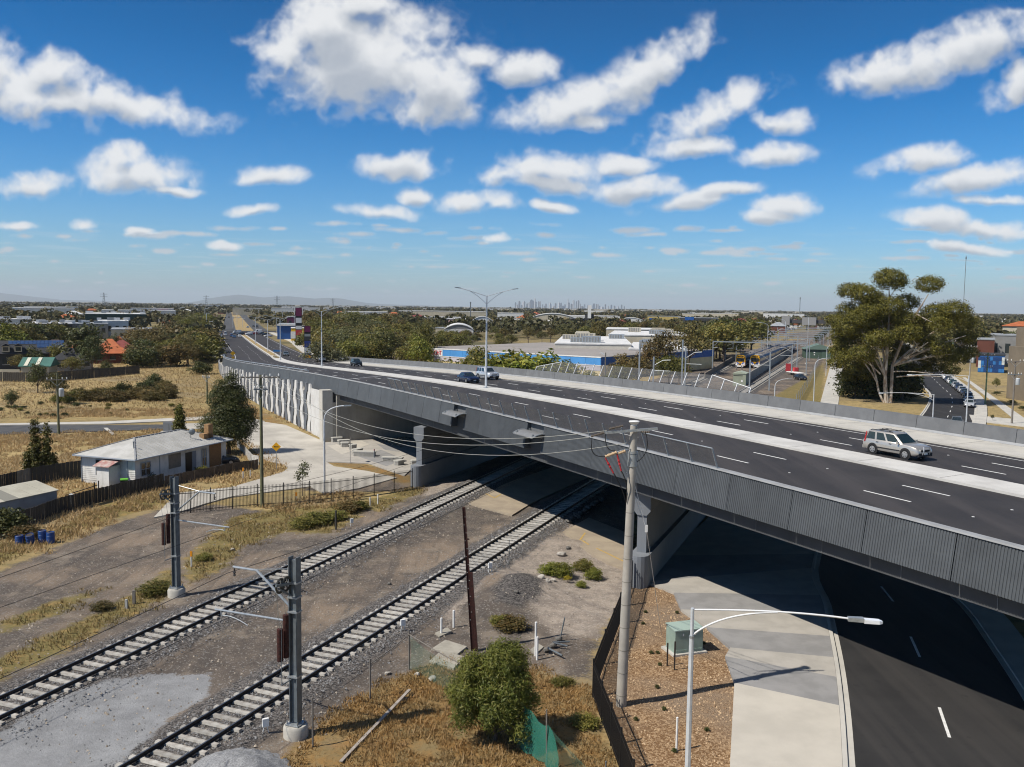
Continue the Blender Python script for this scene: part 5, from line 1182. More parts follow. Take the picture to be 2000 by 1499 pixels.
        for k in (0, 1):
            mb = MB(); mb.box((b1 - .95 - k * 1.05, sg * (W * .985), c['belt'] - .12), (.18, .04, .045)); out.append(('door_handle', mb, 'trim', False))
        mb = MB(); mb.box((-.05, sg * (W + .004), c['st'][3][3] + .30), (L * .42, .03, .07)); out.append(('side_moulding', mb, 'trim', False))
    st = c['st'][-2]
    mb = MB(); mb.box((f - .06, 0, st[1] - .08), (.12, W * 1.0, .15)); out.append(('grille', mb, 'trim', False))
    mb = MB(); mb.box((f - .10, 0, st[3] + .06), (.26, W * 1.55, .24)); out.append(('bumper', mb, 'trim', False))
    mb = MB(); mb.box((f + .035, 0, st[3] + .13), (.02, .37, .11)); out.append(('number_plate', mb, 'plate', False))
    mb = MB(); mb.box((-f + .06, 0, c['st'][1][3] + .10), (.2, W * 1.7, .22)); out.append(('rear_bumper', mb, 'paint' if kind != 'big' else 'trim', False))
    return out
CM = dict(glass=M_glass, tyre=M_tyre, rim=M_rim, lens=M_lens, red=M_red, trim=M_trimb, plate=M_white)
def cpaint(name, col, metal=.35): return mat(name, col, rough=.32, metal=metal, coat=.6, spec=.5)
GEO = {k: car_geo(k) for k in SPEC}
def car_full(kind, paint, loc, rz, label, slope=0.0, extra=None, glass=None):
    t = thing('car', label, 'car', loc, rz); t.rotation_euler = (0, slope, rz)
    for nm, mb, key, smo in GEO[kind]:
        me = mb.mesh(nm, paint if key == 'paint' else (glass or M_glass) if key == 'glass' else CM[key], smo)
        bm = bmesh.new(); bm.from_mesh(me); bmesh.ops.recalc_face_normals(bm, faces=bm.faces); bm.to_mesh(me); bm.free()
        link_mesh(nm, me, t)
    if extra: extra(t)
    return t
SIMPLE = {}
def car_simple(kind, pname, col, loc, rz, label, grp, metal=.2):
    key = (kind, pname)
    if key not in SIMPLE:
        big = MB(); keys = ['paint', 'glass', 'tyre', 'rim', 'lens', 'red', 'trim', 'plate']
        for nm, mb, k_, smo in GEO[kind]:
            if nm in ('rim_holes', 'door_handle', 'side_moulding'): continue
            big.cur = keys.index(k_); big.add(mb.v, mb.f)
        me = big.mesh('car', [cpaint(pname, col, metal)] + [CM[k_] for k_ in keys[1:]], True)
        bm = bmesh.new(); bm.from_mesh(me); bmesh.ops.recalc_face_normals(bm, faces=bm.faces); bm.to_mesh(me); bm.free()
        SIMPLE[key] = me
    o = link_mesh('car', SIMPLE[key], None, loc, rz); return tag(o, label, 'car', grp)
def brz(s): return math.pi / 2 - bth(s) + math.pi      # heading of cars driving towards the camera
def xtrail_extra(t):
    for sg in (-1, 1):
        mb = MB(); mb.tube([(-1.75, sg * .60, 1.66), (-1.6, sg * .60, 1.72), (.0, sg * .60, 1.70), (.12, sg * .60, 1.64)], .022, 6); mb.build('roof_rail', M_trimb, t)
    for x in (-1.0, -.2): mb = MB(); mb.bar((x, -.62, 1.735), (x, .62, 1.735), .05, .04); mb.build('roof_bar', M_trimb, t)
    mb = MB(); mb.tube([(2.26, -.36, .42), (2.36, -.34, .70), (2.28, -.27, .93), (2.26, 0, .96), (2.28, .27, .93), (2.36, .34, .70), (2.26, .36, .42)], .035, 8); mb.build('nudge_bar', M_rim, t, smooth=True)
car_full('suv', cpaint('champagne_paint', (.52, .49, .44), .55), bp(6.9, 8.45, .0), brz(6.9), 'champagne-silver four-wheel drive with roof rails driving beside the median', 0, xtrail_extra, M_glassg)
car_full('sedan', cpaint('navy_paint', (.012, .018, .05), .3), bp(78.6, 8.0, .0), brz(78), 'dark navy sedan driving beside the tall median lamp', sl(78))
def bull(t):
    mb = MB(); mb.tube([(2.44, -.7, .62), (2.56, -.62, .78), (2.54, -.4, 1.0), (2.54, .4, 1.0), (2.56, .62, .78), (2.44, .7, .62)], .035, 7); mb.tube([(2.5, -.75, .62), (2.56, 0, .62), (2.5, .75, .62)], .05, 7); mb.build('bull_bar', M_rim, t, smooth=True)
    for sg in (-1, 1): mb = MB(); mb.tube([(-1.9, sg * .66, 1.90), (.1, sg * .66, 1.91)], .025, 6); mb.build('roof_rail', M_trimb, t)
car_full('big', cpaint('silver_paint', (.60, .63, .66), .5), bp(84.5, 13.8, .0), brz(84), 'large silver four-wheel drive with a bull bar behind the tall median lamp', sl(84), bull)
car_full('suv', cpaint('dark_slate_paint', (.02, .027, .03), .4), bp(152, 12.9, .0), brz(152), 'dark slate four-wheel drive in the far lanes of the overpass', sl(152))
car_full('big', cpaint('white_car_paint', (.72, .72, .71), .0), bp(199, 13.6, .0), brz(199), 'white four-wheel drive in the far lane beside the second median lamp', sl(199))
car_full('sedan', cpaint('blue_grey_paint', (.16, .19, .21), .5), bp(262, 8.6, .0), brz(262), 'blue-grey sedan coming down towards the planted median bed', sl(262))
CC = dict(white=(.70, .70, .69), silver=(.50, .52, .54), dark=(.02, .022, .025), blue=(.10, .20, .36), red=(.32, .02, .02), grey=(.14, .15, .16), navy=(.02, .03, .07), green=(.03, .07, .06))
def sc_(kind, colr, loc, rz, label, grp): return car_simple(kind, colr + '_small_paint', CC[colr], loc, rz, label, grp, .3 if colr in ('silver', 'grey', 'blue') else 0)
# queue at the traffic lights
far_rz = math.pi / 2 - bth(500)
q_ = [(440, 656, 'van', 'white', 0), (431, 659, 'suv', 'silver', 0), (435.5, 665, 'sedan', 'dark', 0), (452, 658, 'suv', 'blue', 0), (457.5, 660, 'sedan', 'blue', 0), (468, 659, 'sedan', 'white', 0), (463, 652, 'van', 'silver', 1), (470, 655, 'suv', 'dark', 1), (486, 655, 'suv', 'white', 1), (491, 652, 'sedan', 'white', 1), (496, 654, 'sedan', 'red', 1), (505, 651, 'van', 'white', 1), (511, 654, 'sedan', 'dark', 1), (518, 656, 'suv', 'dark', 1), (524, 658, 'sedan', 'white', 1), (484, 641, 'sedan', 'silver', 2), (495, 639, 'suv', 'grey', 2), (502, 640, 'suv', 'dark', 2), (433, 636, 'sedan', 'red', 0), (440, 622, 'sedan', 'dark', 0), (447, 621, 'suv', 'dark', 0), (456, 623, 'suv', 'white', 2), (466, 622, 'suv', 'white', 2), (473, 621, 'sedan', 'silver', 2), (552, 656, 'suv', 'white', 1), (574, 640, 'suv', 'silver', 1)]
for i, (x, y, k, c_, dr) in enumerate(q_):
    sc_(k, c_, at(x, y, .02), far_rz + (0, math.pi / 2 + .3, math.pi)[dr], '%s %s waiting or turning at the distant traffic lights' % ({'white': 'white', 'silver': 'silver', 'dark': 'dark', 'blue': 'blue', 'red': 'red', 'grey': 'grey'}[c_], {'van': 'van', 'suv': 'four-wheel drive', 'sedan': 'sedan'}[k]), 'cars at the distant traffic lights')
# parked row on the street beyond the overpass
PK = side(R_, -1.25); st_i = min(range(len(PK)), key=lambda i: (PK[i] - at(1886, 800)).length)
acc = [0.0]
for i in range(st_i, len(PK) - 1): acc.append(acc[-1] + (PK[i + 1] - PK[i]).length)
names = ['nearest silver sedan', 'white sedan second', 'dark four-wheel drive third', 'black sedan fourth', 'dark sedan fifth', 'silver sedan sixth', 'navy sedan seventh', 'pale silver sedan eighth', 'dark green sedan ninth', 'white sedan tenth', 'navy sedan eleventh', 'white van twelfth', 'grey sedan thirteenth']
cols_ = ['silver', 'white', 'dark', 'dark', 'navy', 'silver', 'navy', 'silver', 'green', 'white', 'navy', 'white', 'grey']
for k in range(13):
    dd = k * 6.6; j = max(i for i in range(len(acc)) if acc[i] <= dd + 1e-6); j = min(j, len(acc) - 2)
    f_ = (dd - acc[j]) / (acc[j + 1] - acc[j]); p = PK[st_i + j].lerp(PK[st_i + j + 1], f_); d_ = PK[st_i + j + 1] - PK[st_i + j]
    sc_('van' if k == 11 else ('suv' if k == 2 else 'sedan'), cols_[k], Vector((p.x, p.y, .03)), math.atan2(d_.y, d_.x) + math.pi, names[k] + ' in the row parked along the street', 'cars parked along the street')
p = at(1868, 832); sc_('sedan', 'grey', Vector((p.x, p.y, .03)), R(65) + math.pi, 'grey sedan driving past the end of the parked row, half hidden by the parapet', None)
p = at(1942, 705); sc_('suv', 'white', p, R(20), 'white hatchback crossing near the blue and white tiled wall', None)
p = at(1563, 742); sc_('sedan', 'dark', p, R(-80), 'dark ute parked on the track-side road beside the wire fence', None)
p = at(1605, 697); sc_('suv', 'dark', p, R(-70), 'black car parked in front of the green shed', None)
p = at(424, 918); sc_('sedan', 'dark', Vector((p.x - 1, p.y + 3, 0)), R(25), 'black car parked beside the white house, behind the low fence', None)
for i in range(60):
    x = RNG.uniform(1500, 1566); y = 651 - (x - 1502) * .26 + RNG.uniform(-5, 5)
    sc_(RNG.choice(['sedan', 'suv', 'van']), RNG.choice(['white', 'white', 'silver', 'white', 'grey']), at(x, y), TH2 + RNG.choice([0, 1.57]) + .2, 'pale car in the crowded station car park beyond the trains', 'cars in the station car park')
# flat tray trailer with red panels beside the fence
p = at(1566, 735); t = thing('trailer', 'flat white trailer carrying red panels beside the wire fence', 'trailer', p, R(-80) + math.pi / 2)
mb = MB(); mb.box((0, 3.5, .75), (2.1, 7, .18)); mb.build('tray', M_white, t)
for k in range(4): mb = MB(); mb.lathe([(.38, -.1), (.38, .1)], 12, ((-1, 1)[k % 2] * .95, 3 + 1.2 * (k // 2), .38), 'X'); mb.build('wheel', M_tyre, t)
mr2 = mat('red_panel', (.55, .05, .06), rough=.6)
mb = MB(); mb.box((-.4, 7.2, 1.9), (1.5, .12, 2.2)); mb.build('red_panel', mr2, t); mb = MB(); mb.box((1.3, 6.0, 1.4), (1.3, .9, 1.1)); mb.build('red_box', mr2, t)

# ---------------------------------------------------------------- trains and railway furniture beyond the overpass
M_tb = mat('train_blue', (.03, .10, .26), (.025, .08, .20), sc=.3, rough=.45); M_ty = mat('train_yellow', (.85, .42, .015), rough=.45); M_tr = mat('train_roof', (.24, .22, .20), (.17, .16, .15), sc=.8, rough=.7)
M_tw = mat('train_white', (.72, .73, .74), rough=.5); M_tblue = mat('train_bright_blue', (.04, .16, .55), rough=.45)
d_ = Vector((math.sin(TH2), math.cos(TH2), 0)); n_ = Vector((d_.y, -d_.x, 0))
def train(base, label):
    t = thing('train', label, 'train', base, -TH2, 'trains stabled on the sidings')      # local y = away
    def ring(y, s_=1.0, zl=.55):
        w = 1.5 * s_; return [(-w, y, zl), (-w, y, 3.1), (-w * .93, y, 3.65), (-w * .6, y, 3.92), (0, y, 4.0), (w * .6, y, 3.92), (w * .93, y, 3.65), (w, y, 3.1), (w, y, zl)]
    for k in range(6):
        y0 = k * 23.6
        mb = MB(); mb.loft([ring(y0 + .25 if k == 0 else y0 + .2), ring(y0 + 23.2)]); c_ = mb.build('carriage', M_tb, t, fix=True)
        mb = MB(); rr_ = [[(x * 1.005, y, z + .02) for x, y, z in ring(yq)[2:7]] for yq in (y0 + .26, y0 + 23.18)]; mb.loft(rr_, closed=False); mb.build('carriage_roof', M_tr, c_)
        for sg in (-1, 1):
            mb = MB(); mb.box((sg * 1.505, y0 + 11.8, 2.45), (.02, 21.5, .85)); mb.build('window_band', M_glass, c_)
            mb = MB(); mb.box((sg * 1.507, y0 + 11.8, 1.1), (.02, 22.6, .25)); mb.build('yellow_stripe', M_tw, c_)
        for q in (3.5, 19.8):
            mb = MB(); mb.box((0, y0 + q, .45), (2.2, 2.6, .5)); [mb.lathe([(.42, -.06), (.42, .06)], 12, (sx * .8, y0 + q + sy, .42), 'X') for sx in (-1, 1) for sy in (-1, 1)]; mb.build('bogie', M_trimb, c_)
        for q in (6, 12, 18): mb = MB(); mb.box((0, y0 + q, 4.1), (1.4, 2.2, .3)); mb.build('roof_unit', M_tr, c_)
    mb = MB(); f0 = [(x, .25, z) for x, y, z in ring(0)]; f1 = [(x * .94, -.25, z if z > 1 else .75) for x, y, z in ring(0)]; mb.loft([f0, f1]); fm = mb.build('front_mask', M_ty, t, fix=True)
    mb = MB(); mb.quad((-1.2, -.265, 1.95), (1.2, -.265, 1.95), (1.15, -.265, 3.1), (-1.15, -.265, 3.1)); mb.build('windscreen', M_glass, fm)
    mb = MB(); mb.box((0, -.26, 3.45), (1.6, .06, .32)); mb.build('destination_box', M_blk, fm)
    for sg in (-1, 1):
        mb = MB(); mb.add([(sg * .15, -.27, 1.15), (sg * .62, -.27, 1.15), (sg * 1.3, -.27, 1.8), (sg * .75, -.27, 1.8)], [(0, 1, 2, 3) if sg > 0 else (3, 2, 1, 0)]); mb.build('blue_chevron', M_tblue, fm)
        mb = MB(); mb.add([(sg * .64, -.268, .8), (sg * 1.38, -.268, .8), (sg * 1.38, -.268, 1.75), (sg * .66, -.268, 1.15)], [(0, 1, 2, 3) if sg > 0 else (3, 2, 1, 0)]); mb.build('white_chevron', M_tw, fm)
        mb = MB(); mb.lathe([(.12, -.3), (.12, -.26)], 10, (sg * 1.1, 0, 1.35), 'Y'); mb.build('headlight', M_lens, fm)
    mb = MB(); mb.box((0, -.35, .75), (.5, .5, .35)); mb.build('coupler', M_trimb, t)
train(at(1446, 719), 'yellow-fronted blue suburban train on the left of the pair stabled beyond the overpass'); train(at(1474, 719), 'yellow-fronted blue suburban train beside the concrete wall, right of the stabled pair')
for x, lab in ((1437, 'white buffer stop before the train on the left siding'), (1471, 'white buffer stop before the train beside the wall')):
    b_ = at(x + 6, 724); t = thing('buffer_stop', lab, 'buffer stop', b_, -TH2, 'buffer stops of the sidings')
    for sg in (-1, 1): mb = MB(); mb.bar((sg * .8, 1.2, .2), (sg * .8, -.4, 1.7), .32, .3); mb.build('strut', M_white, t)
    mb = MB(); mb.box((0, 1.0, 1.25), (2.2, .3, .4)); mb.build('beam', M_white, t)
def longwall(label, a, b, h, th, m_, name='concrete_wall'):
    t = thing(name, label, 'wall', a); dd = (b - a); L = dd.length; nn = max(1, round(L / 6)); pp = Vector((dd.y, -dd.x, 0)).normalized()
    for k in range(nn):
        p, q = a.lerp(b, k / nn), a.lerp(b, (k + .993) / nn); mb = MB(); mb.prism([(v_.x, v_.y) for v_ in (p - pp * th / 2, q - pp * th / 2, q + pp * th / 2, p + pp * th / 2)], -.1, h); mb.build('wall_panel', m_, t, world=True, fix=True)
    return t
longwall('low concrete wall beside the stabled train on the right', at(1453, 752), at(1545, 690), 2.3, .35, M_conwall)
longwall('brown concrete wall along the far side of the sidings', at(1376, 742), at(1436, 703), 1.7, .35, mat('brown_concrete', (.20, .17, .135), (.16, .135, .11), sc=.5, rough=.9))
def hut(label, base, w, d, h, rz, m_, roofm, name, gable=.9, over=.3, ridge='x'):
    t = thing(name, label, 'hut' if w < 5 else 'shed', base, rz)
    mb = MB(); mb.box((0, 0, h / 2 - .05), (w, d, h + .1)); mb.build('wall', m_, t)
    if gable:
        mb = MB(); a_, b_ = w / 2 + over, d / 2 + over
        if ridge == 'x': P6 = [(-a_, -b_, h), (a_, -b_, h), (a_, b_, h), (-a_, b_, h), (-a_, 0, h + gable), (a_, 0, h + gable)]
        else: P6 = [(-a_, -b_, h), (-a_, b_, h), (a_, b_, h), (a_, -b_, h), (0, -b_, h + gable), (0, b_, h + gable)]
        mb.add(P6 + [(x, y, z - .12) for x, y, z in P6[:4]], [(0, 1, 5, 4), (2, 3, 4, 5), (3, 0, 4), (1, 2, 5), (9, 8, 7, 6), (0, 6, 7, 1), (1, 7, 8, 2), (2, 8, 9, 3), (3, 9, 6, 0)]); mb.build('roof', roofm, t, fix=True)
    return t
M_gshed = mat('green_cladding', (.065, .105, .075), (.055, .09, .065), sc=.6, rough=.7, streak=.15); M_groof = mat('green_roof', (.13, .19, .155), rough=.6)
t = hut('pale green equipment hut standing between the sidings and the track', at(1446, 753), 3.0, 4.2, 3.0, -TH2, mat('pale_green_box', (.30, .33, .25), (.26, .285, .215), sc=.8, rough=.7), mat('pale_green_lid', (.36, .40, .31), rough=.6), 'equipment_hut', .45, .1, 'y')
mb = MB(); mb.box((-.3, -2.12, 2.45), (2.2, .04, .12)); mb.build('vent', M_blk, t); mb = MB(); mb.box((.6, -2.12, 1.2), (.4, .03, .5)); mb.build('notice', M_white, t)
t = hut('dark green gabled shed beside the railway service road', at(1597, 700), 10.5, 9, 3.6, R(-12), M_gshed, M_groof, 'green_shed', 1.9, .5, 'y')
for k, (x, w) in enumerate(((-3.4, 1.0), (2.6, 3.4))): mb = MB(); mb.box((x, -4.53, 1.2 if k == 0 else 1.5), (w, .05, 2.3 if k == 0 else 3.0)); mb.build('door', mat('door_green', (.075, .12, .09), rough=.6), t)
mb = MB(); mb.box((-1.8, -4.53, 2.3), (.55, .04, .4)); mb.build('sign', M_white, t); mb = MB(); mb.box((-1.8, -4.53, 1.5), (.35, .04, .4)); mb.build('notice', M_white, t)
def portal(base, w, h, label):
    t = thing('catenary_portal', label, 'gantry', base, -TH2, 'overhead line gantries over the railway')
    for x in (0, w): mb = MB(); mb.box((x, 0, h / 2), (.26, .26, h)); mb.build('column', M_galv, t); mb = MB(); mb.lathe([(.45, -.1), (.45, .35)], 10, (x, 0, 0)); mb.build('footing', M_conc, t)
    mb = MB(); mb.box((w / 2, 0, h - .2), (w, .22, .30)); mb.build('beam', M_galv, t)
    for x, sg in ((0, 1), (w, -1)): mb = MB(); mb.bar((x, 0, h - 1.6), (x + sg * 1.5, 0, h - .3), .10); mb.build('knee_brace', M_galv, t)
    for x in (w * .22, w * .55, w * .85): mb = MB(); mb.bar((x, 0, h - .3), (x, 0, h - 2.2), .08); mb.bar((x, 0, h - 2.1), (x - 1.6, 0, h - 2.15), .07); mb.bar((x, 0, h - .6), (x - 1.5, 0, h - 1.2), .07); mb.build('drop_arm', M_galv, t)
b0 = at(1391, 726); hpx = zat(b0, 1392, 666)
portal(b0, 26, hpx, 'galvanised overhead gantry spanning the sidings in front of the trains')
for k, (t_, lab) in enumerate(((330, 'second overhead gantry behind the train fronts'), (400, 'overhead gantry farther along the trains'), (480, 'overhead gantry beside the station car park'), (580, 'distant overhead gantry near the station'), (290, 'overhead gantry just behind the one in front of the trains'), (365, 'overhead gantry over the middle of the trains'), (440, 'overhead gantry before the station car park'), (530, 'overhead gantry behind the station car park'))): portal(tpos(1, t_, -22), 27, 7.6, lab)
def single_mast(base, h, label, arm=0):
    t = thing('catenary_mast', label, 'mast', gz(base), -TH2, 'overhead line masts beyond the overpass')
    mb = MB(); mb.box((0, 0, h / 2), (.28, .28, h)); mb.build('column', M_galv, t)
    if arm:
        mb = MB(); mb.tube([(0, 0, h * .78), (arm * .55, 0, h * .92), (arm, 0, h * .93)], .06, 6); mb.tube([(0, 0, h * .66), (arm, 0, h * .66)], .05, 6); mb.build('cantilever', M_galv, t)
    return t
for (x, y, ty, arm, lab) in [(1502, 763, 688, -3.4, 'grey overhead line mast beside the track beyond the parapet'), (1337, 770, 682, 3.4, 'overhead line mast among trees with its arm towards the railway'), (1275, 778, 699, 3.4, 'overhead line mast before the rusty trees, arm to the right'), (1556, 722, 656, -3, 'overhead line mast at the edge of the service road'), (1437, 712, 655, 3, 'overhead line mast behind the train on the left'), (1247, 780, 672, 0, 'tall plain steel pole beyond the parapet before the rusty trees'), (1331, 765, 666, 0, 'plain steel pole beside the lane behind the trees'), (1463, 772, 705, 0, 'thin steel post beside the equipment hut')]:
    b_ = at(x, y); single_mast(b_, zat(b_, x, ty), lab, arm)
for i in range(11): single_mast(tpos(1, 235 + i * 38, (4.6, -24.5)[i % 2]), 8.2, 'overhead line mast in the rows along the stabled trains', (-3.2, 3.2)[i % 2])
b_ = at(1181, 776); hh_ = zat(b_, 1180, 689); t = thing('street_lamp', 'timber pole with a small flood lamp before the blue store corner', 'street lamp', b_); mb = MB(); mb.tube([(0, 0, 0), (0, 0, hh_)], [.16, .12], 8); mb.build('pole', M_greyw, t); mb = MB(); mb.box((-.6, 0, hh_ - .2), (.8, .3, .16), ry=.5); mb.build('lamp_head', M_lens, t)
for (x, y, ty, lab) in [(1498, 700, 631, 'tall car park lamp with a long curved arm beside the gantry'), (1532, 690, 624, 'tall curved lamp over the station car park'), (1577, 680, 616, 'distant tall curved lamp near the station')]:
    b_ = at(x, y); curved_lamp(b_, zat(b_, x, ty), R(180), lab, 4.0, 'car park lamps')
# wire fence along the service road
t = thing('wire_fence', 'chain wire fence with grey posts between the service road and the grassy bank', 'fence', at(1560, 775))
fpts = [at(1555, 792), at(1577, 757), at(1592, 727), at(1600, 703)]
for a_, b_ in zip(fpts[:-1], fpts[1:]):
    n3 = 6
    for k in range(n3):
        p, q = a_.lerp(b_, k / n3), a_.lerp(b_, (k + 1) / n3); mb = MB(); mb.tube([p, p + Vector((0, 0, 2.2))], .05, 6); mb.build('post', M_galv, t, world=True)
        mb = MB(); mb.quad(p + Vector((0, 0, .1)), q + Vector((0, 0, .1)), q + Vector((0, 0, 2.1)), p + Vector((0, 0, 2.1))); mb.build('mesh_infill', MATS.get('chain_wire') or screenmat('chain_wire', (.30, .31, .31), .3), t, world=True)
# station bridge in the distance
ctr = pol(1600, 840); t = thing('station_footbridge', 'dark station footbridge crossing the railway in the distance', 'footbridge', ctr, -TH2)
mb = MB(); mb.box((0, 0, 8.2), (62, 5, 3.2)); mb.build('span', mat('station_dark', (.05, .05, .055), rough=.7), t); mb = MB(); mb.box((-8, -1, 8.5), (12, 7, 7)); mb.build('lift_tower', mat('station_grey', (.24, .24, .24), rough=.8), t); mb = MB(); mb.box((-28, -1, 9), (7, 7, 8)); mb.build('lift_tower', MATS['station_grey'], t)
for x in (-30, -10, 10, 30): mb = MB(); mb.box((x, 0, 3.3), (.8, 3, 6.8)); mb.build('column', MATS['station_grey'], t)

# ---------------------------------------------------------------- small things of the yard, the plaza and the mulch bed
def post(name, px_, py_, topy, w, m_, label, cat='post', grp=None, lean=0.0, topx=None, cap=None, rnd=True):
    b_ = gz(at(px_, py_)); h = zat(b_, topx or px_, topy) - b_.z
    t = thing(name, label, cat, b_, 0, grp); mb = MB()
    if rnd: mb.tube([(0, 0, -.05), (lean, 0, h)], w / 2, 8)
    else: mb.box((lean / 2, 0, h / 2), (w, w * .8, h))
    mb.build('shaft', m_, t)
    mb = MB()
    if cap is not None: mb.box((lean, 0, h - .18), (w * 1.35, w * 1.1, .36)); mb.build('reflector', cap, t)
    else: mb.lathe([(w * .52, h - .01), (w * .52, h + .015), (w * .2, h + .03)], 8, (lean, 0, 0)); mb.build('cap', m_, t)
    return t
G1 = 'white marker pipes in the yard'
for (x, y, ty, lab) in [(862, 1241, 1208, 'white marker pipe on a concrete pad beside the middle track'), (886, 1225, 1193, 'white marker pipe behind the padded one by the middle track'), (1046, 1283, 1216, 'tall white marker pipe right of the leaning brown post'), (1049, 1290, 1245, 'shorter white marker pipe in front of the tall one')]: post('marker_pipe', x, y, ty, .12, M_white, lab, 'marker pipe', G1)
post('steel_stake', 1093, 1254, 1207, .07, M_galvd, 'thin grey steel stake leaning beside the rubble', 'stake', None, .25)
post('timber_stub', 262, 1179, 1154, .16, M_greyw, 'taller grey timber stub in the grass beside the farther track', 'stub', None, 0, None, None, False)
post('timber_stub', 247, 1187, 1172, .14, mat('pale_stub', (.42, .42, .40), rough=.8), 'short pale stub in the grass beside the farther track', 'stub', None, 0, None, None, False)
mo = mat('orange_reflector', (.75, .28, .01), rough=.5)
for (x, y, ty, lab) in [(374, 1108, 1077, 'marker post with an orange top beside the mast before the house'), (475, 936, 914, 'orange-topped marker post by the driveway edge and low fence'), (579, 975, 962, 'small orange-topped marker in the grass behind the palisade fence')]: post('marker_post', x, y, ty, .10, M_white, lab, 'marker post', 'orange-topped marker posts', 0, None, mo)
for (x, y, ty, lab) in [(489, 932, 919, 'white pipe stub beside the orange-topped marker at the driveway'), (723, 988, 972, 'white pipe stub beside the fence end, left one'), (738, 985, 966, 'white pipe stub beside the fence end, right one')]: post('marker_pipe', x, y, ty, .11, M_white, lab, 'marker pipe', G1)
post('timber_post', 656, 1035, 998, .16, mat('old_dark_post', (.06, .055, .045), rough=.95), 'dark timber post in the green scrub beside the farther track')
post('steel_stake', 994, 1116, 1055, .045, M_galvd, 'thin pale steel stake at the edge of the middle track', 'stake')
post('white_stake', 1321, 1470, 1402, .09, M_white, 'white stake in the mulch bed behind the foreground lamp', 'stake')
post('sign_post', 770, 960, 944, .06, M_galvd, 'post with a small white plate at the fence near the pier', 'sign', None, 0, None, M_white)
# striped bollard and concrete seats on the plaza
M_bl = mat('block_concrete', (.34, .33, .30), (.28, .27, .245), sc=2, rough=.85)
for i, (x, y, w, d, h, rz, lab) in enumerate([(658, 863, 1.6, .8, .6, 20, 'concrete block seat nearest the abutment wall'), (671, 868, 1.7, .8, .6, 25, 'concrete block seat second from the abutment wall'), (674, 873, 1.2, .9, .6, 10, 'darker concrete block seat in front of the second one'), (689, 878, 1.1, .8, .65, 40, 'small cube-like concrete seat beside the grey diamond sign'), (698, 886, 1.6, .8, .6, 60, 'angled concrete block seat in the middle of the plaza'), (712, 891, 2.9, .9, .6, -4, 'long faceted concrete bench on the plaza'), (767, 901, 2.6, .9, .5, -3, 'long faceted concrete bench near the mulch edge'), (779, 908, 1.3, .8, .55, 50, 'concrete block seat beside the pier'), (812, 908, 1.3, .8, .55, 10, 'concrete block seat right against the crash wall')]):
    b_ = at(x, y, .06); t = thing('concrete_seat', lab, 'seat', b_, R(rz), 'concrete seats on the plaza'); mb = MB()
    k = .18; oct_ = [(-w / 2 + k, -d / 2), (w / 2 - k, -d / 2), (w / 2, 0), (w / 2 - k, d / 2), (-w / 2 + k, d / 2), (-w / 2, 0)]
    mb.prism([(a_ * .94, b2 * .94) for a_, b2 in oct_], 0, h - .12); mb.build('base', M_bl, t, fix=True); mb = MB(); mb.prism(oct_, h - .12, h); mb.build('top_slab', mat('block_top', (.44, .43, .39), rough=.85), t, fix=True)
b_ = at(731, 894, .06); t = thing('bollard', 'slim dark bollard with a red band on the plaza', 'bollard', b_); mb = MB(); mb.tube([(0, 0, 0), (0, 0, 1.0)], .07, 10); mb.build('shaft', M_pier, t); mb = MB(); mb.lathe([(.075, .86), (.075, .95)], 10); mb.build('band', mr2, t)
M_ysign = mat('sign_yellow', (.85, .42, .01), rough=.5)
def diamond(b_, h, w, rz, m_, label, plate=False, word=None):
    t = thing('road_sign', label, 'road sign', b_, rz); mb = MB(); mb.tube([(0, 0, 0), (0, 0, h)], .035, 6); mb.build('post', M_galv, t)
    mb = MB(); mb.add([(0, -.05, h - w / 2), (w / 2, -.05, h), (0, -.05, h + w / 2), (-w / 2, -.05, h), (0, -.03, h - w / 2), (w / 2, -.03, h), (0, -.03, h + w / 2), (-w / 2, -.03, h)], [(0, 1, 2, 3), (7, 6, 5, 4), (0, 4, 5, 1), (1, 5, 6, 2), (2, 6, 7, 3), (3, 7, 4, 0)]); mb.build('plate', m_, t)
    if word:
        mb = MB(); mb.box((0, -.056, h), (w * .5, .006, w * .07)); mb.box((-w * .16, -.056, h + .05), (w * .16, .006, .03)); mb.build('legend', M_blk, t)
    if plate: mb = MB(); mb.box((0, -.05, h - w * .85), (w * .55, .02, w * .45)); mb.build('advisory_plate', m_, t)
    return t
b_ = at(540, 917); diamond(b_, zat(b_, 540, 873), 1.0, R(10), M_ysign, 'yellow diamond sign with a black legend beside the driveway', False, True)
b_ = at(684, 905); diamond(b_, zat(b_, 684, 861), .95, R(100), mat('sign_back', (.16, .15, .14), rough=.6), 'diamond sign seen from its grey back at the plaza edge')
b_ = bp(203, -8.6, 0); diamond(b_, 2.3, 1.3, -bth(203) + math.pi * .0, M_ysign, 'yellow diamond warning sign on the overpass above the patterned wall', True)
b_ = bp(243, 5.0, .15); t = thing('road_sign', 'small blue and white sign board on the median beyond the planted bed', 'road sign', b_, -bth(243)); mb = MB(); [mb.tube([(x, 0, 0), (x, 0, 2.2)], .05, 6) for x in (-.9, .9)]; mb.build('posts', M_galv, t); mb = MB(); mb.box((0, -.06, 2.1), (2.4, .05, .55)); mb.build('board', mat('sign_blue', (.03, .22, .55), rough=.5), t)
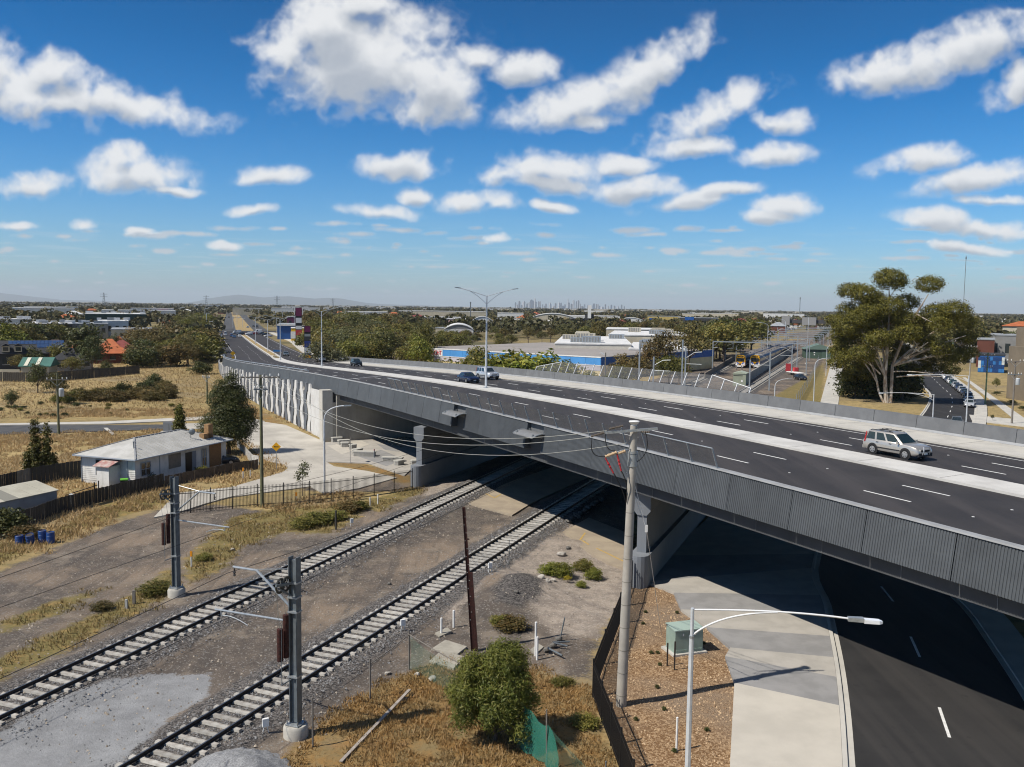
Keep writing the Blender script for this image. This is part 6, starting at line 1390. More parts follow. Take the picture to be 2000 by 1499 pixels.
# blue drums by the fence
M_drum = mat('drum_blue', (.012, .05, .20), (.02, .07, .24), sc=4, rough=.45)
for i, (x, y, tilt, lab) in enumerate([(38, 1062, 0, 'squat blue drum at the picture-edge end of the row'), (61, 1062, .35, 'split, tilting blue drum, second in the row'), (83, 1060, 0, 'tallest upright blue drum, third in the row'), (99, 1061, 0, 'upright blue drum nearest the grass track')]):
    b_ = gz(at(x, y)); t = thing('drum', lab, 'drum', b_, 0, 'blue drums beside the paling fence'); t.rotation_euler = (tilt, .1 * tilt, 0); h = (.62, .8, .92, .85)[i]
    mb = MB(); mb.lathe([(.27, 0), (.29, .02), (.29, h * .33), (.305, h * .35), (.29, h * .37), (.29, h * .64), (.305, h * .66), (.29, h * .68), (.29, h - .02), (.27, h), (.25, h - .06)], 16); mb.build('barrel', M_drum, t, smooth=True); mb = MB(); mb.lathe([(.24, h - .07), (.24, h - .055)], 16); mb.build('lid', mat('drum_inside', (.05, .04, .035), rough=.9), t)
# transformer kiosk on its pad, stakes
kb = at(1336, 1272, 0); t = thing('transformer_kiosk', 'pale green electrical kiosk on a concrete pad in the mulch bed', 'electrical kiosk', kb, R(18))
M_kiosk = mat('kiosk_green', (.26, .345, .295), (.23, .305, .262), sc=2, rough=.5)
mb = MB(); mb.box((0, 0, .05), (2.0, 1.35, .16)); mb.build('pad', M_conc, t); mb = MB(); mb.box((0, 0, .72), (1.62, 1.0, 1.2)); mb.build('cabinet', M_kiosk, t); mb = MB(); mb.add([(-.85, -.54, 1.30), (.85, -.54, 1.30), (.85, .54, 1.38), (-.85, .54, 1.38), (-.85, -.54, 1.36), (.85, -.54, 1.36), (.85, .54, 1.44), (-.85, .54, 1.44)], [(3, 2, 1, 0), (4, 5, 6, 7), (0, 1, 5, 4), (1, 2, 6, 5), (2, 3, 7, 6), (3, 0, 4, 7)]); mb.build('lid', mat('kiosk_lid', (.33, .42, .37), rough=.45), t)
for k in range(14):
    if k in (6, 7, 8): continue
    mb = MB(); mb.box((-.72 + k * .11, -.51, .26), (.06, .03, .10)); mb.build('vent', M_kiosk, t)
for x in (-.35, .35): mb = MB(); mb.box((x, -.51, 1.1), (.05, .03, .12)); mb.build('label_plate', M_white, t)
for sgx in (-.01, ): mb = MB(); mb.box((0, -.505, .75), (.015, .012, 1.1)); mb.build('door_gap', M_blk, t)
for (x, y, ty, lab) in [(1303, 1302, 1257, 'dark tree stake nearer the fence in front of the kiosk'), (1317, 1311, 1254, 'dark tree stake nearer the lamp in front of the kiosk')]: post('tree_stake', x, y, ty, .07, mat('stake_dark', (.035, .025, .02), rough=.9), lab, 'stake', 'tree stakes in the mulch bed', 0, None, None, False)
# old wire fence with green shade netting
M_net = screenmat('green_netting', (.03, .22, .16), .55, .8); M_net2 = screenmat('thin_green_netting', (.10, .22, .15), .22, .8)
t = thing('wire_fence', 'old rail and wire fence with sagging green netting beside the bush', 'fence', gz(at(723, 1366)))
fpx = [(611, 1462), (723, 1366), (799, 1310), (905, 1365)]; tops = [1362, 1287, 1230, 1290]
fp_ = [gz(at(*q)) for q in fpx]; ft_ = [Vector((p.x, p.y, zat(p, q[0], ty))) for p, q, ty in zip(fp_, fpx, tops)]
for p, q in zip(fp_, ft_): mb = MB(); mb.tube([p, q], .04, 6); mb.build('post', M_greyw, t, world=True)
for a_, b_ in ((ft_[1], ft_[2]), (ft_[2], ft_[3])): mb = MB(); mb.tube([a_ - Vector((0, 0, .25)), (a_ + b_) / 2 - Vector((0, 0, .3)), b_ - Vector((0, 0, .25))], .025, 6); mb.build('rail', M_greyw, t, world=True)
mb = MB(); rows = []
for i in range(9):
    f_ = i / 8; lo_ = fp_[2].lerp(fp_[3], f_); hi_ = ft_[2].lerp(ft_[3], f_) - Vector((0, 0, .3 + .25 * math.sin(f_ * 3.1))); rows.append([lo_ + Vector((.05 * math.sin(i), 0, .05)), lo_.lerp(hi_, .5) + Vector((.08 * math.cos(i * 2), .05, 0)), hi_])
mb.loft(rows, closed=False); mb.build('netting', M_net2, t, world=True)
t = thing('shade_netting', 'torn teal green netting strung from the bush towards the bottom of the picture', 'netting', gz(at(1068, 1510)))
n0, n1 = gz(at(998, 1400)), gz(at(1110, 1520)); nb = gz(at(1068, 1505)); nt_ = zat(nb, 1066, 1387)
mb = MB(); mb.tube([nb, nb + Vector((-.05, 0, nt_))], .035, 6); mb.build('post', M_greyw, t, world=True)
rows = []; w0 = gz(at(1004, 1455)); w1 = nb; 
for i in range(11):
    f_ = i / 10; lo_ = w0.lerp(w1, f_ * 1.25); hi = (2.15 - .6 * f_ + .12 * math.sin(i * 1.7)); rows.append([lo_ + Vector((.1 * math.sin(i * 2.1), .06 * math.cos(i), .05 + .15 * abs(math.sin(i)))), lo_ + Vector((.12 * math.cos(i * 1.3), .1 * math.sin(i * 1.9), hi * .5)), lo_ + Vector((.06 * math.sin(i), .05, hi))])
mb = MB(); mb.loft(rows, closed=False); mb.build('netting', M_net, t, world=True, smooth=True)
rows2 = [[r_[2] if i < 99 else r_[2], gz(r_[0] + Vector((.9 + .12 * i, -.35, 0))) + Vector((0, 0, .08))] for i, r_ in enumerate(rows[4:])]
mb = MB(); mb.loft(rows2, closed=False); mb.build('trailing_netting', M_net2, t, world=True)
post('steel_stake', 1183, 1515, 1488, .06, M_galvd, 'short grey stake low in the picture beside the black fence', 'stake')
# concrete pads, plank, boxes on legs, cable trough lids, rubble
M_pad = mat('old_pad_concrete', (.36, .335, .28), (.28, .26, .215), sc=1.3, rough=.9, bump=.3)
for q, lab in (([(870, 1255), (912, 1268), (893, 1283), (842, 1273)], 'concrete cable pit lid nearest the middle track, beside the netting'), ([(862, 1276), (908, 1288), (886, 1311), (838, 1297)], 'concrete cable pit lid in front of the other, close to the bush'), ([(850, 1240), (874, 1230), (882, 1237), (858, 1248)], 'small square concrete pad under the white marker pipes'), ([(1036, 1273), (1052, 1262), (1062, 1268), (1046, 1282)], 'small concrete pad beside the tall white marker pipe')):
    pts = [gz(at(*c_)) for c_ in q]; z = max(p.z for p in pts); o = slab('pit_lid', pts, z - .2, z + .07, M_pad, None, None); tag(o, lab, 'pit lid')
M_slabc = mat('platform_concrete', (.36, .30, .22), (.29, .24, .18), sc=.6, rough=.9, bump=.3)
o = slab('concrete_slab', [at(905, 985), at(985, 948), at(1110, 905), at(1150, 935), at(1040, 985), at(1000, 1010)], -.1, .16, M_slabc, None, 'structure')
o = slab('concrete_slab', [at(1100, 1042), at(1150, 1015), at(1236, 1050), at(1236, 1120), at(1190, 1105), at(1130, 1070)], -.1, .17, M_slabc, None, 'structure')
M_yl = mat('faded_yellow_line', (.50, .32, .06), (.40, .28, .10), sc=5, rough=.8)
for (a_, b_, z) in [((948, 964), (966, 973), .165), ((966, 973), (978, 966), .165), ((1133, 1055), (1143, 1041), .175), ((1137, 1056), (1150, 1064), .175), ((1165, 1071), (1225, 1100), .175)]:
    mb = MB(); mb.bar(at(*a_, z), at(*b_, z), .13, .006); o = mb.build('painted_line', M_yl); o['kind'] = 'structure'
a_, b_ = gz(at(800, 1357)), gz(at(666, 1492)); t = thing('plank', 'long weathered plank lying on the orange grass beside the mast', 'plank', b_); mb = MB(); mb.bar(a_ + Vector((0, 0, .22)), b_ + Vector((0, 0, .10)), .14, .05); mb.build('board', mat('plank_grey', (.36, .32, .28), (.28, .245, .21), sc=5, rough=.9), t, world=True); mb = MB(); mb.box(a_.lerp(b_, .1) + Vector((0, 0, .05)), (.3, .12, .15)); mb.build('offcut', M_greyw, t, world=True)
for (x, y, lab) in [(519, 1440, 'white cable box on wire legs beside the mast footing'), (787, 1240, 'white cable box on legs beside the middle track by the old fence'), (957, 1130, 'white bent cable pipe beside the brown post'), (687, 1028, 'white plastic pit box in the scrub by the farther track')]:
    b_ = gz(at(x, y)); t = thing('cable_box', lab, 'cable box', b_, R(30), 'white cable boxes along the tracks'); mb = MB(); mb.box((0, 0, .46), (.26, .12, .34)); mb.build('box', M_white, t); [MB().tube([(dx_, 0, 0), (dx_ * .5, 0, .32)], .018, 5).build('leg', M_white, t) for dx_ in (-.12, .12)]
M_rock = mat('pale_rock', (.42, .39, .34), (.30, .275, .24), sc=3, rough=.95, bump=.4); M_rockd = mat('dark_rock', (.16, .15, .135), (.10, .095, .085), sc=3, rough=.95, bump=.4)
def rock_mesh(seed, m_):
    bm = bmesh.new(); bmesh.ops.create_icosphere(bm, subdivisions=2, radius=.5); r_ = random.Random(seed)
    o_ = Vector((r_.uniform(0, 50), r_.uniform(0, 50), 0))
    for v_ in bm.verts: v_.co *= .75 + .5 * mnoise.noise(v_.co * 1.6 + o_) + .12 * mnoise.noise(v_.co * 5 + o_); v_.co.z *= .62
    me = bpy.data.meshes.new('rock'); bm.to_mesh(me); bm.free(); me.materials.append(m_); return me
RK = [rock_mesh(i, M_rock if i < 3 else M_rockd) for i in range(6)]
for (x, y, s_, k, lab) in [(1097, 1086, .9, 0, 'pale boulder near the edge of the overpass shadow'), (1110, 1076, .6, 3, 'dark boulder behind the pale one near the shadow edge'), (1057, 1142, .6, 1, 'white stone left of the green weeds'), (1070, 1148, .55, 2, 'pale stone in front of the green weeds'), (1080, 1144, .5, 0, 'pale stone close to the orange weed'), (1007, 1175, .5, 4, 'brown stone on the gravel mound'), (757, 1318, .45, 1, 'pale stone by the old wire fence'), (760, 1140, .4, 3, 'dark scrap stone on the bare ground between the tracks'), (280, 857, 1.3, 4, 'dark boulder in the dry grass behind the white house'), (455, 1075, .5, 2, 'pale stone in the grass left of the farther track'), (845, 1330, .5, 1, 'rubble stone at the edge of the green netting'), (815, 1322, .4, 0, 'small rubble stone between the netting posts')]:
    o = link_mesh('rock', RK[k], None, gz(at(x, y)) + Vector((0, 0, s_ * .15)), RNG.uniform(0, 6)); o.scale = (s_, s_ * .8, s_); tag(o, lab, 'rock', 'stones in the yard')
# row of dark rocks beside the track in the shade of the overpass
for i in range(9):
    p = at(1110 + i * 8, 1025 - i * 5.5); o = link_mesh('rock', RK[3 + i % 3], None, gz(p) + Vector((0, 0, .15)), i); o.scale = (.7 + .3 * (i % 3), .7, .8); tag(o, 'dark rock in the row beside the middle track under the overpass', 'rock', 'rocks under the overpass')
# gravel heap low left, dark rubble mound
def heap(name, label, px_, r_, h_, m_, seed):
    c_ = gz(at(*px_)); bm = bmesh.new(); bmesh.ops.create_grid(bm, x_segments=40, y_segments=40, size=r_); o_ = Vector((seed, 3, 0))
    for v_ in bm.verts:
        d2 = math.hypot(v_.co.x, v_.co.y) / r_; v_.co.z = h_ * max(0, 1 - d2 ** 1.3) * (1 + .3 * mnoise.noise(v_.co * .9 + o_)) + .09 * mnoise.noise(v_.co * 3.1 + o_) + .05 * mnoise.noise(v_.co * 8 + o_) - .12; v_.co.z += ground_z(c_.x + v_.co.x, c_.y + v_.co.y) - c_.z
    me = bpy.data.meshes.new(name); bm.to_mesh(me); bm.free(); me.materials.append(m_); me.polygons.foreach_set('use_smooth', [True] * len(me.polygons)); o = link_mesh(name, me, None, c_); return tag(o, label, 'heap')
M_grv = mat('blue_metal_gravel', (.30, .305, .31), (.17, .172, .176), sc=16, rough=.95, bump=.8, bsc=30)
heap('gravel_heap', 'small heap of pale grey gravel at the bottom of the picture beside the middle track', (468, 1520), 2.2, .95, M_grv, 4)
# broken poles and rubble right of the bush
t = thing('broken_post', 'uprooted grey steel posts with clods of concrete lying on the dirt', 'post', gz(at(1090, 1275)))
for (a_, b_) in (((1070, 1278), (1098, 1290)), ((1080, 1267), (1112, 1262)), ((1082, 1268), (1108, 1270))): mb = MB(); p, q = gz(at(*a_)), gz(at(*b_)); mb.tube([p + Vector((0, 0, .3)), q + Vector((0, 0, .2))], .05, 7); mb.build('tube', M_galvd, t, world=True)
for (x, y) in ((1069, 1276), (1081, 1268), (1092, 1256)): o = link_mesh('concrete_clod', RK[4], t, gz(at(x, y)) - Vector(t.location) + Vector((0, 0, .15))); o.scale = (.6, .5, .7)
# yard bits by the house: bins, white meter box, grey cabinet on the street
b_ = at(243, 957); t = thing('wheelie_bin', 'black wheelie bin with a green lid against the white house', 'bin', b_, R(20)); mb = MB(); mb.box((0, 0, .5), (.6, .65, .95), taper=1.12); mb.build('body', M_trimb, t); mb = MB(); mb.box((0, 0, 1.02), (.7, .75, .09)); mb.build('lid', mat('lime_green', (.14, .45, .05), rough=.5), t); [MB().lathe([(.12, -.04), (.12, .04)], 10, (sx * .28, .3, .12), 'X').build('wheel', M_tyre, t) for sx in (-1, 1)]
b_ = at(332, 846); t = thing('street_cabinet', 'dark grey service cabinet on a concrete base beside the side street', 'cabinet', b_); mb = MB(); mb.box((0, 0, .1), (2.2, 1.2, .3)); mb.build('base', M_conc, t); hh_ = zat(b_, 331, 826); mb = MB(); mb.box((0, 0, hh_ / 2 + .1), (1.6, .7, hh_)); mb.build('cabinet', M_pier, t); mb = MB(); mb.box((0, -.36, hh_ / 2), (.02, .02, hh_ * .8)); mb.build('door_gap', M_blk, t)
b_ = gz(at(146, 985)); t = thing('meter_frame', 'white bent pipe frame standing in the long yard grass', 'frame', b_); mb = MB(); mb.tube([(-.25, 0, 0), (-.25, 0, .95), (.35, 0, .95), (.35, 0, .55)], .09, 8); mb.build('pipe', M_white, t); mb = MB(); mb.box((-.25, 0, .75), (.4, .2, .4)); mb.build('box', M_white, t)
t = thing('clothes_frame', 'dark metal gate frame standing in the yard grass', 'frame', gz(at(190, 970))); 
for q in ((185, 968), (193, 966)): p = gz(at(*q)); mb = MB(); mb.tube([p, p + Vector((0, 0, 1.3))], .05, 6); mb.build('upright', M_blk, t, world=True)
mb = MB(); mb.bar(gz(at(128, 982)) + Vector((0, 0, .7)), gz(at(191, 966)) + Vector((0, 0, .9)), .06); mb.build('bar', M_blk, t, world=True)
b_ = at(221, 848); mb = MB(); mb.bar(at(206, 836, .06), at(222, 849, .06), .5, .02); o = mb.build('concrete_strip', M_conc); o['kind'] = 'structure'

# ---------------------------------------------------------------- vegetation
def leaf_cloud(name, pos, nrm, size, m_, rng, aspect=.55):
    """one mesh of many small leaf-shaped faces: a rhomb at each position"""
    n = len(pos); up = rng.normal(size=(n, 3)); nn = nrm + rng.normal(size=(n, 3)) * .55; nn /= np.linalg.norm(nn, axis=1)[:, None] + 1e-9
    a_ = np.cross(nn, up); a_ /= np.linalg.norm(a_, axis=1)[:, None] + 1e-9; b_ = np.cross(nn, a_)
    s = (size * rng.uniform(.6, 1.35, n))[:, None]
    V = np.stack([pos - a_ * s, pos - b_ * s * aspect + nn * s * .12, pos + a_ * s, pos + b_ * s * aspect + nn * s * .12], 1).reshape(-1, 3)
    me = bpy.data.meshes.new(name); me.vertices.add(4 * n); me.vertices.foreach_set('co', V.ravel().astype(np.float32))
    me.loops.add(4 * n); me.loops.foreach_set('vertex_index', np.arange(4 * n, dtype=np.int32)); me.polygons.add(n); me.polygons.foreach_set('loop_start', np.arange(0, 4 * n, 4, dtype=np.int32))
    me.update(calc_edges=True); me.materials.append(m_); return me
def crown_pts(lobes, n_cl, per, cl_r, rng, shell=.5, droop=0.0):
    L = np.array(lobes, float); vol = (L[:, 3] * L[:, 4] * L[:, 5]) ** .75; idx = rng.choice(len(L), n_cl, p=vol / vol.sum())
    d = rng.normal(size=(n_cl, 3)); d[:, 2] = d[:, 2] * .9 + .15; d /= np.linalg.norm(d, axis=1)[:, None]
    rad = shell + (1 - shell) * rng.random(n_cl) ** .6
    c = L[idx, :3] + d * L[idx, 3:6] * rad[:, None]
    pos = np.repeat(c, per, 0) + rng.normal(size=(n_cl * per, 3)) * cl_r * np.array([1, 1, .75])
    if droop: pos[:, 2] -= droop * np.abs(rng.normal(size=len(pos)))
    nrm = np.repeat(d, per, 0) * .8 + np.array([0, 0, .35]); return pos, nrm
def limbs(lobes, trunk_r, h0, rng, lean=(0, 0), each=1.0):
    mb = MB(); top = Vector((lean[0], lean[1], h0)); mb.tube([(0, 0, -.2), (lean[0] * .4, lean[1] * .4, h0 * .5), top], [trunk_r, trunk_r * .82, trunk_r * .65], 8)
    for l_ in lobes:
        e_ = Vector(l_[:3]); m_ = top.lerp(e_, .5) + Vector((rng.uniform(-.3, .3), rng.uniform(-.3, .3), -.1 * (e_ - top).length)); mb.tube([top - Vector((0, 0, .15)), m_, e_], [trunk_r * .45 * each, trunk_r * .3 * each, trunk_r * .10 * each], 6)
    return mb
PROTO = {}
def proto(key, lobes, n_cl, per, cl_r, leaf, lm, seed, trunk_r=.22, h0=3.0, bark=None, shell=.5, droop=0.0, aspect=.55):
    rng = np.random.default_rng(seed); r2 = random.Random(seed)
    pos, nrm = crown_pts(lobes, n_cl, per, cl_r, rng, shell, droop); pos = pos[pos[:, 2] > .1]; nrm = nrm[:len(pos)]
    PROTO[key] = (limbs(lobes, trunk_r, h0, r2).mesh('trunk', bark or M_bark, True), leaf_cloud('crown', pos, nrm, leaf, lm, rng, aspect)); return PROTO[key]
def rl(seed, n, R0, z0, z1, r0, r1, flat=.8):
    r = random.Random(seed); o = []
    for i in range(n):
        a_ = 2.4 * i + r.uniform(-.4, .4); q = R0 * math.sqrt((i + .5) / n); rr_ = r.uniform(r0, r1); z = z0 + (z1 - z0) * (1 - (q / R0) ** 1.4 * .8) * r.uniform(.75, 1.05)
        o.append((q * math.cos(a_), q * math.sin(a_), z, rr_, rr_, rr_ * flat))
    return o
# about 10 m tall prototypes; height of each is scaled on placing
for i in range(3):
    proto('gum%d' % i, rl(20 + i, 9, 2.9, 4.2, 8.6, 1.3, 2.0), 150, 14, .42, .24, L_gum, 100 + i, .24, 3.2, M_barkg)
    proto('olive%d' % i, rl(40 + i, 10, 2.8, 3.2, 8.4, 1.5, 2.2), 170, 14, .45, .24, L_olive, 120 + i, .22, 2.6)
    proto('brown%d' % i, rl(60 + i, 9, 2.6, 4.0, 8.6, 1.2, 1.9), 130, 14, .42, .23, L_brown, 140 + i, .2, 3.0)
    proto('dark%d' % i, rl(80 + i, 11, 2.7, 2.4, 8.3, 1.5, 2.2), 190, 14, .42, .24, L_dark, 160 + i, .24, 2.2)
    proto('grey%d' % i, rl(90 + i, 10, 2.8, 3.0, 8.4, 1.4, 2.1), 160, 14, .45, .24, L_grey, 180 + i, .22, 2.6)
proto('bright0', rl(5, 12, 3.2, 2.2, 8.2, 1.6, 2.3), 260, 16, .45, .26, L_bright, 190, .2, 1.8)
proto('bright1', rl(6, 11, 3.2, 2.2, 8.2, 1.6, 2.3), 260, 16, .45, .26, L_bright, 191, .2, 1.8)
proto('yellow0', rl(7, 7, 2.6, 3.2, 7.8, 1.3, 1.9), 120, 14, .4, .22, L_yel, 192, .18, 2.4)
for i in range(3):
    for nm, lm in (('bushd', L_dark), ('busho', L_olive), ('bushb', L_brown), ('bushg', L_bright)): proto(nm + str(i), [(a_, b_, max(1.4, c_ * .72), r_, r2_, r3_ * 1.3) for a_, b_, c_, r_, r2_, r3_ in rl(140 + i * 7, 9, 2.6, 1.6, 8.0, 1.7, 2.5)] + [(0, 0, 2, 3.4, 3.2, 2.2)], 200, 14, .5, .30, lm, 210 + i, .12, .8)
def place(key, p, h, label, grp, wid=1.0, name='tree', cat='tree', rz=None):
    tm, cm = PROTO[key]; s = h / (8.0 if key.startswith('bush') else 10.0)
    t = thing(name, label, cat, Vector((p.x, p.y, p.z if abs(p.z) > .01 else 0)), RNG.uniform(0, 6.28) if rz is None else rz, grp); t.scale = (s * wid, s * wid, s)
    link_mesh('trunk', tm, t); link_mesh('crown', cm, t); return t
def pk(*ks): return RNG.choice(ks) + str(RNG.randrange(3))
def tree_px(key, px_, ytop, dist, label, grp=None, wid=1.0, **kw):
    p = pol(px_, dist); h = max(2.5, zat(p, px_, ytop)); return place(key, p, h, label, grp, wid, **kw)

# ---- near and middle-distance trees with their own character
rng0 = np.random.default_rng(1)
def custom_tree(name, label, base, lobes, n_cl, per, cl_r, leaf, lm, trunk_r, h0, bark, shell=.45, droop=0, seed=3, cat='tree', aspect=.55, each=1.0):
    rng = np.random.default_rng(seed); pos, nrm = crown_pts(lobes, n_cl, per, cl_r, rng, shell, droop); k = pos[:, 2] > .05; pos, nrm = pos[k], nrm[k]
    t = thing(name, label, cat, gz(base)); limbs(lobes, trunk_r, h0, random.Random(seed), each=each).build('trunk', bark, t, smooth=True); link_mesh('crown', leaf_cloud('crown', pos, nrm, leaf, lm, rng, aspect), t); return t
L_cas = leafmat('casuarina_leaf', (.028, .044, .016), (.046, .062, .022), (.085, .092, .034), .15)
custom_tree('casuarina_tree', 'large dark bushy tree between the white house and the patterned wall', at(447, 886), [(0, 0, 2.6, 2.6, 2.6, 1.9), (1.3, .2, 3.6, 2.2, 2.0, 1.6), (-1.5, 0, 3.4, 2.1, 2, 1.7), (.2, 0, 5.2, 2.3, 2.2, 1.9), (-.8, 0, 6.6, 1.7, 1.6, 1.5), (.9, .2, 6.9, 1.5, 1.5, 1.4), (.1, 0, 8.2, 1.1, 1.1, 1.3), (.6, 0, 9.2, .6, .6, .9), (-1.0, 0, 8.0, .7, .7, .9), (2.2, 0, 4.9, 1.2, 1.2, 1.0), (-2.3, 0, 2.2, 1.3, 1.3, 1.0)], 2000, 24, .28, .12, L_cas, .3, 1.6, M_bark, .35, 0, 4, aspect=.3)
L_pop = leafmat('poplar_leaf', (.07, .088, .02), (.105, .12, .028), (.15, .15, .045), .2)
def poplar(px_, py_, cols, label, seed):
    b_ = at(px_, py_); lobes = []
    for (dx_, hh_, r_) in cols:
        n = 7
        for i in range(n): f_ = i / (n - 1); lobes.append((dx_ + .1 * math.sin(i * 2), .1 * math.cos(i), .6 + (hh_ - .9) * f_, r_ * (1 - .62 * f_ ** 1.5), r_ * (1 - .62 * f_ ** 1.5), hh_ / n * .8))
    custom_tree('poplar_tree', label, b_, lobes, 420, 18, .16, .13, L_pop, .12, .5, M_bark, .4, 0, seed)
poplar(76, 928, [(-.2, zat(at(76, 928), 70, 826), .72), (.95, zat(at(76, 928), 88, 830), .55), (-1.0, 2.6, .55), (1.5, 2.4, .5)], 'clump of slim dark poplars in the dry grass beside the patchwork fence', 6)
poplar(352, 864, [(0, zat(at(352, 864), 350, 792), .72)], 'single columnar poplar behind the white house roof', 8)
# pepper-tree bush in the foreground
bb = at(968, 1448); HB = zat(bb, 972, 1252)
rB = random.Random(17); PL = []
for i in range(30):
    a_ = rB.uniform(0, 6.28); f_ = rB.random() ** .7; q = 1.75 * math.sqrt(rB.random()) * (1 - .55 * f_ ** 1.6); r_ = rB.uniform(.42, .78); PL.append((q * math.cos(a_) * 1.05, q * math.sin(a_) * .85, .5 + (HB - .95) * f_, r_, r_, r_ * rB.uniform(.7, 1.1)))
custom_tree('pepper_bush', 'large feathery green bush in the foreground beside the brown post and netting', bb, PL, 1900, 22, .11, .085, L_pepper, .10, .5, M_bark, .55, .20, 12, 'bush', .22, .6)
# big eucalyptus right of the railway
eb = at(1733, 787); DE = math.hypot(eb.x, eb.y)
rgt = Vector((eb.y, -eb.x, 0)).normalized(); fwd = Vector((eb.x, eb.y, 0)).normalized()
def epx(px_, py_, depth=0.0):
    """point of the gum's crown: right of and above its foot by what the photograph shows, at a depth of its own"""
    k = (DE + depth) / FPX / .93; return Vector((0, 0, 0)) + rgt * ((px_ - 1733) * k) + fwd * depth + Vector((0, 0, zat(eb, px_, py_)))
EL = [(1727, 546, 26, -1), (1742, 556, 14, 0), (1789, 555, 21, 1), (1668, 568, 20, 0), (1690, 575, 24, -2), (1706, 592, 24, 1), (1728, 598, 26, -2), (1755, 590, 20, 2), (1665, 606, 20, 2), (1690, 622, 28, -2), (1720, 632, 24, 3), (1757, 624, 22, -1), (1800, 612, 24, 1), (1826, 606, 24, -1), (1838, 628, 22, 2), (1806, 634, 18, -3), (1760, 650, 22, -3), (1690, 655, 24, 3), (1664, 640, 22, -2), (1662, 672, 20, 1), (1690, 690, 22, -2), (1730, 672, 20, 3), (1782, 664, 20, 2), (1812, 680, 18, -1), (1830, 700, 18, 1), (1700, 705, 16, 2), (1665, 695, 15, -3), (1790, 700, 16, 4), (1755, 690, 18, 5), (1845, 660, 16, 3), (1655, 655, 18, 1), (1655, 690, 18, 2), (1672, 715, 20, 3), (1700, 728, 18, 4), (1645, 625, 15, 0), (1715, 660, 22, -4), (1745, 700, 18, 6), (1770, 725, 16, 6), (1800, 718, 18, 5), (1825, 725, 16, 5), (1848, 690, 18, 4), (1700, 610, 22, -3), (1745, 620, 20, 3), (1780, 635, 20, 4), (1690, 742, 15, 5), (1665, 738, 14, 4), (1770, 745, 13, 7), (1650, 712, 15, 2), (1720, 745, 11, 7)]
kpx = DE / FPX
lob = []
for (x, y, r_, dp) in EL:
    c_ = epx(x, y, dp * 1.2); r3 = r_ * kpx * 1.12; lob.append((c_.x, c_.y, c_.z, r3, r3, r3 * .62))
rngE = np.random.default_rng(31)
pos, nrm = crown_pts(lob, 5600, 20, .36, rngE, .58)
t = thing('eucalyptus_tree', 'tall spreading gum tree with pale bare branches beside the parked cars', 'tree', eb)
link_mesh('crown', leaf_cloud('crown', pos, nrm, .20, leafmat('eucalypt_leaf', (.070, .078, .018), (.12, .122, .028), (.20, .18, .045), .25), rngE, .35), t)
mb = MB(); rE = random.Random(3)
def limb(a, b, r0, r1, bend=.12, n=5):
    a, b = Vector(a), Vector(b); m_ = (a + b) / 2 + Vector((rE.uniform(-1, 1), rE.uniform(-1, 1), rE.uniform(-.2, 1))) * (b - a).length * bend; ps = curve_pts(a, m_, b, n); mb.tube(ps, [r0 + (r1 - r0) * i / n for i in range(n + 1)], 7); return ps
f1 = epx(1728, 735, -.5); f2 = epx(1738, 715, .5)
limb((0, 0, -.2), f1, .50, .34); limb((.5, -.2, -.2), f2, .38, .28); limb((-.35, .4, -.2), epx(1716, 748, .5), .28, .18)
for (x, y) in ((1690, 690), (1664, 672), (1690, 640)): limb(epx(1716, 748, .5), epx(x, y, rE.uniform(-2, 2)), .2, .07)
for src, L2 in ((f1, [(1700, 655), (1718, 625), (1700, 590), (1727, 560), (1668, 580)]), (f2, [(1760, 650), (1790, 668), (1770, 610), (1787, 575), (1830, 690), (1826, 620), (1845, 655)])):
    for (x, y) in L2:
        e_ = epx(x, y, rE.uniform(-2.5, 2.5)); ps = limb(src, e_, .27, .09, .10, 7)
        for k in range(4):
            q = ps[3 + k % 4]; tgt = min(lob, key=lambda l_: (Vector(l_[:3]) - q).length + rE.uniform(0, 5)); limb(q, Vector(tgt[:3]) + Vector((rE.uniform(-1, 1), rE.uniform(-1, 1), 0)), .10, .03, .15, 4)
for (a_, b_) in (((1738, 725), (1800, 727)), ((1745, 735), (1815, 733)), ((1720, 730), (1690, 700))): limb(epx(*a_, -2), epx(*b_, -4), .14, .04, .15, 6)
mb.build('trunk', M_barkg, t, smooth=True)
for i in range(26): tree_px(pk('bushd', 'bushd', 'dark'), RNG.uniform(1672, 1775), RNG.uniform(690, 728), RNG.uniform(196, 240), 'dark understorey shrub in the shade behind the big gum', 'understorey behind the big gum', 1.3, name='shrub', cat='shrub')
# field trees and shrubs on the house side
for (x, by, ty, w, key, lab) in [(74, 768, 700, .75, 'dark0', 'dark young tree in the dry field beside the boundary fence'), (112, 790, 722, .9, 'gum1', 'loose grey-green tree behind the pole with the transformer'), (22, 795, 756, 1.0, 'dark1', 'small dark tree in the field at the picture edge'), (243, 775, 741, 1.1, 'bushd2', 'dark round shrub in the middle of the field'), (286, 772, 735, 1.2, 'bushd0', 'wider dark shrub right of the round one in the field'), (303, 752, 727, 1.2, 'bushd1', 'small dark shrub behind the wider one in the field'), (395, 731, 702, 1.6, 'bushd2', 'dense round dark bush on the bank at the end of the patterned wall'), (322, 762, 738, 1.3, 'busho0', 'pale low shrub on the dry slope')]:
    p = at(x, by); place(key, p, zat(p, x, ty), lab, 'shrubs and young trees of the dry field', w)
for i in range(40):
    x = RNG.uniform(100, 340); p = at(x, 778 - (x - 120) * .02 + RNG.uniform(-6, 10)); place(pk('bushb', 'busho', 'bushb'), p, RNG.uniform(1.2, 2.6), 'low dry shrub in the weedy hollow of the field', 'low shrubs of the field hollow', 1.7, 'shrub', 'shrub')
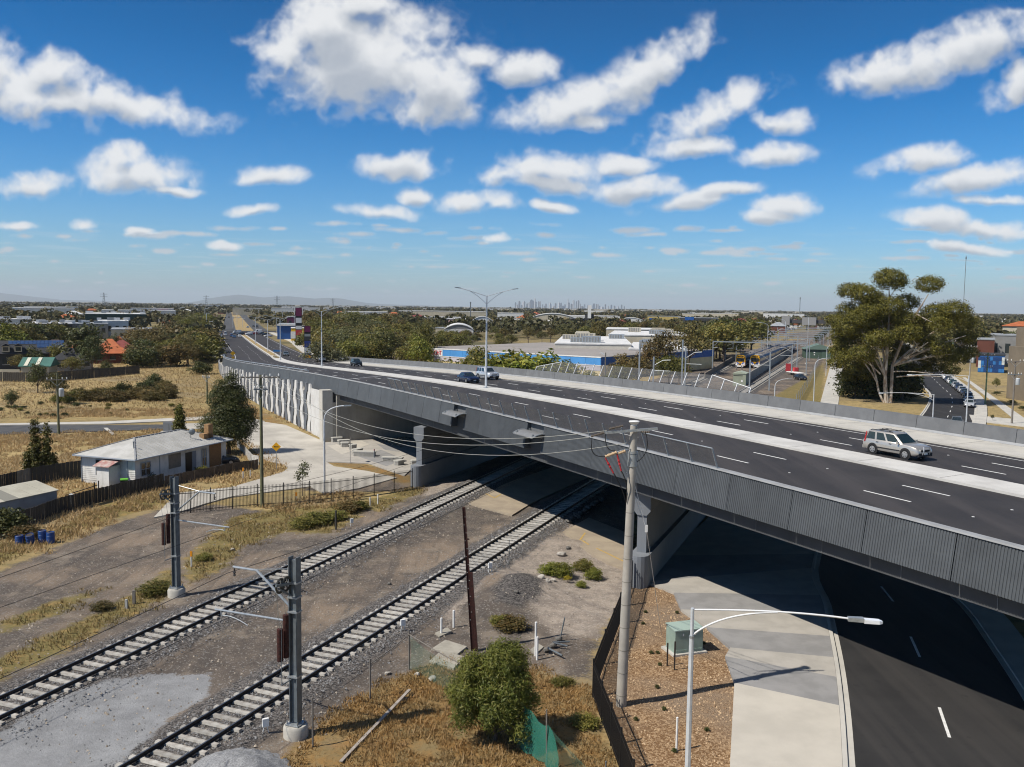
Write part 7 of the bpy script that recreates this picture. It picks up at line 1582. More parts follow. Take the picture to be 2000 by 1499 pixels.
for i in range(22):
    p = at(RNG.uniform(0, 380), RNG.uniform(790, 815)); place(pk('bushd', 'busho'), p, RNG.uniform(.35, .7), 'tiny green weed clump on the bare slope above the side street', 'weed clumps on the slope', 1.8, 'weed_clump', 'weed')
# thicket left of the approach road
for i in range(48):
    x = RNG.uniform(268, 402); d = RNG.uniform(262, 400); yt = 668 - (d - 262) / 138 * 44 - max(0, (x - 330)) * .10 + RNG.uniform(-4, 8)
    tree_px(pk('bushb', 'bushb', 'busho', 'brown', 'bushd'), x, yt, d, 'brown-green tree of the thicket left of the approach road', 'trees of the roadside thicket', 1.35)
for i in range(26):
    x = RNG.uniform(345, 412); d = RNG.uniform(410, 640); tree_px(pk('dark', 'gum', 'olive'), x, 624 - (d - 410) * .07 - max(0, (380 - abs(x - 375)) * 0) + RNG.uniform(-8, 8), d, 'tall dark tree lining the left side of the main road', 'tall trees beside the main road', 1.0)
# gardens of the houses on the left
for (x, yt, d, w, key, lab) in [(165, 620, 262, 1.15, 'dark0', 'tall dark conifer-like tree between the gabled shed and the orange roof'), (176, 645, 250, .75, 'dark2', 'dark garden tree in front of the tall one by the orange roof'), (60, 668, 262, .9, 'dark1', 'palm-like dark tree before the solar roof house'), (110, 665, 262, 1.0, 'olive0', 'palm-like garden tree right of the solar roof house'), (30, 690, 246, 1.3, 'brown1', 'brownish garden shrub by the boundary fence'), (135, 690, 240, 1.2, 'olive2', 'yellow-green garden shrub behind the boundary fence'), (205, 698, 238, .9, 'dark1', 'dark garden shrub right behind the boundary fence'), (30, 622, 320, 1.6, 'olive1', 'broad green tree behind the solar roof'), (60, 624, 330, 1.5, 'dark2', 'dark broad tree beside the green one behind the solar roof'), (2, 626, 310, 1.5, 'bright0', 'bright tree at the picture edge behind the solar roof'), (106, 625, 340, 1.3, 'olive0', 'green tree in front of the shopping centre'), (270, 636, 330, 1.3, 'brown0', 'brown tree beside the white pyramid roof'), (264, 660, 300, .8, 'dark0', 'dark shrub beside the orange-roofed house'), (225, 645, 330, .9, 'dark1', 'slim dark tree among the orange roofs')]:
    tree_px(key, x, yt, d, lab, 'garden trees on the house side', w)
# belt of gums behind the far parapet
GB = 'gum trees of the belt behind the far parapet'
for i in range(190):
    x = RNG.uniform(604, 1000); d = (245 + 60 * RNG.random()) if i % 3 == 0 else RNG.uniform(300, 620)
    top = np.interp(x, [600, 660, 720, 800, 860, 930, 1000], [601, 600, 606, 616, 626, 640, 645])
    yt = top + (np.interp(d, [240, 320, 420, 620], [42, 18, 4, 0])) + RNG.uniform(-5, 14)
    if 800 < x < 1000 and d < 330 or x < 626 and d < 300: continue
    if x > 880 and d > 400: yt = max(yt, 642)
    tree_px(pk('gum', 'gum', 'olive', 'olive', 'brown', 'grey'), x, yt, d, 'olive-green gum tree in the belt behind the far parapet', GB, 1.25)
tree_px('grey0', 634, 655, 240, 'grey-green round tree next to the lower advertising pylon', None, 1.4); tree_px('grey1', 660, 640, 262, 'grey-green tree behind the second median lamp', None, 1.4)
tree_px('yellow0', 641, 653, 245, 'small yellow-leaved tree beside the second median lamp', None, .9)
for (x, yt, d, key) in [(828, 622, 262, 'olive1'), (822, 650, 240, 'bright1'), (815, 640, 255, 'olive0')]: tree_px(key, x, yt, d, 'bright slender tree at the left end of the blue store front', 'trees at the end of the blue store', .8)
for i in range(46):
    x = RNG.uniform(870, 1330); d = RNG.uniform(430, 620); yt = np.interp(x, [870, 1000, 1150, 1330], [641, 640, 628, 622]) + RNG.uniform(-6, 12); tree_px(pk('brown', 'brown', 'olive', 'gum', 'dark'), x, yt, d, 'brownish tree in the car park row behind the store roofs', 'trees of the car park rows', 1.15)
# shrubs along the far foot of the overpass
for (x, yt, d, w, key, lab) in [(905, 692, 190, 1.6, 'busho0', 'rounded olive shrub behind the parapet, first of the row'), (935, 688, 192, 1.6, 'busho1', 'rounded olive shrub behind the parapet, second of the row'), (865, 695, 200, 1.6, 'busho2', 'low shrub behind the parapet near the lettered wall'), (835, 698, 205, 1.6, 'busho0', 'low shrub behind the parapet left of the lettered wall'), (938, 662, 205, 1.0, 'olive2', 'taller gum standing against the blue store wall'), (985, 682, 186, 1.6, 'bushg0', 'bright green bush right of the tall median lamp'), (1012, 676, 184, 1.7, 'bushg1', 'bright green bush in the middle of the bright group'), (1045, 678, 182, 1.7, 'bushg2', 'bright green bush at the far end of the bright group'), (1080, 686, 180, 1.5, 'bushg0', 'bright green bush just left of the throw screen'), (1108, 700, 178, 1.4, 'bushg1', 'low bright bush behind the start of the throw screen'), (1152, 714, 176, 1.0, 'olive1', 'small round shrub before the cream wall of the store')]:
    tree_px(key, x, yt, d, lab, 'shrubs along the far side of the overpass', w)
for (x, yt, d, w, key, lab) in [(1222, 683, 205, 1.2, 'brown0', 'rusty brown tree beside the dark blue store wall'), (1250, 690, 195, 1.2, 'brown1', 'rusty brown tree in front of the white roofs'), (1272, 660, 215, .9, 'brown2', 'taller rusty gum with an orange top before the white roofs'), (1296, 634, 235, .95, 'brown0', 'tall sparse brown gum among the white roofs'), (1310, 682, 205, 1.1, 'olive1', 'green tree beside the overhead line mast'), (1349, 622, 250, 1.0, 'brown1', 'tall brown gum left of the dark tree group'), (1215, 705, 190, 1.1, 'olive0', 'low olive shrub at the corner of the blue store'), (1190, 722, 180, 1.2, 'olive2', 'low shrub just behind the throw screen'), (1330, 690, 215, 1.0, 'olive0', 'green tree at the lane behind the railway mast')]:
    tree_px(key, x, yt, d, lab, 'rusty and green trees beside the store', w)
for i in range(24):
    d = RNG.uniform(285, 480); x = RNG.uniform(1372, 1420 if d < 350 else 1470); tree_px(pk('dark', 'olive', 'dark'), x, np.interp(x, [1372, 1420, 1475], [634, 612, 606]) + (d - 285) * -.02 + RNG.uniform(-3, 12), d, 'dark green tree in the dense group beside the stabled trains', 'dense trees beside the trains', 1.2)
for i in range(14):
    p = at(1595 + i * 3.2, 672 - i * 3.1); place(pk('dark'), p, 5.5, 'dark shrub in the row along the station road', 'shrubs along the station road', 1.0)
for i in range(16):
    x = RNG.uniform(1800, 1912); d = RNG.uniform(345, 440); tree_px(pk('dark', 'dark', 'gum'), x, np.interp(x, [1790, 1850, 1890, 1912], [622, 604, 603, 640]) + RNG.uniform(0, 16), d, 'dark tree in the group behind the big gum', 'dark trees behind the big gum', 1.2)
for (x, by, ty, w, key, lab) in [(1945, 765, 736, .7, 'gum0', 'small street tree on the dry verge right of the parked cars'), (1946, 772, 764, 2.4, 'dark1', 'low round bush at the foot of the small street tree'), (1976, 790, 782, 2.4, 'dark0', 'low round bush beside the timber pole on the right'), (1998, 802, 792, 2.4, 'dark2', 'low bush at the picture edge right of the timber pole'), (1938, 822, 808, .8, 'gum2', 'young staked tree behind the parapet on the right')]:
    p = at(x, by); place(key, p, max(1.0, zat(p, x, ty)), lab, 'verge plants on the right', w)
for i in range(10): tree_px(pk('dark', 'gum'), RNG.uniform(1905, 2010), 648 + RNG.uniform(-14, 16), RNG.uniform(330, 520), 'dark tree beyond the tiled wall on the right', 'trees beyond the tiled wall', 1.2)
# sapling in a stake guard by the palisade fence
custom_tree('sapling', 'small grey-green sapling between stakes behind the palisade fence', at(591, 968), [(0, 0, 2.2, .55, .5, .5), (.25, 0, 2.8, .45, .4, .45), (-.35, 0, 1.7, .35, .3, .3)], 60, 9, .13, .09, L_grey, .035, 1.2, M_bark, .4, 0, 9)
# weeds in the yard
for (x, y, h, w, key, lab) in [(1075, 1128, 1.0, 1.6, 'bushg0', 'green weed clump left in the pair right of the middle track'), (1095, 1132, 1.1, 1.6, 'bushg1', 'green weed clump in the middle, beside the orange weed'), (1160, 1132, .95, 1.4, 'bushg0', 'green weed clump near the concrete power pole'), (1135, 1150, .5, 1.5, 'bushg1', 'smallest green weed clump near the power pole'), (1140, 1115, .9, 1.8, 'busho0', 'grey-green weed behind the bright clumps'), (1108, 1142, .55, 1.5, 'yellow0', 'dry orange weed among the green clumps'), (590, 1030, 1.0, 2.4, 'busho1', 'spreading green scrub beside the farther track'), (620, 1022, 1.1, 2.6, 'busho2', 'wide green scrub behind the spreading one'), (655, 1015, 1.0, 2.2, 'busho0', 'green scrub around the dark timber post'), (680, 1000, 1.2, 1.8, 'bushb1', 'taller dry scrub near the fence end'), (700, 995, 1.0, 2.0, 'busho0', 'dry scrub close to the white pipe stubs'), (305, 1160, .9, 2.4, 'busho2', 'grey-green tussock beside the mast in front of the house'), (400, 1095, .6, 2.2, 'busho0', 'low green tussock by the orange-topped marker'), (200, 1190, .6, 2.2, 'bushb1', 'low tussock along the farther track'), (1000, 1228, .9, 2.2, 'bushb0', 'brownish weed clump behind the big bush'), (980, 1222, .7, 2.2, 'busho2', 'green weed clump behind the big bush'), (1140, 1420, .5, 2.8, 'busho1', 'flat green weed right of the teal netting'), (1100, 1338, .45, 2.6, 'busho0', 'flat weed patch right of the big bush'), (395, 930, 1.4, 1.3, 'bushg0', 'small green shrub before the low fence of the house'), (290, 945, 1.5, 1.0, 'bushd1', 'dark shrub against the wall of the white house'), (10, 1045, 2.6, 1.3, 'bushd0', 'dark shrub behind the blue drums'), (50, 1052, 1.2, 2.0, 'bushb1', 'dry brown shrub behind the blue drums')]:
    p = gz(at(x, y)); place(key, p, h, lab, 'weeds and shrubs of the yard', w, 'weed_clump' if h < 1.4 else 'shrub', 'weed' if h < 1.4 else 'shrub')
for i in range(15):
    p = at(RNG.uniform(1240, 1420), RNG.uniform(1190, 1480))
    if zone_at(z_mul, p.x, p.y) > .9: place(pk('bushd'), gz(p), .2, 'tiny dark seedling planted in the mulch bed', 'seedlings in the mulch bed', 1.2, 'seedling', 'seedling')
# ---- dry grass: blades where the ground is grassy
def blades(name, pts, h, wd, m_, rng):
    n = len(pts); a_ = rng.uniform(0, 2 * math.pi, n); dx_ = np.stack([np.cos(a_), np.sin(a_), np.zeros(n)], -1) * (wd * rng.uniform(.6, 1.4, n))[:, None]
    hh_ = (h * rng.uniform(.35, 1.3, n))[:, None]; le = np.stack([rng.normal(size=n) * .45, rng.normal(size=n) * .45, np.ones(n)], -1) * hh_
    V = np.stack([pts - dx_, pts + dx_, pts + le], 1).reshape(-1, 3); me = bpy.data.meshes.new(name); me.vertices.add(3 * n); me.vertices.foreach_set('co', V.ravel().astype(np.float32)); me.loops.add(3 * n); me.loops.foreach_set('vertex_index', np.arange(3 * n, dtype=np.int32)); me.polygons.add(n); me.polygons.foreach_set('loop_start', np.arange(0, 3 * n, 3, dtype=np.int32)); me.update(calc_edges=True); me.materials.append(m_); return me
def gsample(Zs, thr, n, rng, box, clump=.5):
    x = rng.uniform(box[0], box[1], n * 4); y = rng.uniform(box[2], box[3], n * 4); i = np.clip(np.searchsorted(gx, x) - 1, 0, len(gx) - 2); j = np.clip(np.searchsorted(gy, y) - 1, 0, len(gy) - 2)
    nz_ = fbm2(x, y, .55, 4, 77); k = (Zs[j, i] + (nz_ - .5) * 2.2 > thr) & (nz_ > clump - .12) & (z_mul[j, i] < .3) & (z_bal[j, i] < .4) & (flat_m[j, i] < .5); x, y, i, j = x[k][:n], y[k][:n], i[k][:n], j[k][:n]
    return np.stack([x, y, GZ[j, i] - .02], -1)
flat_m = zone([(300, 1012), (347, 965), (450, 953), (554, 922), (557, 909), (466, 855), (395, 840), (325, 842), (325, 827), (480, 818), (558, 829), (634, 864), (709, 857), (830, 890), (800, 930), (775, 934), (634, 966)], [(-400, 826), (330, 815), (330, 842), (-400, 856)], [(1425, 1700), (1436, 1339), (1415, 1287), (1433, 1275), (1250, 1140), (1600, 1000), (2100, 1000), (2100, 1700)], soft=.4)
hx = zone([(138, 940), (262, 960), (430, 905), (420, 870), (270, 860)], soft=.4); flat_m = np.maximum(flat_m, hx)
def grassmat(name, c1, c2, c3):
    return leafmat(name, c1, c2, c3, .3)
rg = np.random.default_rng(5)
for nm, Zs, thr, n, box, h, c_ in (('dry_grass', z_grass, .55, 60000, (-62, 5, 36, 105), .26, ((.30, .22, .085), (.20, .17, .065), (.42, .31, .135))), ('orange_grass', z_oran, .5, 42000, (-16, 12, 28, 60), .20, ((.33, .20, .07), (.26, .18, .075), (.45, .31, .14))), ('field_grass', 1 - np.maximum(z_dirt, z_oran), .62, 80000, (-75, -14, 62, 150), .42, ((.38, .28, .125), (.29, .22, .10), (.48, .36, .17))), ('far_field_grass', 1 - np.maximum(z_dirt, z_oran), .62, 70000, (-150, -20, 110, 270), .51, ((.40, .30, .14), (.28, .22, .10), (.48, .36, .18)))):
    pts = gsample(Zs, thr, n, rg, box); o = link_mesh(nm, blades(nm, pts, min(h, .36), .03 if h < .3 else .05 if h < .5 else .085, grassmat(nm + '_blade', *c_), rg)); o['kind'] = 'stuff'; o['label'] = {'dry_grass': 'dry yellow grass tufts along the railway', 'orange_grass': 'orange-brown dry grass in the foreground', 'field_grass': 'tall dry grass of the field around the house', 'far_field_grass': 'dry weeds across the open field behind the side street'}[nm]
# loose ballast and rubble stones
def pebbles(name, pts, s, m_, rng):
    n = len(pts); base = np.array([(1, 0, -.3), (-.5, .87, -.3), (-.5, -.87, -.3), (.1, .1, .8)]); sc3 = s * rng.uniform(.5, 1.6, (n, 1, 1)); V = base[None] * sc3 * rng.uniform(.7, 1.3, (n, 4, 3)); a_ = rng.uniform(0, 6.28, n); ca, sa = np.cos(a_)[:, None], np.sin(a_)[:, None]
    V = np.stack([V[..., 0] * ca - V[..., 1] * sa, V[..., 0] * sa + V[..., 1] * ca, V[..., 2]], -1) + pts[:, None]
    F_ = (np.arange(n)[:, None, None] * 4 + np.array([(0, 1, 3), (1, 2, 3), (2, 0, 3)])[None]).reshape(-1); me = bpy.data.meshes.new(name); me.vertices.add(4 * n); me.vertices.foreach_set('co', V.ravel().astype(np.float32)); me.loops.add(len(F_)); me.loops.foreach_set('vertex_index', F_.astype(np.int32)); me.polygons.add(len(F_) // 3); me.polygons.foreach_set('loop_start', np.arange(0, len(F_), 3, dtype=np.int32)); me.update(calc_edges=True); me.materials.append(m_); return me
def pebmat(name, c1, c2):
    m_ = bpy.data.materials.new(name); m_.use_nodes = True; g = Nd(m_.node_tree); b = m_.node_tree.nodes['Principled BSDF']; g.put(b.inputs['Base Color'], g.mix(g.node('ShaderNodeNewGeometry').outputs['Random Per Island'], c1, c2)); b.inputs['Roughness'].default_value = .9; return m_
pts = []
for k in (0, 1):
    n = 26000; tt = rg.uniform(-14, 75, n) if k else rg.uniform(-10, 95, n); qq = rg.normal(size=n) * 1.25; a_, dd = tline(k); X = a_.x + dd.x * tt + dd.y * qq; Y = a_.y + dd.y * tt - dd.x * qq
    i = np.clip(np.searchsorted(gx, X) - 1, 0, len(gx) - 2); j = np.clip(np.searchsorted(gy, Y) - 1, 0, len(gy) - 2); pts.append(np.stack([X, Y, GZ[j, i] + .01], -1))
o = link_mesh('ballast_gravel', pebbles('ballast_gravel', np.concatenate(pts), .045, pebmat('ballast_stone', (.05, .052, .056), (.24, .24, .245)), rg)); o['kind'] = 'stuff'; o['label'] = 'loose dark ballast stones along both tracks'
x = rg.uniform(-30, 12, 4500); y = rg.uniform(33, 85, 4500); i = np.searchsorted(gx, x) - 1; j = np.searchsorted(gy, y) - 1; k = (z_dirt[j, i] > .6) & (z_mul[j, i] < .2)
o = link_mesh('loose_rubble', pebbles('loose_rubble', np.stack([x, y, GZ[j, i] + .01], -1)[k], .055, pebmat('rubble_stone', (.11, .09, .07), (.38, .33, .27)), rg)); o['kind'] = 'stuff'; o['label'] = 'scattered pale rubble on the bare yard ground'
x = rg.uniform(2, 16, 9000); y = rg.uniform(26, 56, 9000); i = np.searchsorted(gx, x) - 1; j = np.searchsorted(gy, y) - 1; k = z_mul[j, i] > .85
o = link_mesh('mulch_chips', pebbles('mulch_chips', np.stack([x, y, GZ[j, i] + .005], -1)[k], .05, pebmat('wood_chip', (.16, .095, .05), (.50, .36, .22)), rg)); o['kind'] = 'stuff'; o['label'] = 'wood chips covering the mulch bed'

# ---------------------------------------------------------------- buildings and distance
def wallmat(name, c1, c2=None): return mat(name, c1, c2 or tuple(x * .85 for x in c1), sc=.35, rough=.8, streak=.12)
def roofm(name, c1): return mat(name, c1, tuple(x * .78 for x in c1), sc=.5, rough=.8, bump=.2, bsc=6)
R_or = roofm('orange_tile', (.42, .125, .045)); R_red = roofm('red_tile', (.22, .055, .045)); R_br = roofm('brown_tile', (.085, .060, .048)); R_dk = roofm('dark_tile', (.035, .037, .042)); R_wh = roofm('white_roof', (.68, .68, .67)); R_gr = roofm('grey_metal_roof', (.30, .32, .34)); R_gn = roofm('green_metal_roof', (.06, .16, .13))
W_br = wallmat('red_brick_wall', (.13, .045, .03)); W_cr = wallmat('cream_wall', (.52, .47, .36)); W_wh = wallmat('white_wall', (.66, .66, .64)); W_dk = wallmat('dark_wall', (.04, .042, .046)); W_gr = wallmat('grey_wall', (.24, .24, .235))
def house(x0, x1, dist, h, rise, depth, wm, rm, label, rz=0.0, hip=True, over=.5, cat='house', name='house', win=3, grp=None):
    a_, b_ = pol(x0, dist), pol(x1, dist); c_ = (a_ + b_) / 2; w = (b_ - a_).length; ang = math.atan2((b_ - a_).y, (b_ - a_).x) + R(rz)
    t = thing(name, label, cat, c_, ang, grp)
    mb = MB(); mb.box((0, depth / 2, h / 2 - .1), (w, depth, h + .2)); mb.build('wall', wm, t)
    mb = MB(); A2, B2, C2 = w / 2 + over, -over, depth + over
    if rise:
        ins = min(A2 * .8, (C2 - B2) / 2) if hip else 0
        P_ = [(-A2, B2, h), (A2, B2, h), (A2, C2, h), (-A2, C2, h), (-A2 + ins, depth / 2, h + rise), (A2 - ins, depth / 2, h + rise)]
        mb.add(P_ + [(x, y, z - .15) for x, y, z in P_[:4]], [(0, 1, 5, 4), (1, 2, 5), (2, 3, 4, 5), (3, 0, 4), (9, 8, 7, 6), (0, 6, 7, 1), (1, 7, 8, 2), (2, 8, 9, 3), (3, 9, 6, 0)])
    else: mb.box((0, depth / 2, h + .18), (w + .3, depth + .3, .36))
    mb.build('roof', rm, t, fix=True)
    for k in range(win):
        x = -w / 2 + w * (k + .5) / win; o = MB().box((x, -.03, h * .55), (min(1.6, w / win * .5), .08, h * .35)).build('window', M_glass, t); MB().box((x, -.05, h * .55 - h * .19), (min(1.8, w / win * .55), .1, .08)).build('sill', M_white, o)
    return t
t = house(-10, 92, 262, 4.4, 3.2, 11, W_dk, R_dk, 'dark-roofed house with rows of solar panels and two dormers', hip=False)
w_ = (pol(92, 262) - pol(-10, 262)).length
M_sol = mat('solar_cell', (.03, .06, .14), (.05, .085, .17), sc=2, rough=.15, spec=.8)
sp = 3.2 / 5.5
def rp(x, q, dz=.12): y = -.5 + q; return (x, y, 4.4 + (q) * (3.2 / 6.0) + dz)
for r_, (n, x0) in enumerate(((14, -w_ / 2 + 2.6), (7, -w_ / 2 + 2.6 + 7 * .93))):
    for k in range(n):
        q1, q0 = (5.7, 4.15) if r_ == 0 else (4.05, 2.5); xa = x0 + k * .93; MB().add([rp(xa, q0), rp(xa + .88, q0), rp(xa + .88, q1), rp(xa, q1)], [(0, 1, 2, 3)]).build('solar_panel', M_sol, t)
for x in (-w_ / 2 + 2.0, -w_ / 2 + 4.8):
    o = MB().box((x, 1.0, 5.6), (1.7, 2.6, 1.5)).build('dormer', W_cr, t); MB().box((x, -.32, 5.6), (1.2, .05, 1.0)).build('window', M_glass, o); MB().add([(x - 1.1, -.5, 6.35), (x + 1.1, -.5, 6.35), (x, -.5, 7.0), (x - 1.1, 2.3, 6.35), (x + 1.1, 2.3, 6.35), (x, 2.3, 7.0)], [(0, 1, 2), (0, 2, 5, 3), (1, 4, 5, 2), (3, 5, 4)]).build('dormer_roof', R_dk, o, fix=True)
house(72, 138, 292, 3.6, 3.0, 13, W_br, R_br, 'brick house with a dark brown tiled hip roof behind the solar house')
house(100, 178, 256, 3.0, 2.8, 10, W_gr, R_dk, 'low dark-roofed house behind the garden palms')
house(178, 256, 285, 3.0, 2.2, 12, W_br, R_or, 'brick house with a bright orange tiled hip roof by the thicket')
house(196, 230, 318, 3.4, 2.4, 12, W_br, R_or, 'smaller orange roof behind the bright orange house'); house(215, 256, 322, 3.0, 2.2, 10, W_br, R_red, 'house with a dark red tiled roof behind the orange one'); house(220, 238, 372, 3.2, 1.6, 10, W_gr, R_or, 'narrow orange roof beside the pyramid roof'); house(120, 190, 296, 3.2, 2.0, 10, W_cr, R_or, 'long orange roof hidden behind the tall conifer')
t = house(35, 92, 237, 2.7, 1.9, 8, W_cr, R_gn, 'cream shed with a green roof and white skylights behind the boundary fence', rz=-14, hip=False, cat='shed', name='garden_shed', win=0)
for x in (-2.3, .1): MB().add([(x, -.45, 2.86), (x + .8, -.45, 2.86), (x + .8, 3.6, 4.55), (x, 3.6, 4.55)], [(0, 1, 2, 3)]).build('skylight', mat('skylight_cream', (.62, .60, .48), rough=.5), t)
longwall('cream sheet fence at the picture edge before the green-roofed shed', pol(-40, 236), pol(34, 233), 2.3, .1, W_cr, 'sheet_fence')
house(250, 292, 395, 3.6, 3.0, 9, W_wh, R_wh, 'white pyramid-roofed pavilion beside the shopping centre', cat='pavilion', name='pavilion')
house(215, 345, 455, 5.0, 0, 30, W_cr, R_gr, 'long low commercial building with a red stripe behind the pavilion', cat='building', name='commercial_building')
for (x0, x1, d, h, dp, wm, rm, lab) in [(-20, 70, 470, 6.0, 40, W_gr, R_gr, 'grey flat-roofed wing of the shopping centre at the picture edge'), (60, 140, 460, 7.5, 40, W_dk, R_wh, 'shopping centre block with a dark blue window band'), (135, 210, 480, 7.0, 30, W_gr, R_gr, 'shopping centre block with pale roof plant'), (190, 250, 500, 8.0, 30, W_wh, R_wh, 'white corner block of the shopping centre'), (165, 285, 640, 10.0, 60, mat('dark_green_wall', (.02, .05, .045), rough=.8), R_wh, 'large dark green hardware store with a row of white skylights'), (0, 60, 540, 8, 20, W_wh, R_wh, 'white roofed retail shed far left')]:
    t = house(x0, x1, d, h, 0, dp, wm, rm, lab, cat='building', name='commercial_building', win=4)
    w_ = (pol(x1, d) - pol(x0, d)).length
    for k in range(5): MB().box((-w_ / 2 + w_ * (k + .5) / 5 + RNG.uniform(-2, 2), RNG.uniform(3, dp * .7), h + 1.0), (RNG.uniform(1.5, 5), 3, RNG.uniform(.8, 1.8))).build('roof_plant', R_gr if k % 2 else R_wh, t)
# furniture and fabric store with its lettered blue band
ra, rb_ = pol(812, 262), pol(1176, 222); dv = (rb_ - ra); Ls = dv.length; ang = math.atan2(dv.y, dv.x)
st = thing('retail_store', 'long low store with a sky-blue band and red lettering behind the far parapet', 'store', ra, ang)
HS_ = 5.8
M_sb = mat('sky_blue_panel', (.08, .30, .66), (.07, .26, .58), sc=.3, rough=.5); M_cream = wallmat('store_cream', (.66, .55, .32)); M_lav = wallmat('store_lavender', (.52, .50, .55)); M_dblue = mat('store_dark_blue', (.015, .09, .32), rough=.5)
MB().box((Ls / 2, 32, HS_ / 2 - .1), (Ls, 64, HS_ - .4)).build('wall', M_cream, st)
nP = 14
for k in range(nP):
    x = Ls * (k + .5) / nP; wP = Ls / nP - .06
    MB().box((x, -.05, HS_ - 1.1), (wP, .14, 1.9)).build('band_panel', M_sb if k not in (0, 1) else M_white, st); MB().box((x, -.04, HS_ - 2.75), (wP, .1, 1.35)).build('lower_band_panel', M_lav, st)
for k in range(8): MB().box((Ls + .04, 4 + k * 8, HS_ - 1.1), (.14, 7.9, 1.9)).build('side_band_panel', M_dblue, st); 
MB().box((Ls / 2, -.05, HS_ - .05), (Ls + .2, .3, .25)).build('parapet_cap', M_white, st); MB().box((Ls / 2, -.06, HS_ - 2.1), (Ls + .2, .2, .16)).build('white_trim', M_white, st); MB().box((Ls / 2, 32, HS_ - .05), (Ls - .2, 63.6, .1)).build('roof', mat('grey_membrane_roof', (.30, .275, .255), (.25, .23, .21), sc=.1, rough=.9), st)
fc = bpy.data.curves.new('store_lettering', 'FONT'); fc.body = 'SPOTLIGHT'; fc.size = 1.75; fc.extrude = .06; fc.offset = .02; fo = bpy.data.objects.new('store_lettering', fc); COL.objects.link(fo); fo.parent = st; fo.rotation_euler = (math.pi / 2, 0, 0); fo.location = (3.4, -.16, HS_ - 1.75); fo.scale = (.78, 1, 1); fc.materials.append(mat('sign_red', (.55, .015, .03), rough=.5)); fm_ = bpy.data.meshes.new_from_object(fo.evaluated_get(bpy.context.evaluated_depsgraph_get())); fn = link_mesh('store_lettering', fm_, st, fo.location); fn.rotation_euler = fo.rotation_euler; fn.scale = fo.scale; bpy.data.objects.remove(fo)
MB().box((7.0, -.125, HS_ - 1.15), (7.6, .04, 1.8)).build('sign_board', M_white, st)
def rooftop(label, x0, x1, d0, dp, h, wm, rm, n=6, seed=1):
    t = house(x0, x1, d0, h, 0, dp, wm, rm, label, cat='building', name='warehouse', win=0); w_ = (pol(x1, d0) - pol(x0, d0)).length; r_ = random.Random(seed)
    for k in range(n):
        x, y = r_.uniform(-.42, .42) * w_, r_.uniform(.05, .8) * dp; a_, b_, c_ = r_.uniform(2.5, 6), r_.uniform(2, 4), r_.uniform(1.3, 2.4)
        o = MB().box((x, y, h + .4 + c_ / 2), (a_, b_, c_)).build('rooftop_unit', wallmat('unit_cream', (.50, .46, .37)) if k % 3 else M_galv, t)
        for q in range(int(a_ / .9)): MB().box((x - a_ / 2 + .5 + q * .9, y - b_ / 2 - .03, h + .4 + c_ * .5), (.5, .06, c_ * .7)).build('louvre', W_gr, o)
    return t
rooftop('white-roofed shopping warehouse with rows of cream rooftop plant', 1085, 1235, 268, 70, 7.0, wallmat('warm_white_wall', (.60, .57, .50)), R_wh, 9, 4)
rooftop('farther white warehouse roof with galvanised plant beside the brown gum', 1190, 1345, 330, 60, 8.0, W_cr, R_wh, 8, 6)
rooftop('white warehouse roof hidden behind the rusty trees', 1230, 1345, 262, 50, 6.0, W_wh, R_wh, 4, 8)
house(1185, 1275, 400, 8.5, 0, 30, W_cr, R_wh, 'cream-walled white-roofed wing at the back of the warehouses', cat='building', name='warehouse', win=0)
for k, (x, c_) in enumerate(((1112, W_cr), (1140, W_cr), (1163, W_cr), (1184, W_br))): house(x - 7, x + 7, 345 + k * 16, 3.2, 0, 3, c_, c_, ['cream truck container at the loading yard, first of the row', 'cream truck container at the loading yard, second', 'cream truck container at the loading yard, third', 'rust-red container at the loading yard'][k], cat='container', name='shipping_container', win=0, grp='containers at the loading yard')
# arched and domed halls behind
def arched(label, x0, x1, d, h, rise, dp, rm, wm, front=None):
    a_, b_ = pol(x0, d), pol(x1, d); w_ = (b_ - a_).length; t = thing('arched_hall', label, 'building', (a_ + b_) / 2, math.atan2((b_ - a_).y, (b_ - a_).x))
    MB().box((0, dp / 2, h / 2), (w_, dp, h)).build('wall', wm, t); mb = MB(); n = 14; prof = [(-w_ / 2 + w_ * i / n, h + rise * math.sin(math.pi * i / n) ** .8 if 0 < i < n else h) for i in range(n + 1)]
    mb.loft([[(x, y, z) for x, z in prof] + [(x, y, z - .3) for x, z in prof[::-1]] for y in (-.4, dp + .4)]); mb.build('roof', rm, t, fix=True)
    mb = MB(); mb.add([(x, -.02, z) for x, z in prof] , [tuple(range(n + 1))]); mb.build('front_gable', front or wm, t); return t
t = arched('white arched hall with a dark end wall and a magenta sign', 868, 925, 470, 6.0, 2.6, 40, R_wh, W_wh, W_gr); MB().box((3.4, -.6, 3.0), (6.5, .2, 3.2)).build('sign', mat('magenta_sign', (.42, .02, .28), rough=.5), t)
arched('broad white domed hall roof on the skyline', 1030, 1130, 760, 8.0, 5.0, 60, R_wh, W_cr); arched('small white arched roof between the trees', 920, 965, 640, 7.0, 4.0, 20, R_wh, W_wh)
house(1085, 1180, 700, 9, 0, 30, W_dk, W_dk, 'long black hall in front of the domed roof', cat='building', name='commercial_building', win=0)
t = house(1143, 1160, 690, 13, 0, 10, W_dk, W_dk, 'black block with a tall white square tower', cat='building', name='commercial_building', win=0); MB().box((0, 0, 15), (2.6, 2.6, 10)).build('tower', M_white, t)
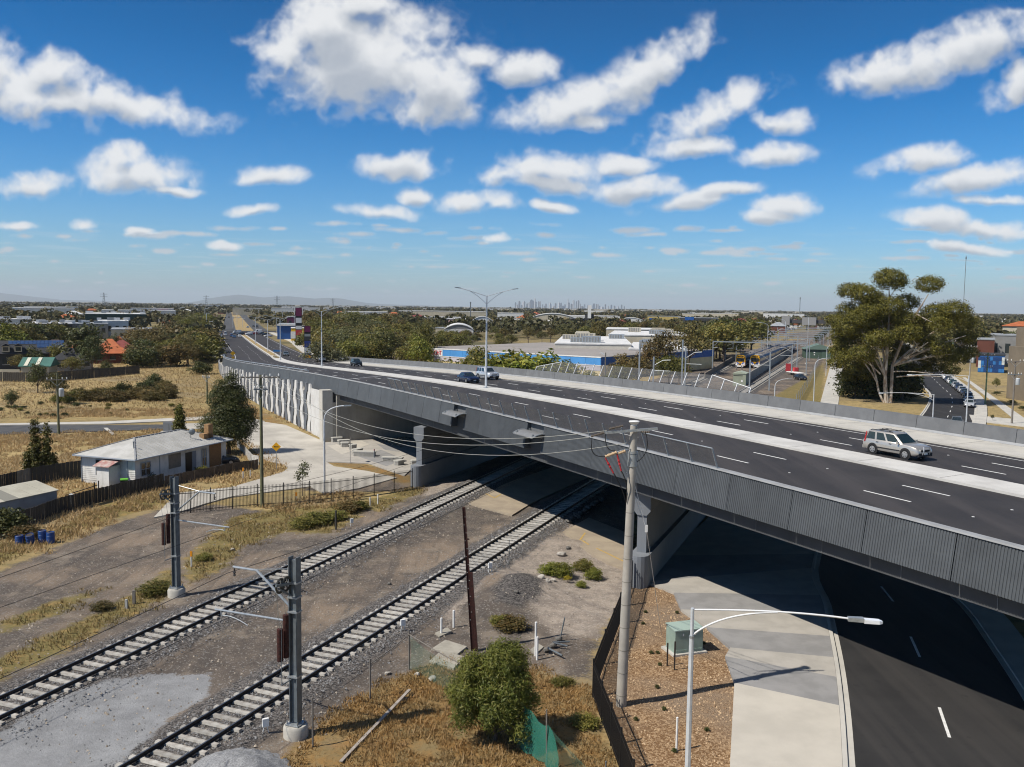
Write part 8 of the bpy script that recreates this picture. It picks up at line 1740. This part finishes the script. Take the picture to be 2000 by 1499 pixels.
house(825, 900, 700, 9, 0, 30, W_wh, R_wh, 'white office block on the far side of the tree belt', cat='building', name='office_block', win=6); house(870, 915, 620, 9, 0, 20, wallmat('pink_wall', (.60, .40, .38)), R_wh, 'pale pink walled hall beside the white office block', cat='building', name='commercial_building', win=0)
house(790, 880, 480, 6, 0, 20, W_cr, R_gr, 'cream flat-roofed building glimpsed through the trees', cat='building', name='commercial_building', win=3)
house(965, 1040, 700, 8, 0, 30, W_wh, R_wh, 'long white retail roof right of the tall median lamp', cat='building', name='commercial_building', win=0)
t = house(1265, 1330, 830, 11, 0, 20, wallmat('mustard_wall', (.50, .38, .13)), R_gr, 'mustard yellow store wall with a small blue sign', cat='building', name='commercial_building', win=0); MB().box((-10, -.3, 8.2), (7, .3, 2.4)).build('sign', M_dblue, t)
t = house(1325, 1405, 820, 10, 0, 30, W_dk, R_gr, 'dark store block with a blue sign right of the mustard wall', cat='building', name='commercial_building', win=0); MB().box((-8, -.3, 9.5), (8, .3, 3)).build('sign', M_dblue, t); MB().box((-14, -.4, 5), (22, .3, 3)).build('white_sign', M_white, t)
arched('pale tent-like roofs beside the mustard store', 1205, 1262, 800, 6, 4, 20, R_wh, W_wh); house(1412, 1448, 560, 7.5, 0, 15, W_wh, R_wh, 'small white building above the dense trees', cat='building', name='commercial_building', win=2)
# stores beside the main road: navy and yellow fronts, advertising pylons
t = house(541, 690, 470, 7.2, 0, 40, M_dblue, R_gr, 'navy store with a white roof edge beside the main road', cat='store', name='retail_store', win=0); MB().box((0, -.4, 7.4), ((pol(690, 470) - pol(541, 470)).length, .5, .9)).build('roof_edge', M_white, t)
t = house(568, 640, 448, 6.2, 0, 14, mat('bright_yellow_wall', (.80, .48, .01), rough=.6), R_wh, 'bright yellow store front behind the advertising pylon', cat='store', name='retail_store', win=0); MB().box((-7.5, -.2, 3), (3, .2, 3.4)).build('poster', M_white, t)
house(560, 600, 640, 9, 0, 20, wallmat('plum_wall', (.12, .02, .07)), R_gr, 'plum and grey shop block behind the navy store', cat='building', name='commercial_building', win=3)
M_plum = mat('plum_sign', (.13, .012, .06), rough=.5)
def pylon(label, px_, dist, ytop, wpx, panels):
    p = pol(px_, dist); h = zat(p, px_, ytop); w_ = wpx * dist / FPX; t = thing('advertising_pylon', label, 'sign', p, math.atan2(-p.x, p.y) * -1 * -1, 'advertising pylons')
    t.rotation_euler.z = math.atan2(p.y, p.x) - math.pi / 2
    MB().box((0, .2, h / 2), (w_, .5, h)).build('column', M_blk, t); z = h
    for hh_, m_ in panels:
        hz = hh_ * h
        if m_: MB().box((0, -.1, z - hz / 2), (w_ * .92, .14, hz * .88)).build('sign_panel', m_, t)
        z -= hz
    return t
M_s1 = mat('sign_white', (.6, .62, .62), rough=.5); M_s2 = mat('sign_red2', (.42, .04, .05), rough=.5); M_s3 = mat('sign_navy', (.03, .05, .2), rough=.5); M_s4 = mat('sign_orange', (.7, .32, .02), rough=.5); M_s5 = mat('sign_grey', (.25, .26, .25), rough=.5)
t = pylon('tall black advertising pylon with a plum top panel beside the yellow store', 583, 395, 601, 12, [(.24, M_plum), (.02, None), (.15, M_s1), (.06, None), (.10, M_s1), (.16, M_s2), (.04, None), (.1, M_s5)])
for sg in (-1, 1): w_ = 12 * 395 / FPX; MB().box((sg * (w_ / 2 + .35), .1, zat(pol(583, 395), 583, 601) - 1.6), (.35, .4, 3.0)).build('side_blade', M_white, t)
pylon('lower black advertising pylon with plum and white panels in front of the gums', 600, 262, 637, 12, [(.16, M_plum), (.03, None), (.07, M_s5), (.10, W_dk), (.08, M_s3), (.08, M_s3), (.07, M_s1), (.07, M_s1), (.05, M_s3), (.07, M_s4), (.12, M_s5)])
# right edge: tiled wall, brick building, tall brown block
t = house(1916, 1968, 305, 5.2, 0, 12, mat('tile_blue', (.02, .10, .30), rough=.5), W_dk, 'wall of blue and white square tiles beside the street', cat='wall', name='tiled_wall', win=0); w_ = (pol(1968, 305) - pol(1916, 305)).length
tm = [mat('tile_navy', (.012, .05, .17), rough=.5), mat('tile_mid', (.03, .16, .42), rough=.5), mat('tile_pale', (.55, .58, .56), rough=.5)]; rt = random.Random(8)
for r_ in range(4):
    for k in range(9): MB().box((-w_ / 2 + w_ * (k + .5) / 9, -.06, .7 + 1.15 * r_), (w_ / 9 - .05, .1, 1.1)).build('tile', tm[rt.choice([0, 1, 1, 0, 2])], t)
house(1912, 1946, 335, 9, 0, 20, W_br, R_gr, 'red brick block above the tiled wall', cat='building', name='brick_building', win=0); house(1935, 2010, 360, 10, 0, 25, W_gr, R_gr, 'grey roofed hall behind the tiled wall', cat='building', name='commercial_building', win=3); house(1960, 2040, 480, 12, 2.2, 15, W_cr, R_or, 'cream two-storey building with an orange roof on the right', cat='building', name='apartment_building', win=7)
t = thing('office_block', 'tall brown ribbed block at the picture edge on the right', 'building', pol(2068, 215)); hh_ = zat(pol(2030, 215), 2000, 640)
for k in range(10): MB().box((-6.4 + 1.35 * k, 0, hh_ / 2 - (2 if k < 1 else 0)), (1.2, 10, hh_ - (4 if k < 1 else 0))).build('rib', wallmat('brown_block', (.20, .165, .12)), t)
# power poles of the street on the right
for (x, by, tx, ty, m_, tr_, arms, lab) in [(1892, 765, 1900, 674, M_polec, True, [678, 700], 'concrete power pole with a transformer behind the street lamp'), (1924, 791, 1932, 689, mat('green_pole', (.16, .23, .12), rough=.8), False, [695, 717], 'green power pole on the dry verge'), (1976, 828, 1985, 705, M_greyw, True, [706, 732], 'grey timber power pole nearest the right picture edge'), (1858, 733, 1865, 664, mat('green_pole', (.16, .23, .12)), False, [667, 681], 'green power pole farther up the parked street')]:
    p = at(x, by); hh_ = zat(p, tx, ty); timber_pole(p, hh_, lab, R(-20), [(zat(p, tx, q), 2.5 if i == 0 else 2.0) for i, q in enumerate(arms)], m_, None, tr_, .16)
pr_ = [at(1858, 733), at(1892, 765), at(1924, 791), at(1976, 828)]
pz = [zat(p, x, y) for p, x, y in zip(pr_, (1865, 1900, 1932, 1985), (667, 678, 695, 706))]
for i in range(3):
    for q in (-.9, .9): wire('power_line', 'thin power line between the street poles on the right, span %s, %s wire' % (('one', 'two', 'three')[i], 'near' if q < 0 else 'far'), sagged(Vector((pr_[i].x + q, pr_[i].y, pz[i])), Vector((pr_[i + 1].x + q, pr_[i + 1].y, pz[i + 1])), .6), .02, None, 'power line', 'power lines along the street')
# traffic-light and lamp poles near the distant junction
for i, (x, y, ty) in enumerate([(404, 655, 612), (401, 652, 603), (390, 654, 625), (409, 668, 628), (455, 640, 618), (463, 640, 612), (474, 640, 622), (540, 652, 622), (552, 640, 606), (575, 652, 620), (534, 640, 615), (520, 628, 608), (505, 625, 606), (612, 640, 612)]):
    p = at(x, y); t = thing('junction_pole', 'slim grey lamp or signal pole around the distant junction', 'pole', p, 0, 'poles around the distant junction'); h = zat(p, x, ty); MB().tube([(0, 0, 0), (0, 0, h)], .12, 6).build('shaft', M_lampw, t); MB().box((.9, 0, h), (1.9, .2, .16)).build('arm', M_lampw, t)
# ---- suburb: houses and a continuous canopy
rs = random.Random(21)
for i in range(170):
    x = rs.uniform(-40, 2040); d = rs.uniform(620, 1900)
    if 420 < x < 520 and d < 1500: continue
    if x > 1450 and d < 700: continue
    w2 = rs.uniform(10, 18) * FPX / d / 2; rm = rs.choice([R_or, R_or, R_red, R_gr, R_wh, R_br]); nm = {R_or: 'orange', R_red: 'red', R_gr: 'grey', R_wh: 'white', R_br: 'brown'}[rm]
    t = house(x - w2, x + w2, d, rs.uniform(4.0, 7.5), rs.uniform(1.8, 3.0), 10, rs.choice([W_cr, W_wh, W_br]), rm, '%s-roofed house half hidden in the distant suburb canopy' % nm, rz=rs.uniform(-25, 25), win=0, grp='houses of the distant suburb')
for i in range(70):
    x = rs.choice([rs.uniform(-20, 420), rs.uniform(480, 1000), rs.uniform(1100, 1900)]); d = rs.uniform(900, 4200); w2 = rs.uniform(25, 90) * FPX / d / 2
    house(x - w2, x + w2, d, rs.uniform(9, 13), 0, 40, rs.choice([W_wh, W_cr, W_wh]), R_wh, 'pale warehouse far off on the plain', win=0, cat='building', name='warehouse', grp='far warehouses of the plain')
def canopy(name, label, n, d0, d1, x0, x1, hmin, hmax, seed, lm, keep=None):
    rng = np.random.default_rng(seed); P_, N_, S_a = [], [], []
    for i in range(n):
        y_ = rng.uniform(1 / d1, 1 / d0); d = 1 / y_; px_ = rng.uniform(x0, x1)
        if keep and not keep(px_, d): continue
        c_ = pol(px_, d); h = rng.uniform(hmin, hmax); w = h * rng.uniform(.5, .9) * (1 + d / 2500); k = 60 if d < 760 else 44 if d < 1500 else 22
        dd = rng.normal(size=(k, 3)); dd[:, 2] = np.abs(dd[:, 2]) * .9 - .15; dd /= np.linalg.norm(dd, axis=1)[:, None]
        lob_ = rng.normal(size=(3, 3)) * np.array([w * .35, w * .35, h * .10]); ctr = np.array([c_.x, c_.y, h * .62]) + lob_[rng.integers(0, 3, k)]
        P_.append(ctr + dd * np.array([w * .5, w * .5, h * .36]) * rng.uniform(.7, 1.05, (k, 1))); N_.append(dd); S_a.append(np.full(k, w * (.15 if d < 760 else .17 if d < 1500 else .25)))
    o = link_mesh(name, leaf_cloud(name, np.concatenate(P_), np.concatenate(N_), np.concatenate(S_a), lm, rng, .75)); o['kind'] = 'stuff'; o['label'] = label; return o
L_can = leafmat('canopy_leaf', (.045, .054, .022), (.070, .072, .030), (.10, .085, .04), .1); L_can2 = leafmat('canopy_leaf_dark', (.034, .042, .022), (.055, .058, .027), (.08, .07, .032), .1)
road_gap = lambda px_, d: not (415 < px_ < 505 and d < 1600) and not (1480 < px_ < 1640 and d < 820)
canopy('far_woodland', 'mass of dark tree crowns over the distant suburb', 1300, 640, 1500, -80, 2080, 6, 10.5, 41, L_can, road_gap)
canopy('far_woodland', 'thin hazy line of tree crowns towards the horizon', 2600, 1400, 9000, -80, 2080, 7, 11.5, 42, L_can2)
canopy('near_woodland', 'dark tree crowns filling the gaps beyond the stores', 260, 500, 680, 600, 1480, 7, 10, 43, L_can, lambda px_, d: not (540 < px_ < 700))
canopy('left_woodland', 'dark tree crowns between the roofs on the house side', 200, 330, 640, -60, 415, 6, 9.5, 44, L_can2, lambda px_, d: d > 500 or px_ < 120 or px_ > 340)
canopy('right_woodland', 'dark tree crowns beyond the street on the right', 160, 420, 700, 1640, 2060, 7, 11, 45, L_can2)
# ---- city skyline, hills, masts
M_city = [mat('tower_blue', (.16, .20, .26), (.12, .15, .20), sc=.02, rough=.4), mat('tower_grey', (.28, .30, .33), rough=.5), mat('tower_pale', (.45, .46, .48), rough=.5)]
DC = 13500.0
TOW = [(1007, 3, 589), (1014, 4, 587), (1023, 5, 587), (1029, 3, 592), (1031, 2, 590), (1034, 3, 589), (1038, 6, 584), (1041, 3, 586), (1044.5, 2.5, 581.5), (1047, 3, 588), (1052, 3, 587), (1055, 2.5, 587), (1060, 2, 593), (1066, 3, 592), (1074, 3, 590), (1076, 2, 592), (1085, 3, 590.5), (1092, 4, 590), (1096, 3, 590), (1103, 3, 593), (1109, 1.5, 582), (1111, 4, 590), (1116, 4, 592), (1120, 3.4, 585), (1125.5, 2.6, 586.5), (1129.5, 3.2, 585.5), (1133, 3, 592), (1142, 2, 593), (1148, 3, 594), (1156, 2, 595), (1160, 4, 591.5), (1165, 3, 592.5), (1168, 2, 592.5), (1171, 3, 596), (1182, 3, 593), (1188, 2, 596), (1194, 3, 594), (1200, 3, 596), (1207, 3, 597), (1214, 3, 594), (1219, 2, 597), (1010, 3, 594), (1019, 3, 594), (1064, 4, 596), (1081, 5, 596), (1100, 5, 596), (1137, 5, 597), (1176, 5, 598)]
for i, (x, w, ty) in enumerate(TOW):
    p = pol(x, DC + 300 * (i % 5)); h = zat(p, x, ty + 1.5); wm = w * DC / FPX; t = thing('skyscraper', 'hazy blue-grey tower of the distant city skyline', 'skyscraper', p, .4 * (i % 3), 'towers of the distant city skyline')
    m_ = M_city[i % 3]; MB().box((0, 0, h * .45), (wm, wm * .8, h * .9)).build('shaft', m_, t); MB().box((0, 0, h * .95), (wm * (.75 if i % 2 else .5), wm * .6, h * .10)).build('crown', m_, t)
bm = bmesh.new(); M_hill = mat('hill_forest', (.05, .065, .05), rough=1)
def hills(name, prof, dist, depth):
    mb = MB(); rows = []
    for k, f_ in enumerate((0, .35, .7, 1.0)):
        row = []
        for (x, y) in prof:
            p = pol(x, dist + depth * f_); top = max(5, zat(pol(x, dist + depth), x, y)) ; row.append(Vector((p.x, p.y, -30 + (top + 30) * f_ ** 1.3)))
        rows.append(row)
    mb.loft(rows, closed=False); o = mb.build(name, M_hill, fix=True, smooth=True); o['kind'] = 'structure'
pr = [(x, 593.5 - .0 + (x - 440) * .0125 - h) for x, h in [(360, 0), (385, 4), (410, 10), (440, 15), (465, 18), (490, 16), (515, 13), (540, 15), (565, 16), (590, 14), (615, 12), (640, 14), (665, 13), (690, 9), (715, 5), (745, 3), (790, 2), (850, 1), (900, 0)]]
hills('hills', pr, 24000, 6000)
hills('hills', [(x, 587.5 + .0125 * x - h) for x, h in [(-120, 9), (-60, 14), (0, 15), (40, 11), (80, 7), (120, 3), (200, 2), (260, 0)]], 30000, 6000)
for (x, dist, ty, lab) in [(1881, 2600, 500, 'very tall thin radio mast on the horizon right of the big gum'), (1562, 1500, 581, 'short dark mast standing up from the trees near the station'), (919, 900, 590, 'phone mast behind the white hall left of the tall lamp')]:
    p = pol(x, dist); h = zat(p, x, ty); t = thing('radio_mast', lab, 'mast', p); w_ = .5 if dist < 2000 else .8
    MB().tube([(0, 0, 0), (0, 0, h)], w_, 4).build('lattice_shaft', M_galvd, t); MB().box((0, 0, h * .96), (w_ * 3, w_ * 3, h * .03)).build('antenna', M_galvd, t)
for (x, dist, lab) in [(203, 2300, 'lattice power pylon on the horizon on the house side'), (403, 2600, 'lattice power pylon on the horizon left of the main road'), (541, 2400, 'lattice power pylon on the horizon right of the main road'), (650, 3000, 'faint lattice power pylon before the hills')]:
    p = pol(x, dist); t = thing('power_pylon', lab, 'pylon', p, .3, 'lattice pylons on the horizon'); mb = MB()
    for sx in (-1, 1):
        for sy in (-1, 1): mb.bar((sx * 3.5, sy * 3.5, 0), (sx * .8, sy * .8, 38), .5)
    for k in range(6): z = 5 + k * 6; mb.bar((-3.2 + .4 * k, -3, z), (3.2 - .4 * k, -3, z + 5), .35); mb.bar((3.2 - .4 * k, -3, z), (-3.2 + .4 * k, -3, z + 5), .35)
    mb.build('lattice', M_galvd, t); 
    for z in (30, 36): MB().box((0, 0, z), (16, .5, .6)).build('crossarm', M_galvd, t)
# ---------------------------------------------------------------- air
mb = MB(); mb.box((0, 0, 249.0), (86000, 86000, 506)); hz = mb.build('haze', bpy.data.materials.new('haze_air')); hz['kind'] = 'stuff'
hm = hz.data.materials[0]; hm.use_nodes = True; n_ = hm.node_tree; n_.nodes.clear(); pv = n_.nodes.new('ShaderNodeVolumePrincipled'); pv.inputs['Density'].default_value = 4.2e-5; pv.inputs['Color'].default_value = (.85, .93, 1.0, 1); pv.inputs['Anisotropy'].default_value = .0
ou = n_.nodes.new('ShaderNodeOutputMaterial'); n_.links.new(pv.outputs[0], ou.inputs['Volume'])
